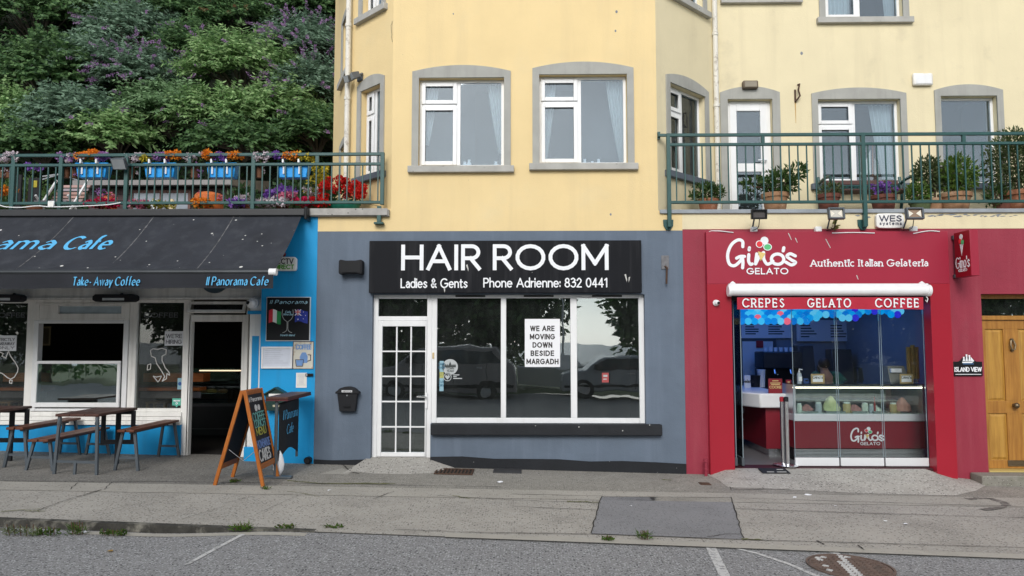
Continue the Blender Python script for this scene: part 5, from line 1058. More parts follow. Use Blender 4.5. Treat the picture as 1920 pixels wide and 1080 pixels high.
# small fittings
q = at(1342, 568, -.1); t = thing('security_camera', 'small white dome camera on the left red portal pillar', 'camera', tuple(q)); MB().ydisc(q.x, q.z, .045, -.13, -.101, 18).build('base', WHITE, t, bevel=.006); MB().ball((q.x+.01, -.145, q.z), .038, 14, 10).build('dome', WHITE, t); MB().ydisc(q.x+.02, q.z-.004, .02, -.186, -.176, 12).build('lens', BLACK, t)
for i, (p0, p1, yA, yB_, mt, lb) in enumerate(((1408, 1437, 393, 411, BLACK, 'small black floodlight aimed down over the left of the red fascia'), (1552, 1582, 390, 412, ALU, 'grey floodlight with bright reflector over the middle of the red fascia'), (1698, 1730, 390, 412, ALU, 'grey floodlight with amber reflector over the right of the red fascia'))):
    Y = -.36; a, b, c, d = RC(p0, yA, p1, yB_, Y); t = thing('floodlight', lb, 'floodlight', ((a+b)/2, 0, fzt))
    q = Matrix.Translation(((a+b)/2, Y, (c+d)/2)) @ Matrix.Rotation(R_(-10 if i else 5), 4, 'X'); w_, h_ = (b-a)/2, (d-c)/2
    bk_ = MB(q).frame(-w_, w_, -h_, h_, .022, -.045, .02).hexa([(-w_*.97, .02, -h_*.97), (w_*.97, .02, -h_*.97), (w_*.7, .10, -h_*.6), (-w_*.7, .10, -h_*.6), (-w_*.97, .02, h_*.97), (w_*.97, .02, h_*.97), (w_*.7, .10, h_*.6), (-w_*.7, .10, h_*.6)]).build('housing', mt if i == 0 else STEEL, t, bevel=.004)
    m = MB(q); rf = pm('reflector_'+('dull', 'bright', 'amber')[i], ((.12, .11, .11), (.55, .52, .46), (.28, .19, .13))[i], .25, .1, 9, metal=.3)
    m.box(-w_+.02, w_-.02, -.012, -.004, -h_+.02, h_-.02); rr = m.build('reflector', rf, bk_)
    if i: MB(q).prism([(-.02, 0), (-w_+.03, h_-.03), (-w_+.03, -h_+.03)], -.016, -.013).prism([(.02, 0), (w_-.03, h_-.03), (w_-.03, -h_+.03)], -.0165, -.013).build('reflector_wing', pm('reflector_wing', (.75, .7, .6) if i == 1 else (.4, .3, .2), .3), bk_, smooth=False)
    MB().tube([((a+b)/2, Y+.1, (c+d)/2), ((a+b)/2, -.16, (c+d)/2-.02), ((a+b)/2, -.055, fzt+.05)], .012).build('arm', STEEL, t)
    MB().tube(smooth3([((a+b)/2+.04, Y+.09, c+.02), ((a+b)/2+.03, -.22, c-.1), ((a+b)/2-.02, -.06, fzt+.02)]), .006, 6).build('cable', BLACK, t)
    px = (1413, 1533, 1712)[i]; q = at(px, 430, -.05); t2 = thing('junction_box', 'white junction box on top of the red fascia under the '+('black', 'bright', 'amber')[i]+' floodlight', 'box', (q.x, -.05, fzt)); MB().box(q.x-.045, q.x+.045, -.095, -.02, fzt+.001, fzt+.075).build('housing', WHITE, t2, bevel=.006); MB().box(q.x-.035, q.x+.035, -.098, -.0955, fzt+.012, fzt+.065).build('lid', WHITE, t2, bevel=.001)
a, b, c, d = RC(1643, 400, 1695, 428, -.06); t = thing('alarm_box', 'off white lettered alarm box above the red fascia', 'alarm box', ((a+b)/2, 0, c))
oc = [(a, c+.03), (a+.03, c+.004), ((a+b)/2-.06, c), ((a+b)/2+.06, c), (b-.03, c+.004), (b, c+.03), (b+.004, (c+d)/2), (b, d-.03), (b-.03, d-.004), ((a+b)/2+.05, d), ((a+b)/2-.05, d), (a+.03, d-.004), (a, d-.03), (a-.004, (c+d)/2)]
MB().prism(oc, -.07, -.0005).build('housing', CREAM, t, bevel=.012, seg=3)
m = MB(); NV = pm('navy_print', (.05, .055, .09), .6); text(m, 'WES', (a+b)/2-.155, c+.105, .075, .21, -.0735, .003, width=.31, sp=.24); text(m, 'systems', (a+b)/2-.155, c+.05, .042, .2, -.0735, .003, width=.31, sp=.55); m.build('lettering', NV, t, smooth=False)
q = at(1563, 425, 0); t = thing('weed', 'small leafy weed growing from the top of the red fascia', 'weed', (q.x, -.05, fzt)); V = []
for k in range(16): V.append(leaf_quads(np.array([[q.x+random.uniform(-.03, .03)-.02, -.06, fzt+.02+k*.010]]), np.array([[random.uniform(-1, 1), -.5, random.uniform(-.1, .9)]]), .085, .04))
quads('leaves', np.concatenate(V), pm('sprout_green', (.13, .17, .04), .6, isl=(.20, .17, .05)), t); MB().tube([(q.x, -.05, fzt), (q.x-.01, -.06, fzt+.1), (q.x-.03, -.07, fzt+.2)], .006, 6).build('stem', pm('weed_stem', (.12, .07, .04)), t)
# cables on the red fascia
for pts, lb in (([(1326, 560), (1325, 470), (1328, 437), (1345, 433), (1375, 436)], 'thin white cable down the left edge of the red portal'), ([(1560, 437), (1600, 436), (1640, 437)], 'short white cable along the middle of the fascia top'), ([(1712, 438), (1740, 433), (1762, 434)], 'short white cable at the right end of the fascia top')):
    P = [tuple(at(x, y, -.112 if x > 1328 else -.012)) for x, y in pts]; tag(MB().tube(smooth3(P), .007, 6).build('wall_cable', WHITE), lb, 'cable')
# post stump and door mat grate
q = at(1328, 888, -.14); e_ = gp(1328, 888); t = thing('pipe_stub', 'short red painted pipe at the foot of the red wall', 'pipe', (q.x, -.14, gz(q.x))); x_ = q.x-.03
MB().tube([(x_, -.13, gz(x_)), (x_, -.13, gz(x_)+.22)], .022, 10).build('pipe', RED, t); MB().tube([(x_, -.13, gz(x_)+.08), (x_, -.13, gz(x_)+.11)], .032, 10).tube([(x_, -.13, gz(x_)+.2), (x_, -.13, gz(x_)+.24)], .032, 10).build('collar', RED, t)
# ------------------------------------------------------------------ cafe on the left
YC = .45; XC0 = -11.0
cafe = thing('cafe', 'bright blue and white cafe front with sash window and dark open doorway', 'cafe', (at(250, 850, YC).x, 0, 0))
cx = lambda p, y=660, Y=YC: at(p, y, Y).x
cz = lambda v, p=250, Y=YC: at(p, v, Y).z
zp0, zp1 = gz(-5)-.3, cz(796)
xd0, xd1 = cx(357), cx(453); xw_ = cx(345)
zfas = cz(548, 250, .4)
MB().box(XC0, xw_, YC-.03, YC+.2, zp0, zp1).build('plinth', BLUE, cafe)
m = MB(); zs0 = zp1; zs1 = cz(772)
for k in range(3): z0 = zs0+(zs1-zs0)*k/3; m.box(XC0, xw_+.0, YC-.05+.02*k-.02, YC+.2, z0+.001, z0+(zs1-zs0)/3*.93)
m.box(XC0, xw_, YC-.0, YC+.19, zs0+.002, zs1); m.build('sill', CREAM, cafe, bevel=.004)
# window frames and mullions
zt = cz(562); m = MB()
def vbar(p0, p1, y0=YC, y1=YC+.1, z0=None, z1=None): m.box(cx(p0), cx(p1), y0, y1, zs1 if z0 is None else z0, zt if z1 is None else z1)
vbar(48, 62); vbar(241, 255); vbar(342, 356, z0=gz(-4.8)-.1)
m.box(XC0, cx(48)-.001, YC, YC+.1, zt-.05, zt).box(cx(255)+.001, cx(342)-.001, YC, YC+.1, zt-.045, zt).box(cx(62)+.001, cx(241)-.001, YC, YC+.1, zt-.05, zt)
m.box(XC0, cx(48)-.001, YC, YC+.1, zs1+.001, zs1+.05).box(cx(255)+.001, cx(342)-.001, YC, YC+.1, zs1+.001, zs1+.05)
cw = m.build('shop_window', CREAM, cafe, bevel=.006)
MB().box(XC0, cx(48)+.02, YC+.05, YC+.058, zs1+.04, zt-.04).build('pane', GLC, cw, smooth=False)
MB().box(cx(255)-.02, cx(342)+.02, YC+.05, YC+.058, zs1+.04, zt-.04).build('pane', GLC, cw, smooth=False)
# sash with narrow top light
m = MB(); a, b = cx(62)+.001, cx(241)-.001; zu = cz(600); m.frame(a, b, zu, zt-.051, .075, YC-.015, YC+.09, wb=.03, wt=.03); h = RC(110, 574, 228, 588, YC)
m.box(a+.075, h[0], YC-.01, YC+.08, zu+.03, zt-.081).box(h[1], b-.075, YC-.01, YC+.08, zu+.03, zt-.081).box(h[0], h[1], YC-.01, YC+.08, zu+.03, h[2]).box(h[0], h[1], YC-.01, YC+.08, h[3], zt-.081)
tl = m.build('top_light', CREAM, cafe, bevel=.005); MB().box(h[0]-.01, h[1]+.01, YC+.03, YC+.036, h[2]-.01, h[3]+.01).build('pane', pm('frosted_glass_painted_sky', (.36, .44, .50), .25, .15, 8, .2, 50, spec=.6), tl, smooth=False)  # frosted pane; bright sky reflection is painted into its blue-grey colour
m = MB(); zm = cz(679); m.frame(a+.005, b-.005, zs1+.01, zu-.002, .075, YC-.02, YC+.1, wb=.04, wt=.05)
zl0 = cz(757); m.box(a+.09, b-.09, YC-.06, YC-.021, zm-.025, zm+.02).box(a+.07, b-.09, YC-.06, YC-.021, zl0-.05, zl0+.02).box(a+.07, a+.115, YC-.06, YC-.021, zl0+.02, zm-.025).box(b-.135, b-.09, YC-.06, YC-.021, zl0+.02, zm-.025)
sw = m.build('sash_window', WHITE, cafe, bevel=.006)
MB().box(a+.11, b-.13, YC-.045, YC-.038, zl0+.015, zm-.02).build('pane', glass('raised_sash_glass', .30, (.6, .72, .66), wav=.08), sw, smooth=False)
# fascia under the awning, half round blue sign shows below the valance
MB().box(XC0, cx(498, 560, .40), YC-.06, YC+.2, zt+.002, 3.2).build('fascia', BEIGE, cafe)
MB().box(XC0, cx(498, 560, .40)+.01, YC-.085, YC-.061, zt+.0, zt+.03).build('fascia_bead', CREAM, cafe)
q = at(402, 535, YC-.08); MB().ydisc(q.x, q.z+.03, .19, YC-.085, YC-.061, 28, .15).build('oval_sign', pm('dark_teal_sign', (.05, .08, .10), .5), cafe)
# doorway with open top light
m = MB(); zd1 = cz(603, 405); zd2 = cz(590, 405); zg_ = gz(-4.3)
m.box(xd0-.035, xd0, YC, YC+.12, zg_-.1, zd2).box(xd1, xd1+.09, YC, YC+.12, zg_-.1, zd2).box(xd0, xd1, YC, YC+.12, zd1, zd2)
m.box(cx(347), cx(352), YC+.001, YC+.12, zd2, zt).box(cx(460), cx(465), YC+.001, YC+.12, zd2, zt)
df = m.build('door_frame', CREAM, cafe, bevel=.006)
MB().box(xd1-.05, xd1-.002, YC+.12, YC+1.0, zg_, zd1-.01).build('open_door', CREAM, cafe, bevel=.005)
q = at(450, 667, YC+.2); MB().ydisc(q.x-.08, q.z, .02, YC+.5, YC+.55, 10).build('door_handle', CHROME, cafe)
a, b, c, d = RC(350, 566, 458, 588, YC-.1); tw = MB(Matrix.Translation((0, YC, d)) @ Matrix.Rotation(R_(-22), 4, 'X')).frame(a, b, c-d, 0, .04, -.03, .01).build('top_light', CREAM, cafe, bevel=.004)
MB(Matrix.Translation((0, YC, d)) @ Matrix.Rotation(R_(-22), 4, 'X')).box(a+.035, b-.035, -.012, -.006, c-d+.035, -.035).build('pane', GLC, tw, smooth=False)
# white pilaster with blue inset panel
xp0, xp1 = cx(466, 700, .12), cx(492, 700, .12); zbk = cz(586, 478, .1)
MB().box(xp0, xp1, .12, .6, gz(-4)-.2, zt+.0).build('pilaster', CREAM, cafe, bevel=.006)
MB().box(xp0-.03, xp1+.02, .085, .119, zbk-.025, zbk+.025).build('pilaster_band', BLUE, cafe, bevel=.008)
h = RC(471, 630, 484, 760, .11); MB().box(h[0], h[1], .112, .1195, h[2]-.35, h[3]).build('inset_panel', BLUE, cafe)
MB().box(xp0-.03, xp1+.05, .08, .119, gz(-4)-.2, cz(838, 478, .08)).build('pilaster_base', BLUE, cafe, bevel=.008)
# blue wall beside the salon, up to the terrace
xb0 = xp1+.001; MB().box(xb0, XG0-.002, .0, .3, -.3, zSL-.12).build('wall', BLUE, cafe, smooth=False)
MB().box(XC0, xb0-.001, .0, YC+.2, 3.201, zSL-.12).build('wall', BLUE, cafe, smooth=False)
MB().box(XC0, XL-.02, -.06, 7.5, zSL-.118, zSL-.02).build('terrace_floor', pm('terrace_concrete', (.30, .29, .27), .9, .15, 3, .4, 40), cafe, smooth=False)
MB().box(XC0, at(582, 393, -.08).x, -.085, -.061, zSL-.11, zSL-.005).build('terrace_edge', pm('painted_edge_board', (.26, .25, .24), .8, .2, 5, .3, 40, streak=((.12, .08, .06), .6, 9)), cafe)
MB().box(at(582, 393, -.08).x+.001, XL-.04, -.085, -.061, zSL-.105, zSL-.005).build('terrace_edge', pm('lichen_coping', (.36, .35, .33), .9, .2, 9, .4, 40, spots=((.12, .12, .11), 20, .3, .6)), cafe)
# interior
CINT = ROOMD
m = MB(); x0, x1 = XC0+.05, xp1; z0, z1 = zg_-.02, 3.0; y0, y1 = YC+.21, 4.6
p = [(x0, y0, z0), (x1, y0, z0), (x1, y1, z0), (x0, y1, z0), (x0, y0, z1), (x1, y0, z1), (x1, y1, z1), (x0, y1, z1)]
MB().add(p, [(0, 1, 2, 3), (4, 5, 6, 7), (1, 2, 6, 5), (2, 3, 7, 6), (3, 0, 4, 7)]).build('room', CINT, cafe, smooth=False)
t = thing('cafe_counter', 'dark glass fronted cafe counter with a thin warm strip light seen through the doorway', 'counter', (cx(405), 3, zg_))
a, b = at(352, 700, 3).x, at(458, 700, 3).x; zc_ = at(405, 762, 3).z
MB().box(a-.6, b+.2, 3.0, 3.8, zg_, zc_).build('base', pm('dark_counter', (.03, .031, .035), .4), t); MB().box(a-.6, b+.2, 2.98, 3.8, zc_+.001, zc_+.05).box(a-.6, b+.2, 2.985, 3.0, zc_-.42, zc_-.40).build('rail', pm('dull_steel', (.12, .12, .13), .4, metal=.6), t)
zl = at(400, 695, 3).z; MB().tube([(at(372, 695, 3).x, 3.05, zl), (b+.1, 3.05, zl)], .012).build('strip_light', emit('warm_strip', (1, .75, .5), 1.1), t); MB().box(a-.6, b+.2, 3.04, 3.05, zc_+.05, zl+.05).build('glass_front', glass('case_glass', .03), t)
for px, cl, lb in ((380, (.25, .16, .06), 'small brown cake'), (398, (.45, .36, .12), 'pale yellow cake'), (418, (.3, .2, .1), 'long brown loaf')):
    q = at(px, 714, 3.3); t2 = thing('cake', lb+' in the cafe counter display', 'cake', (q.x, 3.3, zc_+.24)); MB().box(q.x-.1, q.x+.1, 3.2, 3.4, zc_+.22, zc_+.235).build('plate', CHROME, t2); MB().lathe([(.07, 0), (.085, .02), (.075, .05), (.03, .07)], (q.x, 3.3, zc_+.236), 14, 1.2, .8).build('cake', pm('cake_'+str(px), cl, .7, .2, 20), t2)
SHL = pm('varnished_shelf', (.45, .14, .035), .45, .15, 3, grain=((.12, .03, .01), (3, 30, 30), .6))
for (pa, pb, tag_) in ((-20, 46, 'left'), (253, 345, 'right')):
    t = thing('window_bench', 'orange wooden bar shelf and seat behind the '+tag_+' cafe window', 'bench', (cx((pa+pb)/2), YC+.6, zg_))
    a, b = cx(pa)-.1, cx(pb)+.1
    for v0, v1, Y in ((700, 716, .75), (727, 733, .62)): MB().box(a, b, YC+Y-.28, YC+Y, at(300, v1, YC+Y-.28).z, at(300, v0, YC+Y-.28).z).build('shelf', SHL, t, bevel=.006)
    MB().box(a, b, YC+.4, YC+.42, at(300, 746, YC+.4).z, at(300, 734, YC+.4).z-.002).build('apron', pm('grey_apron', (.13, .13, .15), .6), t)
for px, lb in ((12, 'light wooden stool under the left cafe window shelf'), (300, 'light wooden stool under the right cafe window shelf')):
    q = at(px, 752, YC+.9); t = thing('stool', lb, 'stool', (q.x, YC+.9, zg_)); w_ = .17; WS = pm('light_stool_wood', (.30, .17, .06), .6, .15, 5)
    MB().box(q.x-w_, q.x+w_, YC+.75, YC+1.05, q.z-.03, q.z).build('seat', WS, t, bevel=.008)
    for sx in (-1, 1):
        for Y in (.78, 1.02): MB().bar((q.x+sx*(w_-.03), YC+Y, q.z-.031), (q.x+sx*(w_+.02), YC+Y, zg_), .04).build('leg', WS, t)
q = at(82, 630, 1.6); t = thing('picture_frame', 'small gold framed picture in the dark behind the sash window', 'picture', tuple(q)); MB().frame(q.x-.13, q.x+.13, q.z-.16, q.z+.16, .03, 1.58, 1.6).build('frame', BRASS, t); MB().box(q.x-.1, q.x+.1, 1.59, 1.6, q.z-.13, q.z+.13).build('print', pm('dim_print', (.08, .06, .04), .8), t)
# vinyl lettering, maps and papers on the cafe panes
yv = YC+.047
for s, px, py, w0 in (('COFFEE', 302, 591, .52), ('COFFEE', 16, 591, .5)):
    q = at(px, py, yv); t = thing('window_lettering', 'faint grey coffee lettering on the '+('right' if px > 100 else 'left')+' cafe pane', 'lettering', tuple(q)); m = MB(); text(m, s, q.x, q.z-.03, .065, .14, yv-.001, .001, width=w0, align='c', serif=True); m.build('lettering', pm('dim_vinyl', (.13, .14, .15), .6), t, smooth=False)
OUT = pm('white_outline', (.62, .6, .58), .6)
def outline(pts_px, name, lb, w_=.016):
    P = [(lambda q: (q.x, q.z))(at(x, y, yv)) for x, y in pts_px]; t = thing('window_decal', lb, 'decal', (P[0][0], yv, P[0][1])); return t, P
t, P = outline([(282, 657), (287, 654), (296, 655), (304, 653), (312, 656), (311, 664), (304, 668), (304, 676), (310, 690), (317, 698), (318, 704), (313, 700), (312, 710), (304, 715), (309, 706), (302, 694), (294, 682), (291, 671), (284, 668), (282, 657)], 'italy', 'white outline map of Italy on the right cafe pane')
m = MB(); ribbon(m, P, .014, yv-.001, .001)
for pts in ([(287, 705), (293, 707), (303, 705), (299, 713), (296, 716), (287, 705)], [(277, 684), (283, 682), (282, 692), (276, 694), (277, 684)]): ribbon(m, [(lambda q: (q.x, q.z))(at(x, y, yv)) for x, y in pts], .012, yv-.0014, .001)
m.build('map_outline', OUT, t, smooth=False)
t, P = outline([(-40, 668), (-20, 660), (-6, 655), (0, 660), (6, 663), (4, 668), (11, 671), (16, 658), (20, 668), (29, 680), (34, 690), (33, 697), (27, 707), (20, 711), (14, 708), (4, 700), (-8, 697), (-30, 704), (-40, 690), (-40, 668)], 'oz', 'white outline map of Australia on the left cafe pane')
m = MB(); ribbon(m, P, .014, yv-.001, .001); ribbon(m, [(lambda q: (q.x, q.z))(at(x, y, yv)) for x, y in ((18, 713), (23, 713), (22, 719), (18, 718), (18, 713))], .012, yv-.0014, .001); m.build('map_outline', OUT, t, smooth=False)
for p0, q0, p1, q1, ls, lb in ((309, 621, 344, 648, ("WE'RE", 'HIRING'), 'white hiring notice at the edge of the right cafe pane'), (-10, 629, 31, 658, ('STRICTLY', 'TAKEAWAY', 'ONLY'), 'white printed notice on the left cafe pane')):
    a, b, c, d = RC(p0, q0, p1, q1, yv); t = thing('paper_notice', lb, 'notice', ((a+b)/2, yv, c)); MB().box(a, b, yv-.003, yv, c, d).build('paper', PAPER, t, smooth=False); m = MB(); n = len(ls)
    for i, s in enumerate(ls): text(m, s, (a+b)/2, d-(d-c)*(.12+.8*(i+.85)/n), (d-c)*.5/n, .16, yv-.005, .0015, align='c', width=(b-a)*.82)
    m.build('lettering', pm('grey_print', (.10, .10, .12), .6), t, smooth=False)
a, b, c, d = RC(323, 747, 340, 764, yv); t = thing('window_sticker', 'green hygiene sticker at the corner of the right cafe pane', 'sticker', ((a+b)/2, yv, c)); xm = (a+b)/2
MB().prism([(a, c+.03), (xm-.02, c+.03), (xm, c), (xm+.02, c+.03), (b, c+.03), (b, d), (a, d)], yv-.003, yv).build('badge', pm('mint_vinyl', (.10, .42, .32), .6), t, smooth=False); m = MB(); text(m, 'OPEN', xm, d-.045, .025, .2, yv-.005, .0015, align='c') if 0 else m.box(a+.02, b-.02, yv-.005, yv-.0032, d-.045, d-.025); text(m, 'S', xm-.015, c+.05, .05, .2, yv-.005, .0015); m.build('print', WLET, t, smooth=False)
a, b, c, d = RC(333, 709, 342, 730, yv); t = thing('window_sticker', 'blue and white strip sticker at the right edge of the cafe pane', 'sticker', ((a+b)/2, yv, c)); MB().box(a, b, yv-.003, yv, c, d).build('strip', pm('pale_blue_vinyl', (.25, .42, .5)), t); MB().ydisc((a+b)/2, (c+d)/2, .028, yv-.0045, yv-.0031, 14).build('print', pm('navy_vinyl', (.03, .1, .3), .6), t)
# heaters
for p0, p1, lb in ((176, 256, 'long black patio heater above the sash window'), (-20, 43, 'black patio heater at the left edge above the cafe window')):
    a, b, c, d = RC(p0, 552, p1, 566, .2); t = thing('patio_heater', lb, 'heater', ((a+b)/2, .3, c))
    zc2 = (c+d)/2; MB().prism([(a, zc2-.03), (a+.05, c), (b-.05, c), (b, zc2-.03), (b, zc2+.03), (b-.04, d), (a+.04, d), (a, zc2+.03)], .15, .30).build('housing', BLKM, t, bevel=.012); MB().box(a+.16, b-.16, .145, .149, c+.02, zc2).build('reflector', ALU, t); MB().bar(((a+b)/2, .3, zc2), ((a+b)/2, YC-.062, zc2+.08), .03).build('arm', BLKM, t)
# dome camera on the pilaster
q = at(475, 569, .1); t = thing('security_camera', 'white dome camera at the top of the cafe pilaster', 'camera', tuple(q)); MB().ydisc(q.x, q.z, .085, .07, .119, 22).build('base', WHITE, t, bevel=.01); MB().ball((q.x-.01, .05, q.z-.01), .068, 16, 12).build('dome', WHITE, t); MB().ydisc(q.x-.04, q.z+.005, .026, -.015, .0, 14).build('lens', BLACK, t)
# ------------------------------------------------------------------ awning
ya = -.02; AX1 = at(570, 402, ya).x; zA0 = at(300, 404, ya-.1).z; yB = -1.38; AX2 = at(514, 512, yB).x; zA1 = at(300, 509, yB).z; AX0 = -11
aw = thing('awning', 'long black cafe awning with pale blue lettering and bird droppings', 'awning', (AX1-3, 0, zA0))
n = 40; v = []
for j in range(13):
    for i in range(n+1): u = i/n; s = j/12; v.append((AX0+(AX1+(AX2-AX1)*s-AX0)*u, ya-.1+(yB-ya+.1)*s, zA0+(zA1-zA0)*s-.05*math.sin(s*math.pi)-.006*math.sin(u*50)*s))
MB().add(v+[(p[0], p[1], p[2]-.004) for p in v], [(j*(n+1)+i, j*(n+1)+i+1, (j+1)*(n+1)+i+1, (j+1)*(n+1)+i) for j in range(12) for i in range(n)]).build('canopy', CANV, aw)
def ap(x, s, lift=.004): return Vector((x, ya-.1+(yB-ya+.1)*s, zA0+(zA1-zA0)*s-.05*math.sin(s*math.pi)+lift))
ax = Vector((0, yB-ya+.1, zA1-zA0)); slope = ax.length; an = ax.normalized()
MA = Matrix.Translation((0, ya-.1, zA0)) @ Matrix(((1, 0, 0, 0), (0, -an.y, -an.z, 0), (0, -an.z, an.y, 0), (0, 0, 0, 1)))
# local: x along, z up the slope (negative downhill), y into the cloth
m = MB(); random.seed(12)
for p1, p2 in ((140, 55), (290, 215), (440, 385), (-20, -110), (-160, -260)):
    A, B = at(p1, 408, ya-.1), at(p2, 488, -1.1)
    X = A.x
    for k in range(24):
        s0, s1 = .01+k*.0395, .01+(k+1)*.0395; w_ = random.uniform(.004, .011)
        m.add([tuple(ap(X-w_, s0)), tuple(ap(X+w_, s0)), tuple(ap(X+w_, s1)), tuple(ap(X-w_, s1))], [(0, 1, 2, 3)])
m.build('seam', pm('worn_seam', (.13, .13, .135), .8, .5, 12, patch=((.05, .05, .055), 9, .5, .1, .9)), aw, smooth=False)
def cloth_text(s, pxl, pxr, pyc, hgt, **kw):
    sc = (pyc-404)/(509-404); x0, x1 = at(pxl, pyc, ya-.1+(yB-ya+.1)*sc).x, at(pxr, pyc, ya-.1+(yB-ya+.1)*sc).x
    # lie on the cloth: build flat, then drape onto the sagging canopy
    mm = MB(); text(mm, s, x0, 0, hgt, y=0, dep=.002, width=x1-x0, **kw)
    out = MB(); out.F = mm.F; out.V = [tuple(ap(p[0], sc-(p[2]-hgt*.35)/slope, .006-p[1])) for p in mm.V]; return out
cloth_text('Il Panorama', -215, 100, 456, .34, wt=.15, shear=.0, nib=True, sp=.27, space=.35).build('lettering', CYLET, aw, smooth=False)
cloth_text('Cafe', 124, 206, 456, .34, wt=.15, shear=.0, nib=True, sp=.27).build('lettering', CYLET, aw, smooth=False)
zv0 = at(300, 541, yB).z
MB().tube([(AX0, yB, zA1-.01), (AX2+.02, yB, zA1-.01)], .04, 12).build('front_bar', pm('dark_aluminium', (.05, .055, .06), .4, metal=.6), aw)
MB().tube([(AX2-.06, yB-.005, zA1-.01), (AX2+.035, yB-.005, zA1-.01)], .046, 14).build('end_cap', WHITE, aw)
n = 80; v = []
for j in range(2):
    for i in range(n+1): u = i/n; v.append((AX0+(AX2-AX0)*u, yB-.03+.012*math.sin(u*44)*j, zA1-.03 if j == 0 else zv0+.006*math.sin(u*31)))
vl = MB().add(v, [(i, i+1, n+2+i, n+1+i) for i in range(n)]).build('valance', pm('black_valance', (.016, .018, .024), .8, .15, 4, .2, 90), aw)
for s, p0, p1, sp in (('Take- Away Coffee', 136, 261, .2), ('Il Panorama Cafe', 387, 502, .2)):
    x0, x1 = at(p0, 527, yB-.05).x, at(p1, 527, yB-.05).x; z = at(200, 535, yB-.05).z; m = MB(); text(m, s, x0, z,   .105, .15, yB-.05, .003, width=x1-x0, shear=.22, nib=True, sp=.3, space=.36); m.build('lettering', CYLET, vl, smooth=False)
MB().box(AX0, AX1+.06, ya-.16, -.012, zA0-.02, zA0+.09).build('cassette', pm('black_cassette', (.02, .021, .024), .4, spec=.5), aw, bevel=.015)
MB().prism([(AX1+.061, zA0-.08), (AX1+.10, zA0-.08), (AX1+.10, zA0+.11), (AX1+.061, zA0+.11)], ya-.2, -.012).build('end_bracket', BLACK, aw, bevel=.01)
for X in (AX1-.35, AX1-3.5):
    MB().tube([(X, -.08, zA0-.1), (X+.25, -.75, (zA0+zA1)/2-.12), (X-.1, yB+.03, zA1-.03)], .022, 8).build('folding_arm', WHITE, aw)
# alarm box behind the awning edge
a, b, c, d = RC(505, 482, 557, 508, -.03); t = thing('alarm_box', 'white lettered camera company alarm box on the blue wall beside the awning', 'alarm box', ((a+b)/2, 0, c))
MB().prism([(a, c+.02), (a+.03, c), (b-.04, c), (b-.015, c-.0), (b, c+.03), (b, d-.03), (b-.03, d), (a+.03, d), (a, d-.02)], -.06, -.0005).build('housing', CREAM, t, bevel=.012, seg=3)
m = MB(); text(m, 'CCTV', a+.12, c+.105, .07, .2, -.0635, .003, width=.24); m.build('lettering', pm('charcoal_print', (.05, .05, .06), .6), t, smooth=False); m = MB(); text(m, 'DIRECT', a+.09, c+.03, .055, .24, -.0635, .003, width=.28); m.build('lettering', pm('green_print', (.10, .35, .05), .6), t, smooth=False)
q = at(533, 477, -.02); MB().ball((q.x, -.03, q.z), (.03, .03, .035), 12, 8).build('red_lamp', pm('dark_red_lamp', (.12, .01, .01), .2), t)
# signs on the blue wall
a, b, c, d = RC(500, 558, 580, 638, -.03); t = thing('cafe_sign', 'square black cafe sign with wine glass between Italian and Australian flags', 'sign', ((a+b)/2, 0, c)); w_, h_ = b-a, d-c
MB().box(a-.01, b+.012, -.022, -.0005, c-.012, d+.01).build('backing', pm('white_edge', (.6, .62, .64), .5), t); MB().box(a, b, -.028, -.0221, c, d).build('board', BLACK, t)
m = MB(); text(m, 'Il Panorama', a+w_*.07, c+h_*.855, h_*.085, .16, -.031, .0025, width=w_*.86, shear=.22, nib=True, sp=.3, space=.36); m.build('lettering', pm('pale_cyan_lettering', (.35, .6, .72), .6), t, smooth=False)
def flag(u0, z0, pw, ph, cols):
    for (k0, k1, cn, cl) in cols:
        m = MB(); 
        for i in range(4): 
            s0, s1 = k0+(k1-k0)*i/4, k0+(k1-k0)*(i+1)/4; f = lambda s: .03*h_*math.sin(s*5)
            m.hexa([(a+w_*(u0+pw*s0), -.0306, c+h_*z0+f(s0)), (a+w_*(u0+pw*s1), -.0306, c+h_*z0+f(s1)), (a+w_*(u0+pw*s1), -.0282, c+h_*z0+f(s1)), (a+w_*(u0+pw*s0), -.0282, c+h_*z0+f(s0)), (a+w_*(u0+pw*s0), -.0306, c+h_*(z0+ph)+f(s0)), (a+w_*(u0+pw*s1), -.0306, c+h_*(z0+ph)+f(s1)), (a+w_*(u0+pw*s1), -.0282, c+h_*(z0+ph)+f(s1)), (a+w_*(u0+pw*s0), -.0282, c+h_*(z0+ph)+f(s0))])
        m.build('flag', pm(cn, cl, .6), t, smooth=False)
flag(.05, .40, .28, .30, ((0, .333, 'flag_red', (.55, .03, .05)), (.333, .666, 'flag_white', (.75, .75, .75)), (.666, 1, 'flag_green', (.02, .28, .08))))
flag(.66, .42, .30, .28, ((0, 1, 'flag_blue', (.02, .04, .30)),))
m = MB(); fx = lambda u, v: (a+w_*u, c+h_*v)
for A, B, wd in (((.66, .66), (.80, .66), .02), ((.73, .58), (.73, .72), .02), ((.66, .58), (.80, .72), .013), ((.66, .72), (.80, .58), .013)): ribbon(m, [fx(*A), fx(*B)], wd*w_*1.6, -.0322, .0012)
m.build('flag_cross', pm('flag_white', (.75, .75, .75)), t, smooth=False); m = MB(); ribbon(m, [fx(.66, .66), fx(.80, .66)], .018*w_, -.0336, .0012); ribbon(m, [fx(.73, .58), fx(.73, .72)], .018*w_, -.034, .0012); m.build('flag_cross', pm('flag_red', (.55, .03, .05)), t, smooth=False)
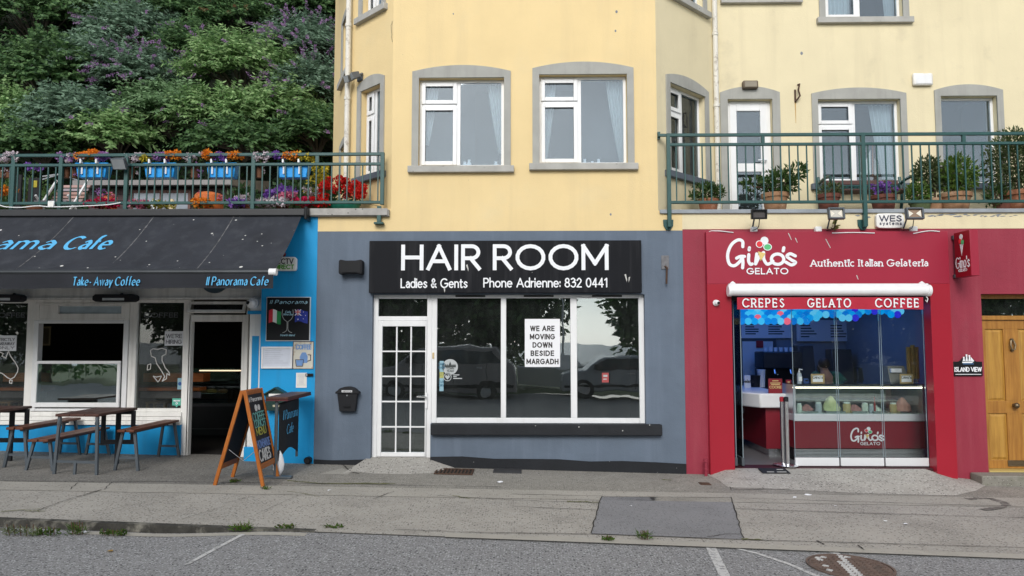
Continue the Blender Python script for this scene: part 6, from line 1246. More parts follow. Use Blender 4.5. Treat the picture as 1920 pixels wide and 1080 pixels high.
for u, v, r in ((.735, .49, .022), (.86, .66, .012), (.91, .58, .012), (.86, .50, .012), (.82, .58, .010)):
    q = fx(u, v); m = MB(); m.prism([(q[0]+w_*r*(1 if k % 2 else .45)*math.sin(k*math.pi/7), q[1]+w_*r*(1 if k % 2 else .45)*math.cos(k*math.pi/7)) for k in range(14)], -.0336, -.0312); m.build('flag_star', pm('flag_white', (.75, .75, .75)), t, smooth=False)
m = MB(); 
for pts in ([(.37, .72), (.36, .60), (.40, .50), (.47, .44)], [(.61, .72), (.62, .60), (.58, .50), (.51, .44)], [(.48, .44), (.475, .25), (.42, .19), (.38, .18)], [(.50, .44), (.505, .25), (.56, .19), (.60, .18)]): ribbon(m, smooth([fx(*p) for p in pts]), .012*w_, -.0305, .002)
m.build('wine_glass', pm('silver_print', (.42, .44, .44), .4), t, smooth=False)
m = MB(); text(m, 'Cafe', a+w_*.43, c+h_*.64, h_*.045, .18, -.0305, .002, width=w_*.13, shear=.2); text(m, 'Wine Bar', a+w_*.385, c+h_*.585, h_*.04, .18, -.0305, .002, width=w_*.23, shear=.2); text(m, 'Howth Island', a+w_*.33, c+h_*.10, h_*.04, .18, -.0305, .002, width=w_*.33, shear=.2) ; m.build('lettering', pm('pale_cyan_lettering', (.35, .6, .72)), t, smooth=False)
a, b, c, d = RC(490, 650, 548, 691, -.02); t = thing('menu_case', 'white framed menu case left of the coffee tin sign', 'menu', ((a+b)/2, 0, c)); MB().frame(a, b, c, d, .025, -.03, -.0005).build('frame', WHITE, t, bevel=.003); MB().box(a+.02, b-.02, -.018, -.001, c+.02, d-.02).build('paper', pm('blue_white_paper', (.62, .66, .75), .4), t); m = MB(); random.seed(4)
for k in range(7): m.box(a+.05, a+.05+(b-a-.1)*random.uniform(.6, 1), -.0195, -.0182, d-.06-.03*k, d-.055-.03*k)
m.build('print', pm('faint_print', (.45, .48, .55), .6), t)
a, b, c, d = RC(549, 640, 588, 692, -.01); t = thing('tin_sign', 'rusty edged white tin coffee sign with blue coffee pot', 'sign', ((a+b)/2, 0, c)); w_, h_ = b-a, d-c
MB().box(a, b, -.008, -.0005, c, d).build('plate', pm('rusted_cream_tin', (.62, .60, .52), .6, .1, 4, patch=((.30, .13, .04), 6, .56, .1, .9), spots=((.25, .1, .03), 14, .2, .75)), t, bevel=.002); MB().frame(a, b, c, d, .008, -.0095, -.0082).build('rim', RUST, t)
NAVY = pm('tin_blue', (.16, .30, .58), .6, .1, 9); m = MB(); text(m, 'COFFEE', a+w_*.16, c+h_*.72, h_*.15, .24, -.011, .0025, width=w_*.70); m.build('lettering', NAVY, t, smooth=False)
fx = lambda u, v: (a+w_*u, c+h_*v); m = MB(); m.prism([fx(*p) for p in ((.36, .22), (.70, .22), (.72, .45), (.62, .60), (.44, .60), (.34, .45))], -.011, -.0083); m.prism([fx(*p) for p in ((.20, .12), (.46, .12), (.5, .32), (.16, .32))], -.0125, -.0113); m.build('pot_picture', NAVY, t, smooth=False)
m = MB(); ribbon(m, [fx(.70, .28), fx(.86, .32), fx(.86, .5), fx(.72, .52)], .012, -.011, .0025); ribbon(m, [fx(.18, .1), fx(.48, .1), fx(.53, .34), fx(.13, .34), fx(.18, .1)], .008, -.0138, .001); m.build('pot_outline', pm('dark_print', (.05, .05, .07), .6), t, smooth=False)
a, b, c, d = RC(555, 699, 575, 727, -.01); t = thing('paper_notice', 'small framed white notice below the coffee tin sign', 'notice', ((a+b)/2, 0, c)); MB().frame(a, b, c, d, .010, -.008, -.0005).build('frame', WHITE, t); MB().box(a+.009, b-.009, -.006, -.0006, c+.009, d-.009).build('paper', pm('cream_paper', (.7, .7, .66), .6), t); m = MB()
for k in range(9): l = random.uniform(.4, .75)*(b-a)/2; m.box((a+b)/2-l, (a+b)/2+l, -.0075, -.0061, d-.035-.018*k, d-.03-.018*k)
m.build('print', pm('faint_print', (.45, .48, .55)), t)
q = at(583, 703, -.02); t = thing('wall_catch', 'small black metal catch beside the framed notice on the blue wall', 'bracket', tuple(q)); MB().box(q.x-.08, q.x+.03, -.03, -.0005, q.z-.02, q.z+.02).build('catch', BLACK, t, bevel=.004); MB().ydisc(q.x-.06, q.z, .012, -.036, -.0301, 10).build('pin', ALU, t)
# green letter box with pitched roof
a, b, c, d = RC(496, 727, 537, 770, -.1); t = thing('letter_box', 'dark green house shaped letter box on the blue wall', 'letter box', ((a+b)/2, 0, c)); xm = (a+b)/2; GB = pm('dark_green_metal', (.006, .035, .03), .4, .1, 6, spec=.5)
MB().prism([(a+.02, c), (b-.02, c), (b-.02, d-.09), (xm, d-.012), (a+.02, d-.09)], -.12, -.001).build('body', GB, t, bevel=.005); MB().band([(a-.03, d-.10), (xm, d+.01), (b+.03, d-.10)], [(a-.03, d-.12), (xm, d-.011), (b+.03, d-.12)], -.15, -.001).build('roof', GB, t)
MB().box(xm-.09, xm+.09, -.126, -.1201, d-.125, d-.085).build('mail_slot', CREAM, t); MB().ydisc(xm+.02, c+.18, .012, -.128, -.1201, 10).build('lock', CHROME, t); MB().box(xm-.03, xm+.08, -.126, -.1201, c+.055, c+.085).build('name_plate', pm('pale_plate', (.45, .42, .3), .5), t)
q = at(578, 865, -.03); t = thing('drain_pipe', 'black round pipe end at the foot of the blue wall', 'pipe', (q.x, -.05, gz(q.x))); MB().tube([(q.x, .02, gz(q.x)+.06), (q.x, -.09, gz(q.x)+.06)], .05, 16).build('pipe', BLACK, t); MB().tube([(q.x, -.10, gz(q.x)+.06), (q.x, -.0905, gz(q.x)+.06)], .036, 14).build('bore', BLKM, t)
# ------------------------------------------------------------------ tables and benches outside the cafe
def gleg(m, p, q, w_=.035): m.bar(p, q, w_)
def table(x0, x1, yn, yf, zt_, nm, lb):
    xm = (x0+x1)/2; t = thing('cafe_table', lb, 'table', (xm, (yn+yf)/2, gz(xm)), 'brown topped tables outside the cafe')
    m = MB(); n = 3
    for k in range(n): a = x0+(x1-x0)*k/n; m.box(a+.002, a+(x1-x0)/n-.002, yn, yf, zt_-.035, zt_)
    m.build('table_top', WOODT, t, bevel=.006)
    for x, s in ((x0+.04, -1), (x1-.04, 1)):
        l = MB().bar((x, yn+.04, zt_-.036), (x+s*.03, yn+.02, gz(x)), .034).build('leg', STEEL, t); MB().lathe([(.022, -.02), (.030, 0), (.022, .035), (.026, .07), (.018, .085)], (x, yn+.04, zt_-.125), 12).build('leg_collar', STEEL, l)
    MB().bar((x0+.02, yn+.03, gz(x0)+.16), (x1-.02, yn+.03, gz(x1)+.16), .03).build('crossbar', STEEL, t)
    MB().bar((xm-.01, yn+.03, gz(xm)+.145), (xm-.01, yn+.02, gz(xm)), .03).build('foot', STEEL, t)
    xa, xb = x0+.12, x1+.02; zb2 = zt_-.50
    MB().frame(xa, xb, zb2, zt_-.036, .05, yf-.12, yf-.08, wb=.06).box((xa+xb)/2-.03, (xa+xb)/2+.03, yf-.12, yf-.08, zb2+.06, zt_-.07).build('rear_frame', BLKM, t, bevel=.003); MB().box((xa+xb)/2-.03, (xa+xb)/2+.02, yf-.119, yf-.08, gz(xm), zb2-.001).build('leg', BLKM, t)
    return t
Dn = lambda px, py: gp(px, py)
f0, f1 = gp(103, 889), gp(177, 889); zt_ = at(140, 776, f0.y).z
tb0, tb1 = at(105, 776, f0.y).x, at(187, 776, f0.y).x
table(tb0, tb1, f0.y-.02, f0.y+.95, zt_, '', 'brown topped cafe table between the two whole benches under the sash window')
dxt = at(48, 770, -.5).x-at(249, 770, -.5).x
table(tb0+dxt, tb1+dxt, f0.y-.02, f0.y+.95, zt_+.02, '', 'brown topped cafe table cut off by the left edge of the view')
def bench(x0, x1, yn, yf, zn, lb):
    xm = (x0+x1)/2; t = thing('bench', lb, 'bench', (xm, (yn+yf)/2, gz(xm)), 'plank benches outside the cafe')
    m = MB(); m.box(x0, xm-.004, yn, yf, zn-.035, zn).box(xm+.004, x1, yn+.012, yf, zn-.035, zn-.001); m.build('seat', WOODB, t, bevel=.007)
    for Y in (yn+.10, yf-.10):
        for x, s in ((x0+.03, -1), (x1-.03, 1)): MB().bar((x, Y, zn-.036), (x+s*.075, Y+(-.03 if Y < -.3 else .03), gz(x)), .034).build('leg', STEEL, t)
        MB().bar((x0+.03-.05, Y-.01, gz(x0)+.17), (x1-.03+.05, Y-.01, gz(x1)+.17), .028).build('crossbar', STEEL, t)
    MB().bar((xm, yn+.14, zn-.055), (xm, yf-.14, zn-.055), .03).build('stretcher', STEEL, t)
    return t
yn = gp(229, 883).y-.06; bx0, bx1 = at(219, 806, yn).x, at(250, 806, yn).x; bz = at(235, 806, yn).z
bench(bx0, bx1, yn, YC-.12, bz, 'plank bench right of the whole cafe table, nearest the doorway')
bench(bx0+dxt+.02, bx1+dxt+.02, yn, YC-.12, bz+.03, 'plank bench at the left edge of the view beside the cut off table')
yn = gp(73, 883).y-.06; bx0, bx1 = at(51, 824, yn).x, at(89, 824, yn).x; bz = at(70, 824, yn).z
bench(bx0, bx1, yn, YC-.12, bz, 'lower plank bench left of the whole cafe table')
# A board
nl, nr, fl_, fr_ = gp(405, 911), gp(493, 912), gp(432, 897), gp(522, 895)
ab = thing('a_board', 'orange wood framed chalkboard sign standing open in front of the cafe', 'chalkboard', ((nl.x+nr.x)/2, (nl.y+fl_.y)/2, gz(-3.3)))
ynr, yfr = (nl.y+nr.y)/2, (fl_.y+fr_.y)/2; tn = at(456, 733, ynr+.02); tf = at(487, 727, yfr-.02); zr = (tn.z+tf.z)/2; xr = (tn.x+tf.x)/2
CHB = pm('chalkboard_black', (.02, .021, .026), .7, .3, 3)
for s, xf in ((-1, (nl.x+fl_.x)/2), (1, (nr.x+fr_.x)/2)):
    zg = gz(xf); A = lambda y, u: Vector((xr+s*.015+(xf-xr)*u, y, zr+(zg-zr)*u))
    nrm = Vector((zr-zg, 0, (xf-xr)*s)).normalized(); ox = Vector((s*.012, 0, 0))
    rt = 'board_panel'
    pt = MB(); 
    for Y in (ynr, yfr): pt.bar(A(Y, 0), A(Y, 1), .045, .03)
    pt.bar(A(ynr+.02, .025), A(yfr-.02, .025), .06, .03); pt.bar(A(ynr+.02, .80), A(yfr-.02, .80), .07, .028)
    fo = pt.build('frame', WOODO, ab, bevel=.006)
    q = [A(ynr+.02, .05), A(yfr-.02, .05), A(yfr-.02, .78), A(ynr+.02, .78)]; th = Vector((s*.005, 0, 0))
    MB().hexa([tuple(p-th) for p in q]+[tuple(p+th) for p in q]).build('board', CHB, fo, smooth=False)
    if s == 1:
        # chalk lettering on the outer face: local x from near to far, z up the board
        o = A(ynr+.02, .79)+Vector((.008, 0, 0)); ux = Vector((0, 1, 0)); uz = (A(0, 0)-A(0, 1)); uz = Vector((uz.x, 0, uz.z)).normalized(); un = ux.cross(uz)
        if un.x < 0: un = -un
        MBd = Matrix.Translation(o) @ Matrix(((ux.x, -un.x, uz.x, 0), (ux.y, -un.y, uz.y, 0), (ux.z, -un.z, uz.z, 0), (0, 0, 0, 1)))
        W_ = yfr-ynr-.04; H_ = (A(0, .05)-A(0, .79)).length
        for cl, cn, items in (((.58, .58, .58), 'white_chalk', (('Il Panorama', .06, .90, .05, .86, True), ('CAKES', .06, .06, .13, .75, False))), ((.15, .38, .35), 'mint_chalk', (('COFFEE', .10, .62, .10, .8, False), ('LUNCH', .14, .53, .08, .7, False))), ((.36, .36, .08), 'yellow_chalk', (('MENU', .16, .42, .085, .65, False),)), ((.14, .22, .46), 'blue_chalk', (('HOMEMADE', .06, .24, .09, .86, False),))):
            m = MB(MBd)
            for sx_, u, v, hh, wd, it in items: text(m, sx_, u*W_, v*H_, hh, .17, -.003, .002, width=wd*W_, shear=.1 if it else 0)
            if cn == 'white_chalk': m.ydisc(W_*.42, H_*.80, .045, -.003, -.001, 14); m.ydisc(W_*.62, H_*.80, .04, -.0035, -.001, 14)
            m.build('lettering', pm(cn, cl, .9, .25, 40), fo, smooth=False)
MB().tube([A(ynr, .62)+Vector((0, .03, 0)), (xr, ynr+.05, .38), (2*xr-A(ynr, .62).x, ynr+.03, A(ynr, .62).z)], .004, 6).build('chain', ALU, ab)
# bar table with banner
yn = gp(515, 897).y; xb = at(516, 890, yn).x; bt = thing('bar_table', 'narrow high bar table with maroon top and black cafe banner below it', 'table', (xb, yn+.5, gz(xb)))
za_ = at(515, 744, yn).z; yfar = -.16
l0, l1 = at(498, 745, yn-.05).x, at(540, 745, yn-.05).x
MB().box(l0, l1, yn-.05, yfar, za_-.035, za_).build('table_top', WOODT, bt, bevel=.006); MB().box(l0, l1, yn-.06, yfar+.01, za_-.05, za_-.0352).build('top_edge', pm('maroon_edge', (.10, .02, .025), .5), bt)
MB().tube([(xb, yn, gz(xb)+.02), (xb, yn, za_-.05)], .022, 12).build('post', STEEL, bt); MB().box(xb-.14, xb+.22, yn-.05, yn+.05, gz(xb)+.002, gz(xb)+.03).build('base', STEEL, bt, bevel=.006)
MB().tube([(xb, yfar-.1, za_-.9), (xb, yfar-.1, za_-.05)], .018, 10).build('post', STEEL, bt); MB().bar((xb, yn, za_-.1), (xb, yfar-.08, za_-.1), .02).build('rail', BLKM, bt)
n = 14; v = []; zt2 = za_-.10; zb2 = at(517, 866, yn).z
for j in range(9):
    for i in range(n+1): u = i/n; s = j/8; v.append((xb+.025+.01*math.sin(u*6), yn+.02+(yfar-.14-yn)*u, zt2+(zb2+.12*math.sin(u*math.pi)-zt2)*s))
bn = MB().add(v, [(j*(n+1)+i, j*(n+1)+i+1, (j+1)*(n+1)+i+1, (j+1)*(n+1)+i) for j in range(8) for i in range(n)]).build('banner', pm('black_banner', (.014, .015, .018), .7, .15, 3), bt)
Mn = Matrix.Translation((xb+.045, yn, 0)) @ Matrix(((0, -1, 0, 0), (1, 0, 0, 0), (0, 0, 1, 0), (0, 0, 0, 1)))
m = MB(Mn); L_ = yfar-yn; text(m, 'Il Panorama', L_*.14, zb2+.52, .12, .10, 0, .002, width=L_*.62, shear=.2, nib=True); text(m, 'Cafe', L_*.30, zb2+.32, .12, .10, 0, .002, width=L_*.28, shear=.2, nib=True); m.build('lettering', CYLET, bn, smooth=False)
q = gp(512, 900); t = thing('paper_sack', 'crumpled white bag behind the chalkboard foot', 'bag', (q.x, q.y+.1, gz(q.x))); m = MB(); m.ball((q.x+.0, q.y+.2, gz(q.x)+.17), (.07, .05, .17), 12, 8, .12); m.build('bag', PAPER, t)
# ------------------------------------------------------------------ green railings
def railing(px0, px1, ytop0, ymid, ybot, posts, stubs, Y, pitch_px, name, label, xref, ends):
    X0, X1 = (at(px0, 340, Y).x if px0 > -100 else -9.5), (at(px1, 320, Y).x if px1 < 1990 else 9.5)
    zt, zm, zb = at(xref, ytop0, Y).z, at(xref, ymid, Y).z, at(xref, ybot, Y).z
    t = thing(name, label, 'railing', ((X0+X1)/2, Y, zb))
    for nm, z, h_ in (('top_rail', zt, .046), ('middle_rail', zm, .042), ('bottom_rail', zb, .042)): MB().box(X0, X1, Y-.022, Y+.022, z-h_/2, z+h_/2).build(nm, GRN, t, bevel=.006)
    for p, zf in posts:
        x = at(p, 340, Y).x if not isinstance(p, tuple) else p[0]; o = MB().box(x-.028, x+.028, Y-.027, Y+.027, zf, zt+.024).build('post', GRN, t, bevel=.004)
    for p in stubs: x = at(p, 300, Y).x; MB().box(x-.024, x+.024, Y-.02, Y+.02, zm+.0215, zt-.0235).build('stub', GRN, t)
    step = at(960+pitch_px, 340, Y).x-at(960, 340, Y).x; n = int((X1-X0)/step); px_ = [at(p, 340, Y).x if not isinstance(p, tuple) else p[0] for p, _ in posts]
    k0 = MB().box(-.0085, .0085, Y-.0085, Y+.0085, zb+.0212, zm-.0212).build('baluster', GRN, None); k0.parent = t
    first = True
    for k in range(1, n+1):
        x = X0+k*step
        if any(abs(x-q) < .04 for q in px_): continue
        o = k0 if first else k0.copy()
        if not first: COL.objects.link(o); o.parent = t
        first = False; o.location = (x-ORG[t.name].x, -ORG[t.name].y, -ORG[t.name].z)
    return t, zt, zm, zb
YR = -.055
zfoot = at(712, 417, YR).z
RLt, zt, zm, zb = railing(-200, 720, 290.5, 309, 380.5, [(25, zSL-.1), (237, zSL-.1), (475, zSL-.1), (717, at(717, 384, YR).z), ((-6.9-.0,), zSL-.1)], [116, 356, 595], YR, 14.6, 'terrace_railing', 'green painted railing along the flower filled cafe terrace', 360, None)
x = at(711, 400, YR).x
MB().box(x-.03, x+.03, YR-.025, YR+.025, zfoot-.0, at(711, 384, YR).z-.022).build('wall_bracket', GRN, RLt, bevel=.004); MB().box(x-.07, x+.07, YR-.05, -.001, zfoot-.03, zfoot).build('foot_plate', GRN, RLt, bevel=.006)
RRt, zt2, zm2, zb2_ = railing(1252, 2000, 252, 270, 378.5, [(1254, at(1254, 425, YR).z), (1620, at(1620, 424, YR).z)], [1431, 1808], YR, 16.2, 'balcony_railing', 'green painted railing along the balcony above the gelato shop', 1600, None)
for p in (1254, 1620):
    x = at(p, 420, YR).x; z = at(p, 420, YR).z
    MB().prism([(x-.075, z+.07), (x+.075, z+.07), (x+.07, z-.02), (x+.03, z-.085), (x-.03, z-.085), (x-.07, z-.02)], -.026, -.0375+.036).build('foot_plate', GRN, RRt, bevel=.006); MB().bar((x, YR-.03, z+.12), (x, YR-.03, z-.05), .05).build('foot', GRN, RRt, bevel=.005)
x0 = at(1236, 258, YR).x; MB().box(x0-.02, at(1252, 258, YR).x-.001, YR-.02, YR+.02, zt2-.02, zt2+.02).build('wall_stub', GRN, RRt, bevel=.004); MB().box(x0-.02, x0+.02, YR+.021, -.001, zt2-.05, zt2+.06).build('wall_plate', GRN, RRt)
# ------------------------------------------------------------------ flower boxes and pots on the terrace railing
LEAF = pm('terrace_leaf', (.055, .12, .03), .6, .25, 5, isl=(.12, .20, .06)); LEAFD = pm('dark_leaf', (.022, .055, .018), .5, .25, 5, isl=(.055, .12, .04)); LEAFY = pm('yellow_green_leaf', (.14, .20, .03), .6, .2, 5, isl=(.25, .28, .06))
FL = {'orange': pm('orange_petal', (.80, .22, .02), .6, .15, 9, isl=(.85, .35, .03)), 'red': pm('red_petal', (.62, .012, .012), .55, .15, 9, isl=(.78, .04, .03)), 'purple': pm('purple_petal', (.20, .08, .45), .6, .15, 9, isl=(.36, .18, .6)),
      'mauve': pm('mauve_petal', (.36, .16, .45), .6, .15, 9, isl=(.5, .3, .58)), 'white': pm('white_petal', (.72, .66, .68), .6, .1, 9, isl=(.65, .55, .62)), 'yellow': pm('yellow_petal', (.70, .50, .03), .6, .15, 9, isl=(.5, .5, .08)), 'pink': pm('pink_petal', (.65, .14, .28), .6, .15, 9, isl=(.75, .3, .4)), 'crimson': pm('crimson_petal', (.55, .01, .06), .6, .15, 9, isl=(.65, .02, .12))}
BBX = pm('blue_plastic_trough', (.012, .32, .80), .35, .06, 4, spec=.5); PBR = pm('brown_hanging_pot', (.16, .07, .035), .7, .3, 14, grain=((.08, .03, .015), (2, 2, 20), .5))
sd_i = 100
def flowers(parent, c, r, specs, leaves=90, lm=None, ls=.06):
    global sd_i; sd_i += 7
    if leaves: quads('foliage', blob_leaves(c, r, leaves, ls, ls*.45, sd_i, .2), lm or LEAF, parent)
    for cl, pts, rr, n, s in specs: quads('flowers', heads(pts, rr, n, s, sd_i), FL[cl], parent)
def rpts(c, r, n, sd):
    g = np.random.default_rng(sd); return [tuple(np.array(c)+g.uniform(-1, 1, 3)*np.array(r)) for _ in range(n)]
YBX = .06
boxes = [(148, 206, ('orange', 'orange', 'mauve'), 'blue flower trough with orange and mauve flowers nearest the lamp on the railing'), (275, 333, ('yellow', 'mauve', 'orange'), 'blue flower trough with a large orange flower head after the lamp on the railing'), (391, 446, ('orange', 'purple', 'orange'), 'blue flower trough with two separate orange heads in the middle of the railing'), (523, 581, ('purple', 'orange', 'yellow'), 'blue flower trough with violet, orange and yellow flowers nearest the yellow house')]
for i, (p0, p1, cols, lb) in enumerate(boxes):
    a, b, c, d = RC(p0, 310, p1, 335, YBX); t = thing('flower_trough', lb, 'flower trough', ((a+b)/2, YBX, c), 'blue flower troughs hung on the terrace railing')
    m = MB(); m.hexa([(a+.03, -.02, c), (b-.03, -.02, c), (b-.03, .13, c), (a+.03, .13, c), (a, -.03, d), (b, -.03, d), (b, .15, d), (a, .15, d)]).box(a-.015, b+.015, -.032, .165, d+.001, d+.02); m.build('trough', BBX, t, bevel=.012)
    for u in (.22, .72): x = a+(b-a)*u; MB().tube([(x, -.035, c+.05), (x, -.04, d+.02), (x, -.09, d+.05), (x, -.085, zm+.03), (x, YR, zm+.035), (x, 0, zm+.02)], .014, 6).build('hook', WHITE, t)
    quads('soil_foliage', blob_leaves(((a+b)/2, .06, d+.06), ((b-a)/2, .08, .06), 120, .06, .03, 50+i), LEAF, t)
    for k, cl in enumerate(cols):
        x = a+(b-a)*(.15+.35*k); quads('flowers', heads(rpts((x, .0, d+.12+(.025 if cl == 'orange' else 0)), (.10, .05, .03), 6, 60+i*5+k), .058 if cl == 'orange' else .05, 80, .034, i*9+k), FL[cl], t)
for i, (p, cl, lb) in enumerate(((6, 'white', 'brown hanging pot with white trailing flowers at the left edge of the railing'), (18, 'white', 'second brown hanging pot from the left edge under white flowers'), (125, 'mauve', 'brown hanging pot with mauve flowers left of the first blue trough'), (140, 'white', 'brown hanging pot tucked against the first blue trough'), (246, 'white', 'brown hanging pot just right of the railing lamp'), (365, 'white', 'brown hanging pot between the second and third blue troughs'), (486, 'white', 'brown hanging pot beside the third railing post'))):
    x = at(p, 322, .05).x; z0, z1 = at(p, 334, .05).z, at(p, 312, .05).z; t = thing('hanging_pot', lb, 'flower pot', (x, .05, z0), 'brown pots hung on the terrace railing')
    MB().lathe([(.045, 0), (.055, z1-z0), (.06, z1-z0+.005), (.06, z1-z0+.015), (.045, z1-z0+.012)], (x, .04, z0), 14).build('pot', PBR, t); quads('foliage', blob_leaves((x, .03, z1+.07), (.12, .08, .09), 70, .05, .02, 70+i), LEAF, t)
    quads('flowers', heads(rpts((x+.03, -.02, z1+.12), (.15, .06, .05), 13, 80+i), .032, 22, .036, 30+i), FL[cl], t)
    if cl == 'white': quads('trailing_flowers', heads(rpts((x+.09, .0, z1-.06), (.05, .04, .12), 4, 85+i), .024, 12, .03, 40+i), FL['mauve' if i % 2 else 'white'], t)
# lamp clamped on the railing
a, b, c, d = RC(211, 298, 238, 314, -.2); t = thing('floodlight', 'dark grey floodlight leaning out from the terrace railing post', 'floodlight', ((a+b)/2, -.1, c)); q = Matrix.Translation(((a+b)/2, -.2, (c+d)/2)) @ Matrix.Rotation(R_(35), 4, 'X'); w_ = (b-a)/2
MB(q).hexa([(-w_, -.04, -.09), (w_, -.04, -.09), (w_*.7, .07, -.06), (-w_*.7, .07, -.06), (-w_, -.04, .09), (w_, -.04, .09), (w_*.7, .07, .06), (-w_*.7, .07, .06)]).build('housing', STEEL, t, bevel=.006); MB(q).box(-w_*.85, w_*.85, -.046, -.041, -.075, .075).build('lens', pm('lamp_lens', (.3, .32, .33)), t); MB().bar(((a+b)/2, -.15, (c+d)/2), ((a+b)/2+.08, YR, (c+d)/2), .025).build('arm', STEEL, t)
q = at(96, 383, -.1); t = thing('junction_box', 'small grey junction box on the terrace railing bottom rail', 'box', tuple(q)); MB().box(q.x-.05, q.x+.05, -.11, -.079, q.z-.05, q.z+.05).build('housing', ALU, t, bevel=.006); MB().box(q.x-.04, q.x+.04, -.114, -.1105, q.z-.04, q.z+.04).build('lid', CREAM, t)
P = [tuple(at(x, y, -.1)) for x, y in ((0, 385), (12, 388), (40, 389), (70, 386), (95, 388), (140, 387), (200, 384), (226, 380))]; tag(MB().tube(smooth3(P), .008, 6).build('cable', WHITE), 'white cable sagging along the terrace edge below the railing', 'cable')
# ------------------------------------------------------------------ plants standing on the terrace floor edge
zf_ = zSL-.02
def pot(t, x, y, z, r0, r1, h, mt, rim=True):
    MB().lathe([(r0, 0), (r1, h*.78)]+([(r1*1.10, h*.785), (r1*1.12, h), (r1*.98, h), (r1*.95, h*.9)] if rim else [(r1*1.03, h), (r1*.95, h*.97)]), (x, y, z), 24).build('pot', mt, t)
# red geraniums in the long green pot
a, b, c, d = RC(618, 376, 676, 388, .25); t = thing('flower_pot', 'green pot overflowing with bright red geraniums beside the yellow house', 'flower pot', ((a+b)/2, .25, zf_)); xm = (a+b)/2
MB().lathe([(.8, 0), (.95, .12), (1.0, .125), (1.02, .16), (.9, .16)], (xm, .25, zf_), 28, (b-a)/2, .2).build('pot', pm('green_plastic_pot', (.01, .14, .10), .4), t)
g = at(642, 357, .2); quads('foliage', blob_leaves((g.x, .25, zf_+.22), (.30, .2, .14), 260, .08, .06, 5), LEAFD, t)
quads('flowers', heads([tuple(at(x, y, .1+.15*((k*37) % 10)/10)) for k, (x, y) in enumerate([(608, 346), (617, 338), (620, 350), (636, 335), (640, 345), (648, 340), (646, 355), (652, 348), (662, 352), (667, 345), (676, 356), (680, 364), (664, 362), (672, 366), (606, 358), (611, 366), (632, 358), (650, 366), (656, 358), (680, 352), (604, 370)])], .062, 110, .036, 3), FL['red'], t)
def tpot(px, py, rpx, cl, lb, Y=.2, n=14, rz_=.07, leaf=90, potm=TERRA, hr=.04, lm=None):
    p = at(px, py, Y); rx = rpx/(1400/(10.9+Y)); t = thing('flower_pot', lb, 'flower pot', (p.x, Y, zf_))
    if rz_ <= .03: n *= 2; p.z += .025; rz_ = .035; MB().box(p.x-rx, p.x+rx, Y-.05, Y+.08, zf_, zf_+.035).build('tray', potm, t, bevel=.006)
    else: pot(t, p.x, Y, zf_, .07, .10, max(.06, min(.2, (p.z-zf_)*.6)), potm)
    flowers(t, (p.x, Y, p.z-.02), (rx, .12, rz_+.03), [(cl, rpts((p.x, Y-.03, p.z+.01), (rx, .1, rz_), n, px), hr, 20, .042)], leaf, lm); return t
tpot(530, 364, 27, 'purple', 'pot with a dome of violet petunias behind the third railing post', Y=.22, n=26, rz_=.07, hr=.05)
tpot(540, 374, 16, 'pink', 'low pot of pink and magenta flowers below the violet petunias', Y=.12, n=10, rz_=.03)
tpot(575, 383, 20, 'crimson', 'long low clump of crimson flowers left of the green geranium pot', Y=.1, n=16, rz_=.025)
tpot(600, 384, 14, 'red', 'red bedding flowers touching the green geranium pot', Y=.08, n=10, rz_=.02)
tpot(585, 362, 14, 'white', 'pot of cream and pale pink flowers left of the red geraniums', Y=.3, n=8, rz_=.06, leaf=140, lm=LEAFY)
tpot(525, 385, 20, 'white', 'low white flowers along the terrace edge under the violet petunias', Y=.08, n=14, rz_=.02, leaf=120)
tpot(486, 384, 12, 'white', 'small white flowers by the third railing post foot', Y=.08, n=8, rz_=.02)
tpot(446, 386, 12, 'purple', 'small deep purple flowers at the terrace edge', Y=.08, n=12, rz_=.02)
tpot(460, 375, 18, 'white', 'red and white flowers left of the third railing post', Y=.2, n=12, rz_=.04)
tpot(300, 387, 26, 'yellow', 'low yellow green leaves along the terrace edge in the middle', Y=.08, n=4, rz_=.02, leaf=260, lm=LEAFY)
tpot(262, 388, 16, 'pink', 'low pale pink flowers along the terrace edge', Y=.08, n=12, rz_=.02)
tpot(192, 386, 26, 'crimson', 'row of red flowers along the terrace edge near the railing lamp', Y=.08, n=22, rz_=.02)
tpot(200, 362, 12, 'mauve', 'pot with mauve flowers above the orange tub on the left', Y=.35, n=7, rz_=.05)
tpot(380, 386, 18, 'orange', 'orange and yellow flowers below the large orange tub', Y=.06, n=12, rz_=.02)
tpot(68, 315, 10, 'purple', 'violet flowers on a stand behind the left of the railing', Y=.7, n=10, rz_=.04)
tpot(12, 363, 14, 'orange', 'orange flowers low at the left edge behind the railing', Y=.3, n=8, rz_=.03)
tpot(600, 330, 14, 'yellow', 'tall yellow flowering plant between the last trough and the yellow house', Y=.5, n=18, rz_=.16, leaf=160)
tpot(590, 350, 18, 'yellow', 'bushy plant with rusty yellow flowers behind the red geraniums', Y=.8, n=5, rz_=.12, leaf=240, lm=LEAFD)
ORP = pm('orange_plastic_tub', (.75, .20, .05), .45, .06, 4)
for px, py, rr, lb in ((205, 373, .11, 'small orange round tub behind the railing at the left'), (392, 372, .21, 'large orange tub planter behind the railing')):
    p = at(px, py, .4); t = thing('planter', lb, 'planter', (p.x, .4, zf_)); MB().lathe([(rr*.6, 0), (rr, .1), (rr*1.02, p.z-zf_+.03), (rr*.85, p.z-zf_+.07), (rr*.5, p.z-zf_+.09)], (p.x, .4, zf_), 22).build('tub', ORP, t); flowers(t, (p.x, .3, p.z+.02), (rr, .1, .06), [('pink', rpts((p.x+.03, .25, p.z), (rr, .1, .06), 6, px), .03, 14, .035)], 50)
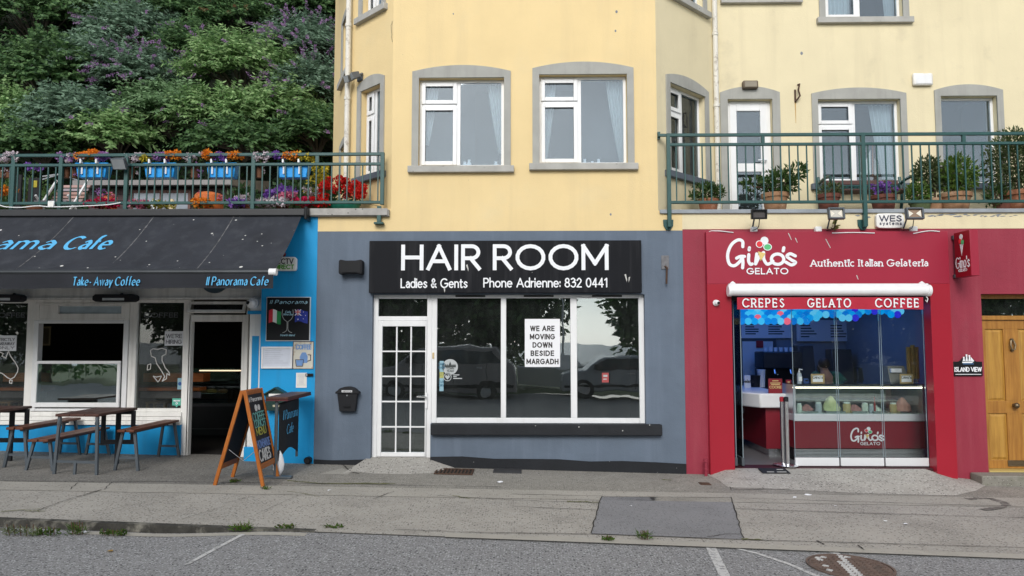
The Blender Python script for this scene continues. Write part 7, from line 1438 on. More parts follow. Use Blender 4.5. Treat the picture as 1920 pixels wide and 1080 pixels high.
# things further back on the terrace
t = thing('garden_shed', 'low dark wooden shed with flat grey felt roof at the back of the terrace', 'shed', (at(330, 360, 3).x, 3.2, zf_))
a, b, c, d = RC(166, 352, 435, 392, 3); zr0, zr1 = at(330, 349, 2.85).z, at(330, 340, 2.85).z
m = MB(); nb = 8
for k in range(nb): z0 = zf_+(zr0-zf_)*k/nb; m.box(a, b, 3.0+.012*(k % 2), 4.6, z0, zf_+(zr0-zf_)*(k+1)/nb-.008)
m.build('plank_wall', pm('dark_shed_planks', (.085, .055, .06), .8, .2, 4, .2, 40, grain=((.04, .03, .03), (3, 30, 30), .6)), t, smooth=False)
MB().hexa([(a-.15, 2.72, zr0), (b+.1, 2.72, zr0), (b+.1, 4.8, zr0+.25), (a-.15, 4.8, zr0+.25), (a-.15, 2.72, zr1), (b+.1, 2.72, zr1), (b+.1, 4.8, zr1+.42), (a-.15, 4.8, zr1+.42)]).build('roof', pm('grey_roof_felt', (.26, .25, .25), .95, .15, 3, .5, 50), t)
a2, b2, c2, d2 = RC(245, 357, 358, 392, 2.98); wf = MB().frame(a2, b2, zf_+.1, d2, .05, 2.96, 2.995).box((a2+b2)/2-.02, (a2+b2)/2+.02, 2.965, 2.995, zf_+.15, d2-.05).build('window', pm('brown_window_frame', (.12, .06, .05), .6), t); MB().box(a2+.04, b2-.04, 2.98, 2.99, zf_+.14, d2-.04).build('pane', pm('dusty_shed_glass', (.22, .25, .29), .15, .2, 3, spec=.6), wf)
for px, cl, lb in ((290, (.65, .68, .7), 'white garden ornament in front of the shed window'), (322, (.6, .5, .3), 'straw coloured lantern in front of the shed window')):
    p = at(px, 372, 2.4); t = thing('ornament', lb, 'ornament', (p.x, 2.4, zf_)); MB().lathe([(.12, 0), (.13, .18), (.07, .27), (.09, .34), (.03, .44)], (p.x, 2.4, zf_+.2), 16).build('body', pm('ornament_'+str(px), cl, .6, .15, 12), t); MB().box(p.x-.14, p.x+.14, 2.26, 2.54, zf_, zf_+.199).build('plinth', pm('ornament_stone', (.35, .34, .32), .9), t)
p = at(113, 350, 1.6); t = thing('umbrella_stand', 'closed parasol pole with white and grey frame on the left of the terrace', 'parasol', (p.x, 1.6, zf_)); MB().tube([(p.x, 1.6, zf_), (p.x, 1.6, at(113, 326, 1.6).z)], .025, 10).build('pole', WHITE, t)
m = MB(); [m.tube([(p.x, 1.6, at(113, 326, 1.6).z), (p.x+dx, 1.6+dy, at(113, 326, 1.6).z-.1)], .012, 6) for dx, dy in ((-.32, 0), (.1, -.2), (-.15, -.25), (.25, .1))]; m.build('rib', ALU, t)
t = thing('garden_chair', 'folding chair with striped grey and tan seat cloth behind the railing', 'chair', (at(115, 365, 1.1).x, 1.1, zf_)); a, b, c, d = RC(91, 338, 150, 385, 1.1)
m = MB(); 
for k in range(6): z0 = c+(d-c)*k/6; m.hexa([(a, 1.1+.05*k, z0), (b, 1.1+.05*k, z0), (b, 1.12+.05*k, z0), (a, 1.12+.05*k, z0), (a, 1.14+.05*k, z0+(d-c)/6-.02), (b, 1.14+.05*k, z0+(d-c)/6-.02), (b, 1.16+.05*k, z0+(d-c)/6-.02), (a, 1.16+.05*k, z0+(d-c)/6-.02)])
m.build('backrest', pm('striped_cloth', (.30, .29, .33), .9, .2, 5, isl=(.40, .24, .20)), t); MB().box(a, b, .75, 1.08, zf_+.28, zf_+.31).build('seat', pm('grey_seat_cloth', (.2, .2, .22), .9), t)
for sx in (a, b):
    MB().bar((sx, .72, zf_), (sx, 1.3, zf_+.75), .028).build('leg', WHITE, t); MB().bar((sx, 1.25, zf_), (sx, .78, zf_+.4), .028).build('leg', WHITE, t)
p = at(66, 345, 1.0); t = thing('banner_stand', 'black roll of banner with a yellow tag standing behind the railing', 'banner', (p.x, 1.0, zf_)); MB().box(p.x-.10, p.x+.10, .98, 1.02, zf_+.04, at(66, 334, 1).z).build('cloth', BLKM, t); MB().box(p.x-.02, p.x+.05, .97, .979, p.z-.06, p.z+.05).build('tag', FL['yellow'], t); MB().box(p.x-.14, p.x+.14, .9, 1.1, zf_, zf_+.039).build('foot', BLKM, t)
p = at(33, 350, 1.0); t = thing('banner_stand', 'black banner with purple flowers in front near the left edge of the terrace', 'banner', (p.x, 1.0, zf_)); MB().box(p.x-.07, p.x+.07, .98, 1.02, zf_+.04, at(33, 328, 1).z).build('cloth', BLKM, t); MB().box(p.x-.1, p.x+.1, .9, 1.1, zf_, zf_+.039).build('foot', BLKM, t)
for px, py, rr, lb in ((52, 330, .45, 'leafy green shrub in a tub behind the black banners'), (5, 345, .4, 'leafy green shrub at the far left of the terrace'), (600, 372, .3, 'dark leafy shrub low behind the red geraniums'), (548, 345, .42, 'dark green shrub behind the violet petunias'), (456, 352, .32, 'dark green shrub at the right end of the shed')):
    p = at(px, py, 1.8); t = thing('potted_shrub', lb, 'shrub', (p.x, 1.8, zf_)); pot(t, p.x, 1.8, zf_, .14, .2, .25, TERRA3); quads('foliage', blob_leaves((p.x, 1.8, zf_+.2+rr*.75), (rr, rr*.8, rr*.9), 900, .10, .045, px+1, .15), LEAFD if px > 400 else LEAF, t); MB().tube([(p.x, 1.8, zf_+.2), (p.x, 1.8, zf_+.2+rr)], .02, 6).build('stem', pm('woody_stem', (.10, .06, .04), .8), t)
# ------------------------------------------------------------------ balcony plants and bench on the right
def bplant(px, pyb, pyt, pr, Y, potm, lm, cpx, cpy, crx, cry, n, ls, lb, flw=None, seed=0, rim=True):
    z1 = at(px, pyt, Y).z; s = 1400/(10.9+Y); x = at(px, pyt, Y).x; r = pr/s; t = thing('potted_plant', lb, 'potted plant', (x, Y, zS)); h = z1-zS-.012
    pot(t, x, Y, zS+.001, r*.72, r*.9, h, potm, rim)
    c = at(cpx, cpy, Y); fo = quads('foliage', blob_leaves((c.x, Y, c.z), (crx/s, crx/s*.8, cry/s), n, ls, ls*.38, seed+900, .15), lm, t)
    m = MB()
    for k in range(7): a = random.uniform(-1, 1); m.tube(smooth3([(x+a*r*.3, Y, z1-.04), (x+(c.x-x)*.5+a*crx/s*.3, Y+random.uniform(-.05, .05), (z1+c.z)/2), (c.x+a*crx/s*.7, Y+random.uniform(-.1, .1), c.z+random.uniform(-.2, .5)*cry/s)]), .008, 6)
    m.build('stem', pm('woody_stem', (.10, .06, .04)), t)
    if flw: quads('flowers', heads(rpts((c.x, Y-.1, c.z+.02), (crx/s*.8, .12, cry/s*.6), flw[1], seed+3), .035, 20, .04, seed), FL[flw[0]], t)
    return t, c, s
LB1 = pm('glossy_leaf', (.03, .075, .018), .4, .2, 6, isl=(.09, .15, .04), spec=.5); LB2 = pm('olive_leaf', (.05, .085, .03), .5, .2, 6, isl=(.14, .17, .07)); LB3 = pm('bright_leaf', (.07, .15, .025), .45, .2, 6, isl=(.17, .26, .05))
bplant(1328, 393, 373, 20, .3, TERRA, LB1, 1326, 362, 33, 17, 1020, .07, 'low round dark green plant in a terracotta pot at the left end of the balcony', seed=1)
t, c, s = bplant(1453, 396, 362, 25, .25, TERRA2, LB1, 1462, 342, 34, 26, 714, .10, 'open branching glossy plant in a large ribbed terracotta pot in front of the balcony door', seed=2)
quads('foliage', np.concatenate([blob_leaves((at(1410, 345, .3).x, .3, at(1410, 345, .3).z), (.15, .15, .10), 160, .10, .04, 21), blob_leaves((at(1490, 322, .25).x, .25, at(1490, 322, .25).z), (.14, .14, .12), 160, .11, .04, 22)]), LB1, t)
m = MB(); m.tube(smooth3([tuple(at(x, y, .25)) for x, y in ((1450, 366), (1440, 354), (1412, 350))]), .012, 6).tube(smooth3([tuple(at(x, y, .25)) for x, y in ((1456, 366), (1472, 345), (1490, 325))]), .012, 6); m.build('stem', pm('woody_stem', (.10, .06, .04)), t)
bplant(1553, 395, 364, 22, .2, TERRA3, LB2, 1558, 356, 22, 12, 420, .055, 'dark terracotta trough of sparse green shoots left of the balcony bench end', seed=3)
bplant(1656, 395, 366, 24, .2, TERRA3, LB2, 1656, 358, 27, 14, 460, .055, 'dark terracotta pot of purple flowers in front of the balcony bench', ('purple', 15), seed=4)
bplant(1725, 396, 376, 20, .3, pm('mossy_green_pot', (.10, .13, .06), .8, .2, 9), LB3, 1722, 362, 22, 20, 646, .07, 'light green leafy plant in a mossy pot right of the balcony bench', seed=5)
bplant(1750, 396, 372, 18, .35, TERRA2, LB2, 1742, 328, 28, 34, 1190, .075, 'bushy olive plant in a pale pot beside the tall ribbed pot on the balcony', seed=6)
bplant(1790, 396, 362, 29, .25, TERRA2, LB3, 1795, 328, 36, 36, 1530, .08, 'bushy bright green plant in a large ribbed pot on the balcony', seed=7)
bplant(1880, 396, 375, 18, .3, TERRA3, LB1, 1868, 368, 24, 22, 595, .07, 'dark leafy plant in a small dark pot below the tall shrub on the balcony', seed=8)
bplant(1912, 396, 358, 32, .25, TERRA, LB2, 1905, 305, 55, 66, 3740, .07, 'tall airy olive shrub in a terracotta pot at the right edge of the balcony', seed=9)
bn_ = thing('garden_bench', 'green iron bench with brown slats against the balcony wall', 'bench', (at(1620, 380, .8).x, .8, zS)); Y0, Y1 = .62, 1.02; a, b = at(1543, 360, .9).x, at(1698, 360, .9).x
zs_ = zS+.42; zb_ = at(1620, 338, 1.02).z
m = MB(); [m.box(a+.04, b-.04, Y0+k*.09, Y0+k*.09+.07, zs_, zs_+.025) for k in range(4)]; m.build('seat', pm('maroon_slats', (.11, .058, .052), .6, .15, 5), bn_, bevel=.004)
MB().box(a+.05, b-.05, Y1, Y1+.025, zb_-.07, zb_).build('top_slat', pm('maroon_slats', (.11, .058, .052)), bn_, bevel=.004)
m = MB()
for k in range(4): xa = a+.05+(b-a-.1)*k/4; xb_ = a+.05+(b-a-.1)*(k+1)/4; m.tube(smooth3([(xa, Y1+.01, zs_+.1), ((xa+xb_)/2, Y1+.01, zb_-.09), (xb_, Y1+.01, zs_+.1)]), .012, 6).tube(smooth3([(xa, Y1+.01, zb_-.09), ((xa+xb_)/2, Y1+.01, zs_+.1), (xb_, Y1+.01, zb_-.09)]), .012, 6)
m.box(a+.05, b-.05, Y1, Y1+.02, zs_+.085, zs_+.1).box(a+.05, b-.05, Y1, Y1+.02, zb_-.095, zb_-.08); m.build('scrollwork', GRN, bn_)
for x in (a, b):
    MB().tube(smooth3([(x, Y1+.08, zS), (x, Y1, zs_), (x, Y1+.06, zb_+.06)]), .025, 8).build('rear_leg', GRN, bn_); MB().tube(smooth3([(x, Y0-.02, zS), (x, Y0, zs_), (x, Y0-.02, zs_+.2), (x, Y0+.2, zs_+.23), (x, Y1, zs_+.2)]), .025, 8).build('arm_leg', GRN, bn_)
# model yacht standing inside the window
p = at(1635, 338, dR+.35); t = thing('model_yacht', 'white sailed model yacht on the sill inside the balcony window', 'model', (p.x, dR+.35, p.z-.1)); yy = dR+.36
A = lambda x, y: (lambda q: (q.x, q.z))(at(x, y, yy))
SAIL = pm('cream_sail', (.75, .74, .66), .8); MB().prism([A(1632, 281), A(1612, 328), A(1633, 328)], yy-.004, yy+.004).build('sail', SAIL, t, smooth=False); MB().prism([A(1641, 296), A(1641, 328), A(1664, 328)], yy+.03, yy+.036).build('sail', SAIL, t, smooth=False); q0, q1 = A(1637, 272), A(1637, 332); MB().tube([(q0[0], yy+.015, q0[1]), (q1[0], yy+.015, q1[1])], .012, 6).build('mast', WOODO, t); MB().prism([A(1608, 330), A(1668, 330), A(1660, 340), A(1616, 340)], yy-.05, yy+.07).build('hull', pm('hull_brown', (.12, .05, .03), .4), t, bevel=.01)
for win_px, lst in (((865, 0), (872, 880, 930)), ((1060, 0), (1018, 1096, 1110, 1122))):
    for k, px in enumerate(lst):
        p = at(px, 303, .24); t = thing('ornament', ('small pale ornament on the sill behind the left yellow house window ', 'small pale ornament on the sill behind the right yellow house window ')[0 if win_px[0] < 900 else 1]+('at its left end', 'left of its middle', 'right of its middle', 'at its right end')[k if len(lst) == 4 or k < 2 else 3], 'ornament', (p.x, .2, zw0)); hh = .07+.03*(k % 2)
        MB().lathe([(.03, 0), (.035, hh*.4), (.018, hh*.7), (.024, hh)], (p.x, .2, zw0+.047), 10).build('body', PAPER, t); MB().box(p.x-.035, p.x+.035, .17, .23, zw0+.04, zw0+.0468).build('foot', PAPER, t)
# ------------------------------------------------------------------ hillside with buddleia behind the terrace
def hz_(x, y): 
    t = max(0, y-4.8); return 3.6+min(10, t*1.75)+.35*math.sin(x*1.1+y)+.25*math.sin(x*.6-y*1.7)
m = MB(); xs = [-26+i*.8 for i in range(37)]; ys = [4.6+.4*j for j in range(24)]; n = len(xs)
m.add([(x, y, hz_(x, y) if y > 4.7 else 2.5) for y in ys for x in xs], [(j*n+i, j*n+i+1, (j+1)*n+i+1, (j+1)*n+i) for j in range(len(ys)-1) for i in range(n-1)])
tag(m.build('hillside', pm('dark_bank_earth', (.012, .018, .010), .95, .4, 2)), kind='structure')
g = np.random.default_rng(77); N = 26000; px = g.uniform(-15, -2.5, N); py = g.uniform(4.7, 11, N); pz = np.array([hz_(a, b) for a, b in zip(px, py)])
P = np.stack([px, py-.15+g.normal(size=N)*.15, pz+g.uniform(-.1, .35, N)], 1); D = np.stack([g.normal(size=N), -np.abs(g.normal(size=N))-.2, g.normal(size=N)*.8-.1], 1)
IVY = pm('ivy_leaf', (.012, .035, .012), .5, .25, 3, isl=(.04, .085, .03)); tag(quads('ivy_ground_cover', leaf_quads(P, D, g.uniform(.08, .17, N), g.uniform(.05, .1, N)), IVY), kind='stuff')
BL = [pm('buddleia_leaf', (.06, .13, .045), .6, .2, 3, isl=(.27, .43, .22)), pm('buddleia_leaf_bright', (.08, .19, .05), .6, .2, 3, isl=(.37, .54, .24)), pm('dark_tree_leaf', (.03, .085, .03), .55, .25, 3, isl=(.15, .27, .10)), pm('grey_green_leaf', (.06, .12, .07), .6, .2, 3, isl=(.25, .38, .27))]
BUD = pm('buddleia_flower', (.24, .12, .30), .7, .2, 9, isl=(.42, .28, .46)); BUDO = pm('faded_buddleia_flower', (.14, .075, .035), .8, .2, 9, isl=(.20, .12, .06))
WST = pm('grey_branch', (.10, .085, .07), .9)
def shrub(px, py, Y, rx, rz_, bl, spikes, lb, seed, n=330, name='buddleia_shrub', cat='shrub', Ln=.17, W=.04, faded=0):
    c = at(px, py, Y); s = 1400/(10.9+Y); r = (rx/s, rx/s*.55, rz_/s); base = (c.x, Y+.3, c.z-r[2]*.8); t = thing(name, lb, cat, base)
    Q, e, d, b = shoots((c.x, Y, c.z), r, int(n*.85), 8, Ln*1.2, W*1.4, .6, .5, .55, True, seed); quads('foliage', Q, BL[bl], t)
    m = MB(); g = np.random.default_rng(seed)
    n = int(n*.85)
    for k in g.choice(n, 36, replace=False): m.tube([base, tuple((Vector(base)+Vector(b[k]))/2+Vector((0, 0, .1))), tuple(b[k]), tuple((Vector(b[k])+Vector(e[k]))/2+Vector((0, 0, .03)))], .016, 5, [.03, .018, .009, .005])
    m.build('branch', WST, t)
    for frac, mat_, nm in ((spikes, BUD, 'flower_spikes'), (faded, BUDO, 'faded_flower_spikes')):
        if frac <= 0: continue
        k = g.choice(n, max(1, int(n*frac*(.5 if frac > .3 else .25))), replace=False); K = 30; P = []; D = []
        for i in range(K):
            u = i/K; rad = .030*(1-u*.8); an = g.uniform(0, 6.28, len(k)); sd = unit(np.cross(d[k], g.normal(size=(len(k), 3)))); P.append(e[k]+d[k]*(.24*u)+sd*rad*.5); D.append(sd+d[k]*.3)
        P = np.concatenate(P); D = np.concatenate(D); quads(nm, leaf_quads(P, D, .036, .030), mat_, t)
    return t
SH = [(60, 40, 8.2, 120, 70, 2, 0, 'dark leafy tree in the top left corner of the hillside', 330, .14, .07), (90, 150, 6.8, 110, 90, 2, 0, 'large dark leafy tree at the left of the hillside', 360, .14, .07), (20, 235, 5.9, 75, 70, 1, 0, 'lighter green tree low at the left edge of the hillside', 300, .13, .06),
      (160, 20, 8.4, 70, 60, 0, .01, 'yellowish green shrub at the top left between dark trees', 240, .15, .05), (250, 70, 7.8, 90, 60, 3, .22, 'grey green buddleia with purple spikes near the top of the hillside', 300, .17, .04), (330, 35, 8.6, 110, 45, 2, .05, 'dark buddleia along the top of the hillside', 320, .16, .045),
      (440, 45, 8.4, 95, 55, 2, .10, 'dark shrub with rusty seed heads at the top of the hillside', 320, .16, .04), (570, 25, 8.8, 90, 45, 2, 0, 'dark evergreen at the top right beside the yellow house', 320, .13, .06), (180, 130, 7.0, 80, 60, 3, .12, 'grey green buddleia left of the purple patch', 280, .17, .04),
      (265, 150, 6.8, 75, 55, 3, .55, 'buddleia covered in purple flower spikes in the middle of the hillside', 280, .16, .036), (360, 100, 7.4, 70, 50, 2, .12, 'dark green buddleia behind the bright one', 260, .17, .04), (450, 135, 6.4, 105, 75, 1, .12, 'broad bright green buddleia in the middle right of the hillside', 420, .18, .04),
      (565, 95, 6.9, 75, 55, 3, .6, 'buddleia thick with purple spikes beside the top of the yellow house', 300, .17, .036), (585, 175, 6.2, 60, 60, 3, .35, 'buddleia with purple spikes beside the yellow house halfway up', 260, .17, .038), (520, 215, 5.9, 85, 50, 1, .08, 'mid green buddleia right of centre above the railing', 320, .18, .04),
      (410, 225, 5.8, 90, 50, 1, .06, 'bright arching buddleia above the third trough', 330, .18, .042), (310, 215, 5.9, 85, 50, 0, .16, 'buddleia with a few mauve spikes above the second trough', 320, .18, .04), (140, 235, 5.6, 90, 60, 3, .01, 'blue green drooping shrub low on the left of the hillside', 360, .2, .042),
      (210, 265, 5.3, 70, 38, 1, .02, 'bright leafy sapling just above the railing lamp', 260, .18, .05), (590, 255, 5.4, 55, 40, 2, .12, 'dark buddleia at the foot of the hill beside the yellow house', 240, .17, .04), (450, 275, 5.2, 90, 28, 2, .03, 'low dark shrub behind the railing right of the shed', 260, .16, .045), (70, 285, 5.2, 80, 30, 2, 0, 'low dark shrub behind the railing at the left', 260, .14, .06)]
for i, (px, py, Y, rx, rz_, bl, sp, lb, n, Ln, W) in enumerate(SH): shrub(px, py, Y, rx, rz_, bl, sp, lb, 300+i, n, 'buddleia_shrub' if W < .048 else 'leafy_tree', 'shrub' if W < .048 else 'tree', Ln, W, faded=.3 if 'rusty' in lb else 0)
# ------------------------------------------------------------------ weeds, litter and ironwork on the ground
def weed(px, py, rpx, h, n, lb, mat_=GRASS, road=False, blade=.0, seed=0):
    p = gp(px, py); z = (rz if road else gz)(p.x); r = rpx/190; g = np.random.default_rng(seed+px); t = thing('weed', lb, 'weed', (p.x, p.y, z)); nn = n
    b = np.stack([p.x+g.uniform(-1, 1, nn)*r, p.y+g.uniform(-.04, .04, nn), z+g.uniform(0, h*.6, nn)], 1); d = np.stack([g.normal(size=nn)*.7, g.normal(size=nn)*.5-.3, np.abs(g.normal(size=nn))*.6+.2], 1)
    quads('leaves', leaf_quads(b, d, (.07 if blade else .036)*g.uniform(.6, 1.3, nn), .010 if blade else .022), mat_, t)
    m = MB(); [m.tube([(p.x+k*r*.3, p.y, z), (p.x+k*r*.35, p.y-.02, z+h)], .004, 5) for k in (-2, -1, 0, 1, 2)]; m.build('stem', pm('weed_stem', (.12, .07, .04)), t)
PALEW = pm('pale_dry_weed', (.24, .25, .17), .8, .2, 8, isl=(.12, .18, .06))
weed(40, 990, 34, .11, 150, 'pale straggly weed clump in the gutter at the left edge', PALEW, True, 1); weed(88, 989, 22, .08, 80, 'broad leaved green weed in the gutter at the left', GRASS, True); weed(146, 988, 14, .12, 90, 'upright green weed by the kerb next to white litter', GRASS, True, 1); weed(213, 990, 24, .06, 90, 'low green weed in the gutter below the benches', GRASS, True)
weed(454, 991, 18, .08, 110, 'bright green weed tuft where the kerb drops', pm('bright_weed', (.13, .24, .03), .6, .2, 8, isl=(.07, .14, .02)), True, 1); weed(537, 990, 17, .05, 60, 'green weed tuft at the end of the raised kerb', GRASS, True); weed(625, 989, 16, .012, 40, 'flat weed in the pavement edge crack', GRASS)
weed(618, 867, 22, .12, 130, 'leafy weed growing against the slate grey wall by the drain pipe', GRASS); weed(1208, 1012, 9, .09, 60, 'grass tuft in the kerb joint near the asphalt patch', GRASS, False, 1); weed(1140, 1014, 8, .05, 40, 'small weed in the kerb joint at the patch corner', GRASS); weed(497, 918, 9, .03, 30, 'small weed beside the chalkboard foot', GRASS); weed(440, 905, 9, .05, 40, 'small weed under the chalkboard', GRASS)
random.seed(21)
for px, py, s, lb in ((938, 905, .09, 'crumpled white paper on the inner pavement below the salon window'), (156, 985, .07, 'white litter scrap in the gutter at the left'), (617, 921, .04, 'tiny white litter scrap on the pavement left of centre'), (1514, 929, .08, 'crumpled white litter in front of the gelato apron'), (1490, 934, .04, 'white scrap just left of the crumpled litter'), (1699, 984, .05, 'white scrap on the pavement right of the patch'), (1660, 978, .035, 'tiny white scrap below the spill stain'), (1566, 950, .03, 'tiny white scrap right of the asphalt patch'), (1183, 950, .03, 'tiny pale scrap on the asphalt patch'), (1810, 900, .09, 'white litter against the foot of the red wall by the step'), (207, 1019, .05, 'dry yellow leaf on the road at the left')):
    p = gp(px, py); z = (rz if py > 1000 or px == 156 else gz)(p.x)+.006; m = MB(); k = 7; ring = [(p.x+s*.7*random.uniform(.5, 1)*math.cos(i*6.28/k), p.y+s*.7*random.uniform(.5, 1)*math.sin(i*6.28/k), z+random.uniform(0, .012)) for i in range(k)]; top = (p.x, p.y, z+s*.2)
    m.add(ring+[top], [(i, (i+1) % k, k) for i in range(k)]); o = m.build('litter', pm('dry_leaf', (.45, .28, .08), .8) if py == 1019 else PAPER, smooth=False); tag(o, lb, 'litter')
p = gp(852, 886); t = thing('drain_grate', 'rusty rectangular drain grate in the pavement in front of the salon', 'drain', (p.x, p.y, gz(p.x))); a, b = gp(816, 886).x, gp(888, 886).x; y0, y1 = gp(852, 891).y, gp(852, 881).y
def slab_q(m, x0, x1, ya_, yb_, dz0, dz1): return m.hexa([(x0, ya_, gz(x0)+dz0), (x1, ya_, gz(x1)+dz0), (x1, yb_, gz(x1)+dz0), (x0, yb_, gz(x0)+dz0), (x0, ya_, gz(x0)+dz1), (x1, ya_, gz(x1)+dz1), (x1, yb_, gz(x1)+dz1), (x0, yb_, gz(x0)+dz1)])
slab_q(MB(), a, b, y0, y1, .002, .008).build('pit', CRACK, t, smooth=False); m = MB(); slab_q(m, a, b, y0, y0+.02, .0085, .022); slab_q(m, a, b, y1-.02, y1, .0085, .022)
for k in range(11): x = a+(b-a)*k/10.5; slab_q(m, x, x+.022, y0+.02, y1-.02, .0085, .02)
m.build('bars', RUST, t, smooth=False)
p = gp(950, 884); t = thing('drain_cover', 'small dark metal cover in the pavement by the salon plinth', 'drain', (p.x, p.y, gz(p.x))); slab_q(MB(), gp(925, 884).x, gp(978, 884).x, gp(950, 888).y, gp(950, 880).y, .003, .012).build('plate', pm('dark_iron', (.05, .05, .052), .6, .3, 20), t); slab_q(MB(), gp(930, 884).x, gp(973, 884).x, gp(950, 887).y, gp(950, 881).y, .0125, .016).build('tread', pm('dark_iron', (.05, .05, .052)), t)
p = gp(1321, 908); t = thing('drain_cover', 'small brown metal cover set beside the gelato apron', 'drain', (p.x, p.y, gz(p.x))); slab_q(MB(), gp(1312, 908).x, gp(1331, 908).x, gp(1321, 910).y, gp(1321, 906).y, .003, .012).build('plate', RUST, t); slab_q(MB(), gp(1315, 908).x, gp(1328, 908).x, gp(1321, 909).y, gp(1321, 907).y, .0125, .016).build('tread', RUST, t)
# door mat on the apron
q0 = at(1427, 883, -.0); zap = zsh-.03; t = thing('door_mat', 'small black rubber mat on the apron outside the gelato door', 'mat', (at(1451, 888, -.2).x, -.2, zap))
MP = Matrix.Translation((at(1451, 888, -.2).x, -.21, zsh-.012)) @ Matrix.Rotation(R_(8), 4, 'X'); MB(MP).box(-.19, .19, -.11, .11, 0, .014).build('mat', BLKM, t); MB(MP).box(-.12, -.02, -.08, -.05, .0145, .016).box(.02, .15, -.08, -.05, .0145, .016).box(.05, .14, .03, .06, .0145, .016).build('print', pm('worn_mat_print', (.4, .4, .38), .8), t)
# manhole cover with painted line across it
p = gp(1594, 1061); t = thing('manhole_cover', 'round rusty manhole cover in the road with a worn white line across it', 'manhole cover', (p.x, p.y, rz(p.x))); R0 = (gp(1669, 1061).x-gp(1519, 1061).x)/2
def rdisc(m, r0, r1, dz0, dz1, n=40):
    for k in range(n):
        a0, a1 = 2*math.pi*k/n, 2*math.pi*(k+1)/n; f = lambda r, a, dz: (p.x+r*math.cos(a), p.y+r*math.sin(a), rz(p.x+r*math.cos(a))+dz)
        m.hexa([f(r0, a0, dz0), f(r1, a0, dz0), f(r1, a1, dz0), f(r0, a1, dz0), f(r0, a0, dz1), f(r1, a0, dz1), f(r1, a1, dz1), f(r0, a1, dz1)])
    return m
IRON = pm('rusty_cast_iron', (.15, .105, .085), .75, .25, 9, .4, 60, patch=((.09, .075, .065), 7, .5, .2, .8))
rdisc(MB(), .001, R0*.93, .004, .010).build('plate', IRON, t, smooth=False); rdisc(MB(), R0*.95, R0, .004, .016).build('rim', IRON, t, smooth=False)
pA, pB = gp(1578, 1045), gp(1604, 1075)
def ldist(x, y): dx, dy = pB.x-pA.x, pB.y-pA.y; return abs((x-pA.x)*dy-(y-pA.y)*dx)/math.hypot(dx, dy)
m = MB(); mw = MB(); ca, sa = math.cos(R_(-38)), math.sin(R_(-38)); random.seed(8)
for i in range(-6, 7):
    for j in range(-7, 8):
        u, v = i*.062+(.031 if j % 2 else 0), j*.052; x, y = p.x+u*ca-v*sa, p.y+u*sa+v*ca
        if math.hypot(x-p.x, y-p.y) > R0*.86: continue
        q = [(x+du*ca-dv_*sa, y+du*sa+dv_*ca) for du, dv_ in ((-.024, -.019), (.024, -.019), (.024, .019), (-.024, .019))]
        white = ldist(x, y) < .05 or (ldist(x+.2, y) < .04 and random.random() < .6)
        (mw if white else m).hexa([(a_, b_, rz(a_)+.0105) for a_, b_ in q]+[(a_, b_, rz(a_)+.018) for a_, b_ in q])
m.build('studs', IRON, t, smooth=False); mw.build('painted_studs', PAINT, t, smooth=False)
rline('road_marking', [(1612, 1075), (1634, 1090)], .09, .09)
# ------------------------------------------------------------------ across the street behind the viewer: trees and parked vehicles that the shop windows reflect
def tree(x, y, h, r, lb, seed):
    t = thing('street_tree', lb, 'tree', (x, y, -.1)); m = MB(); m.tube([(x, y, -.1), (x+.1, y, h*.35), (x, y, h*.6)], .2, 10, [.28, .2, .1])
    g = np.random.default_rng(seed)
    for k in range(7): a = g.uniform(0, 6.28); m.tube([(x, y, h*.35), (x+math.cos(a)*r*.5, y+math.sin(a)*r*.5, h*.6)], .06, 6, [.1, .04])
    m.build('trunk', WST, t); Q = [blob_leaves((x+g.uniform(-.5, .5)*r, y+g.uniform(-.5, .5)*r, h*.5+g.uniform(-.75, .7)*h*.4), (r*.6, r*.6, h*.22), 1100, .34, .22, seed+k) for k in range(14)]; quads('crown', np.concatenate(Q), BL[2], t)
tree(-6.5, -23, 9.5, 4.6, 'broad dark tree across the street mirrored in the left salon pane', 1); tree(-1.4, -22, 8.5, 3.4, 'dark tree across the street mirrored in the middle salon pane', 2); tree(6.7, -23, 8.5, 3.0, 'tree across the street mirrored in the right salon pane', 3); tree(-15, -24, 9, 5, 'dark tree across the street mirrored in the cafe windows', 4); tree(-23, -24, 9, 5, 'dark tree across the street at the far end of the cafe', 5); tree(13.5, -23, 9, 4.2, 'broad dark tree across the street mirrored in the gelato glass', 6); tree(20, -24, 9, 4.5, 'dark tree across the street furthest towards the oak door side', 7)
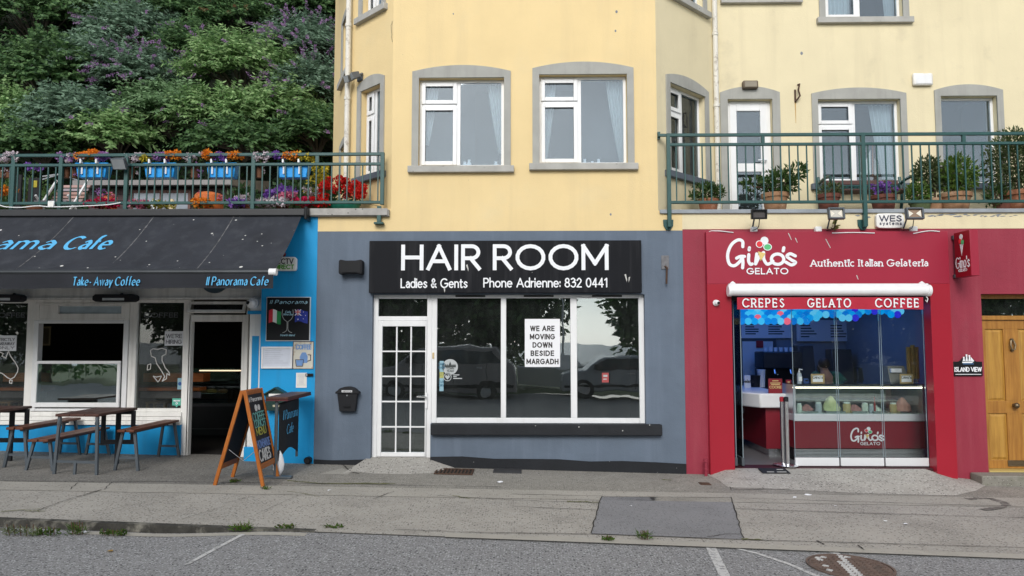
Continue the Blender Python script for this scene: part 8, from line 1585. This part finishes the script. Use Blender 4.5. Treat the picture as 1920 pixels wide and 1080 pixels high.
def vehicle(x0, x1, y0, y1, h, col, lb, van=False, name='parked_car'):
    t = thing(name, lb, 'van' if van else 'car', ((x0+x1)/2, (y0+y1)/2, -.05)); L_ = x1-x0; z = lambda f: -.05+.18+f*(h-.18)
    prof = [(0, .05), (.0, .5), (.03, .58), (.2, .62), (.34, .97), (.5, 1), (.86, .98), (.98, .6), (1, .5), (1, .05)] if not van else [(0, .05), (0, .4), (.04, .5), (.2, .58), (.28, .95), (.36, 1), (.98, 1), (1, .95), (1, .05)]
    MB().prism([(x0+L_*u, z(v)) for u, v in prof], y0, y1).build('body', pm(name+'_paint_'+str(int(x0*10)), col, .25, .03, 2, spec=.6), t, bevel=.06, seg=3)
    G = pm('dark_car_glass', (.06, .075, .085), .05, .02, 2, spec=.7)
    MB().prism([(x0+L_*u, z(v)) for u, v in ([(.25, .63), (.355, .93), (.83, .92), (.92, .63)] if not van else [(.22, .6), (.295, .92), (.5, .92), (.5, .6)])], y1-.02, y1+.012).build('window', G, t)
    for u in (.18, .8):
        w = MB().tube([(x0+L_*u, y1-.2, .27), (x0+L_*u, y1+.02, .27)], .33, 24).build('wheel', BLKM, t); MB().tube([(x0+L_*u, y1+.021, .27), (x0+L_*u, y1+.03, .27)], .2, 18).build('rim', ALU, w)
    m = MB()
    for u in (.37, .58, .8): m.box(x0+L_*u-.008, x0+L_*u+.008, y1, y1+.006, z(.12), z(.9 if u > .4 else .6))
    m.build('door_seam', BLKM, t, smooth=False)
    MB().box(x0+.1, x1-.1, y1+.001, y1+.03, z(.16), z(.22)).build('side_trim', BLKM, t); MB().box(x0+L_*.26, x0+L_*.31, y1+.02, y1+.2, z(.62), z(.74)).build('wing_mirror', BLKM, t, bevel=.02)
    for u in (.52, .74): MB().box(x0+L_*u, x0+L_*u+.16, y1+.001, y1+.03, z(.52), z(.555)).build('door_handle', ALU, t)
    MB().box(x0-.02, x0+.06, y1-.45, y1-.08, z(.36), z(.5)).build('headlight', PAPER, t)
vehicle(-5.0, -.3, -14.6, -12.8, 1.75, (.34, .33, .34), 'silver grey people carrier parked across the street mirrored in the left salon pane')
vehicle(1.2, 5.4, -15.4, -13.7, 1.42, (.40, .44, .48), 'pale grey car parked across the street mirrored in the right salon pane')
vehicle(-12.5, -7.4, -17, -15, 2.3, (.7, .7, .7), 'white van parked across the street mirrored in the cafe sash window', True, 'parked_van')
hb2 = thing('dinghy', 'white boat on the grass across the street mirrored in the middle salon pane', 'boat', (1.6, -19, -.2)); zz = -.05
m = MB(); P = []
for u, hw, zk in ((-1.9, .75, .25), (-.8, .9, .15), (.6, .8, .15), (1.5, .45, .3), (2.1, .04, .75)): P.append([(1.6+u, -19-hw, zz+.85+max(0, u)*.1), (1.6+u, -19-hw*.55, zz+zk), (1.6+u, -19+hw*.55, zz+zk), (1.6+u, -19+hw, zz+.85+max(0, u)*.1)])
V = [p for r in P for p in r]; m.add(V, [(4*i+k, 4*i+k+1, 4*i+k+5, 4*i+k+4) for i in range(4) for k in range(3)]+[(0, 1, 2, 3)]+[(4*i, 4*i+4, 4*i+7, 4*i+3) for i in range(4)]); m.build('hull', PAPER, hb2)
MB().hexa([(1.2, -19.5, .8), (2.3, -19.4, .85), (2.3, -18.6, .85), (1.2, -18.5, .8), (1.3, -19.4, 1.3), (1.9, -19.3, 1.3), (1.9, -18.7, 1.3), (1.3, -18.6, 1.3)]).build('cabin', WHITE, hb2, bevel=.03); MB().tube([(1.5, -19, 1.3), (1.5, -19, 5.5)], .04, 8).build('mast', ALU, hb2)
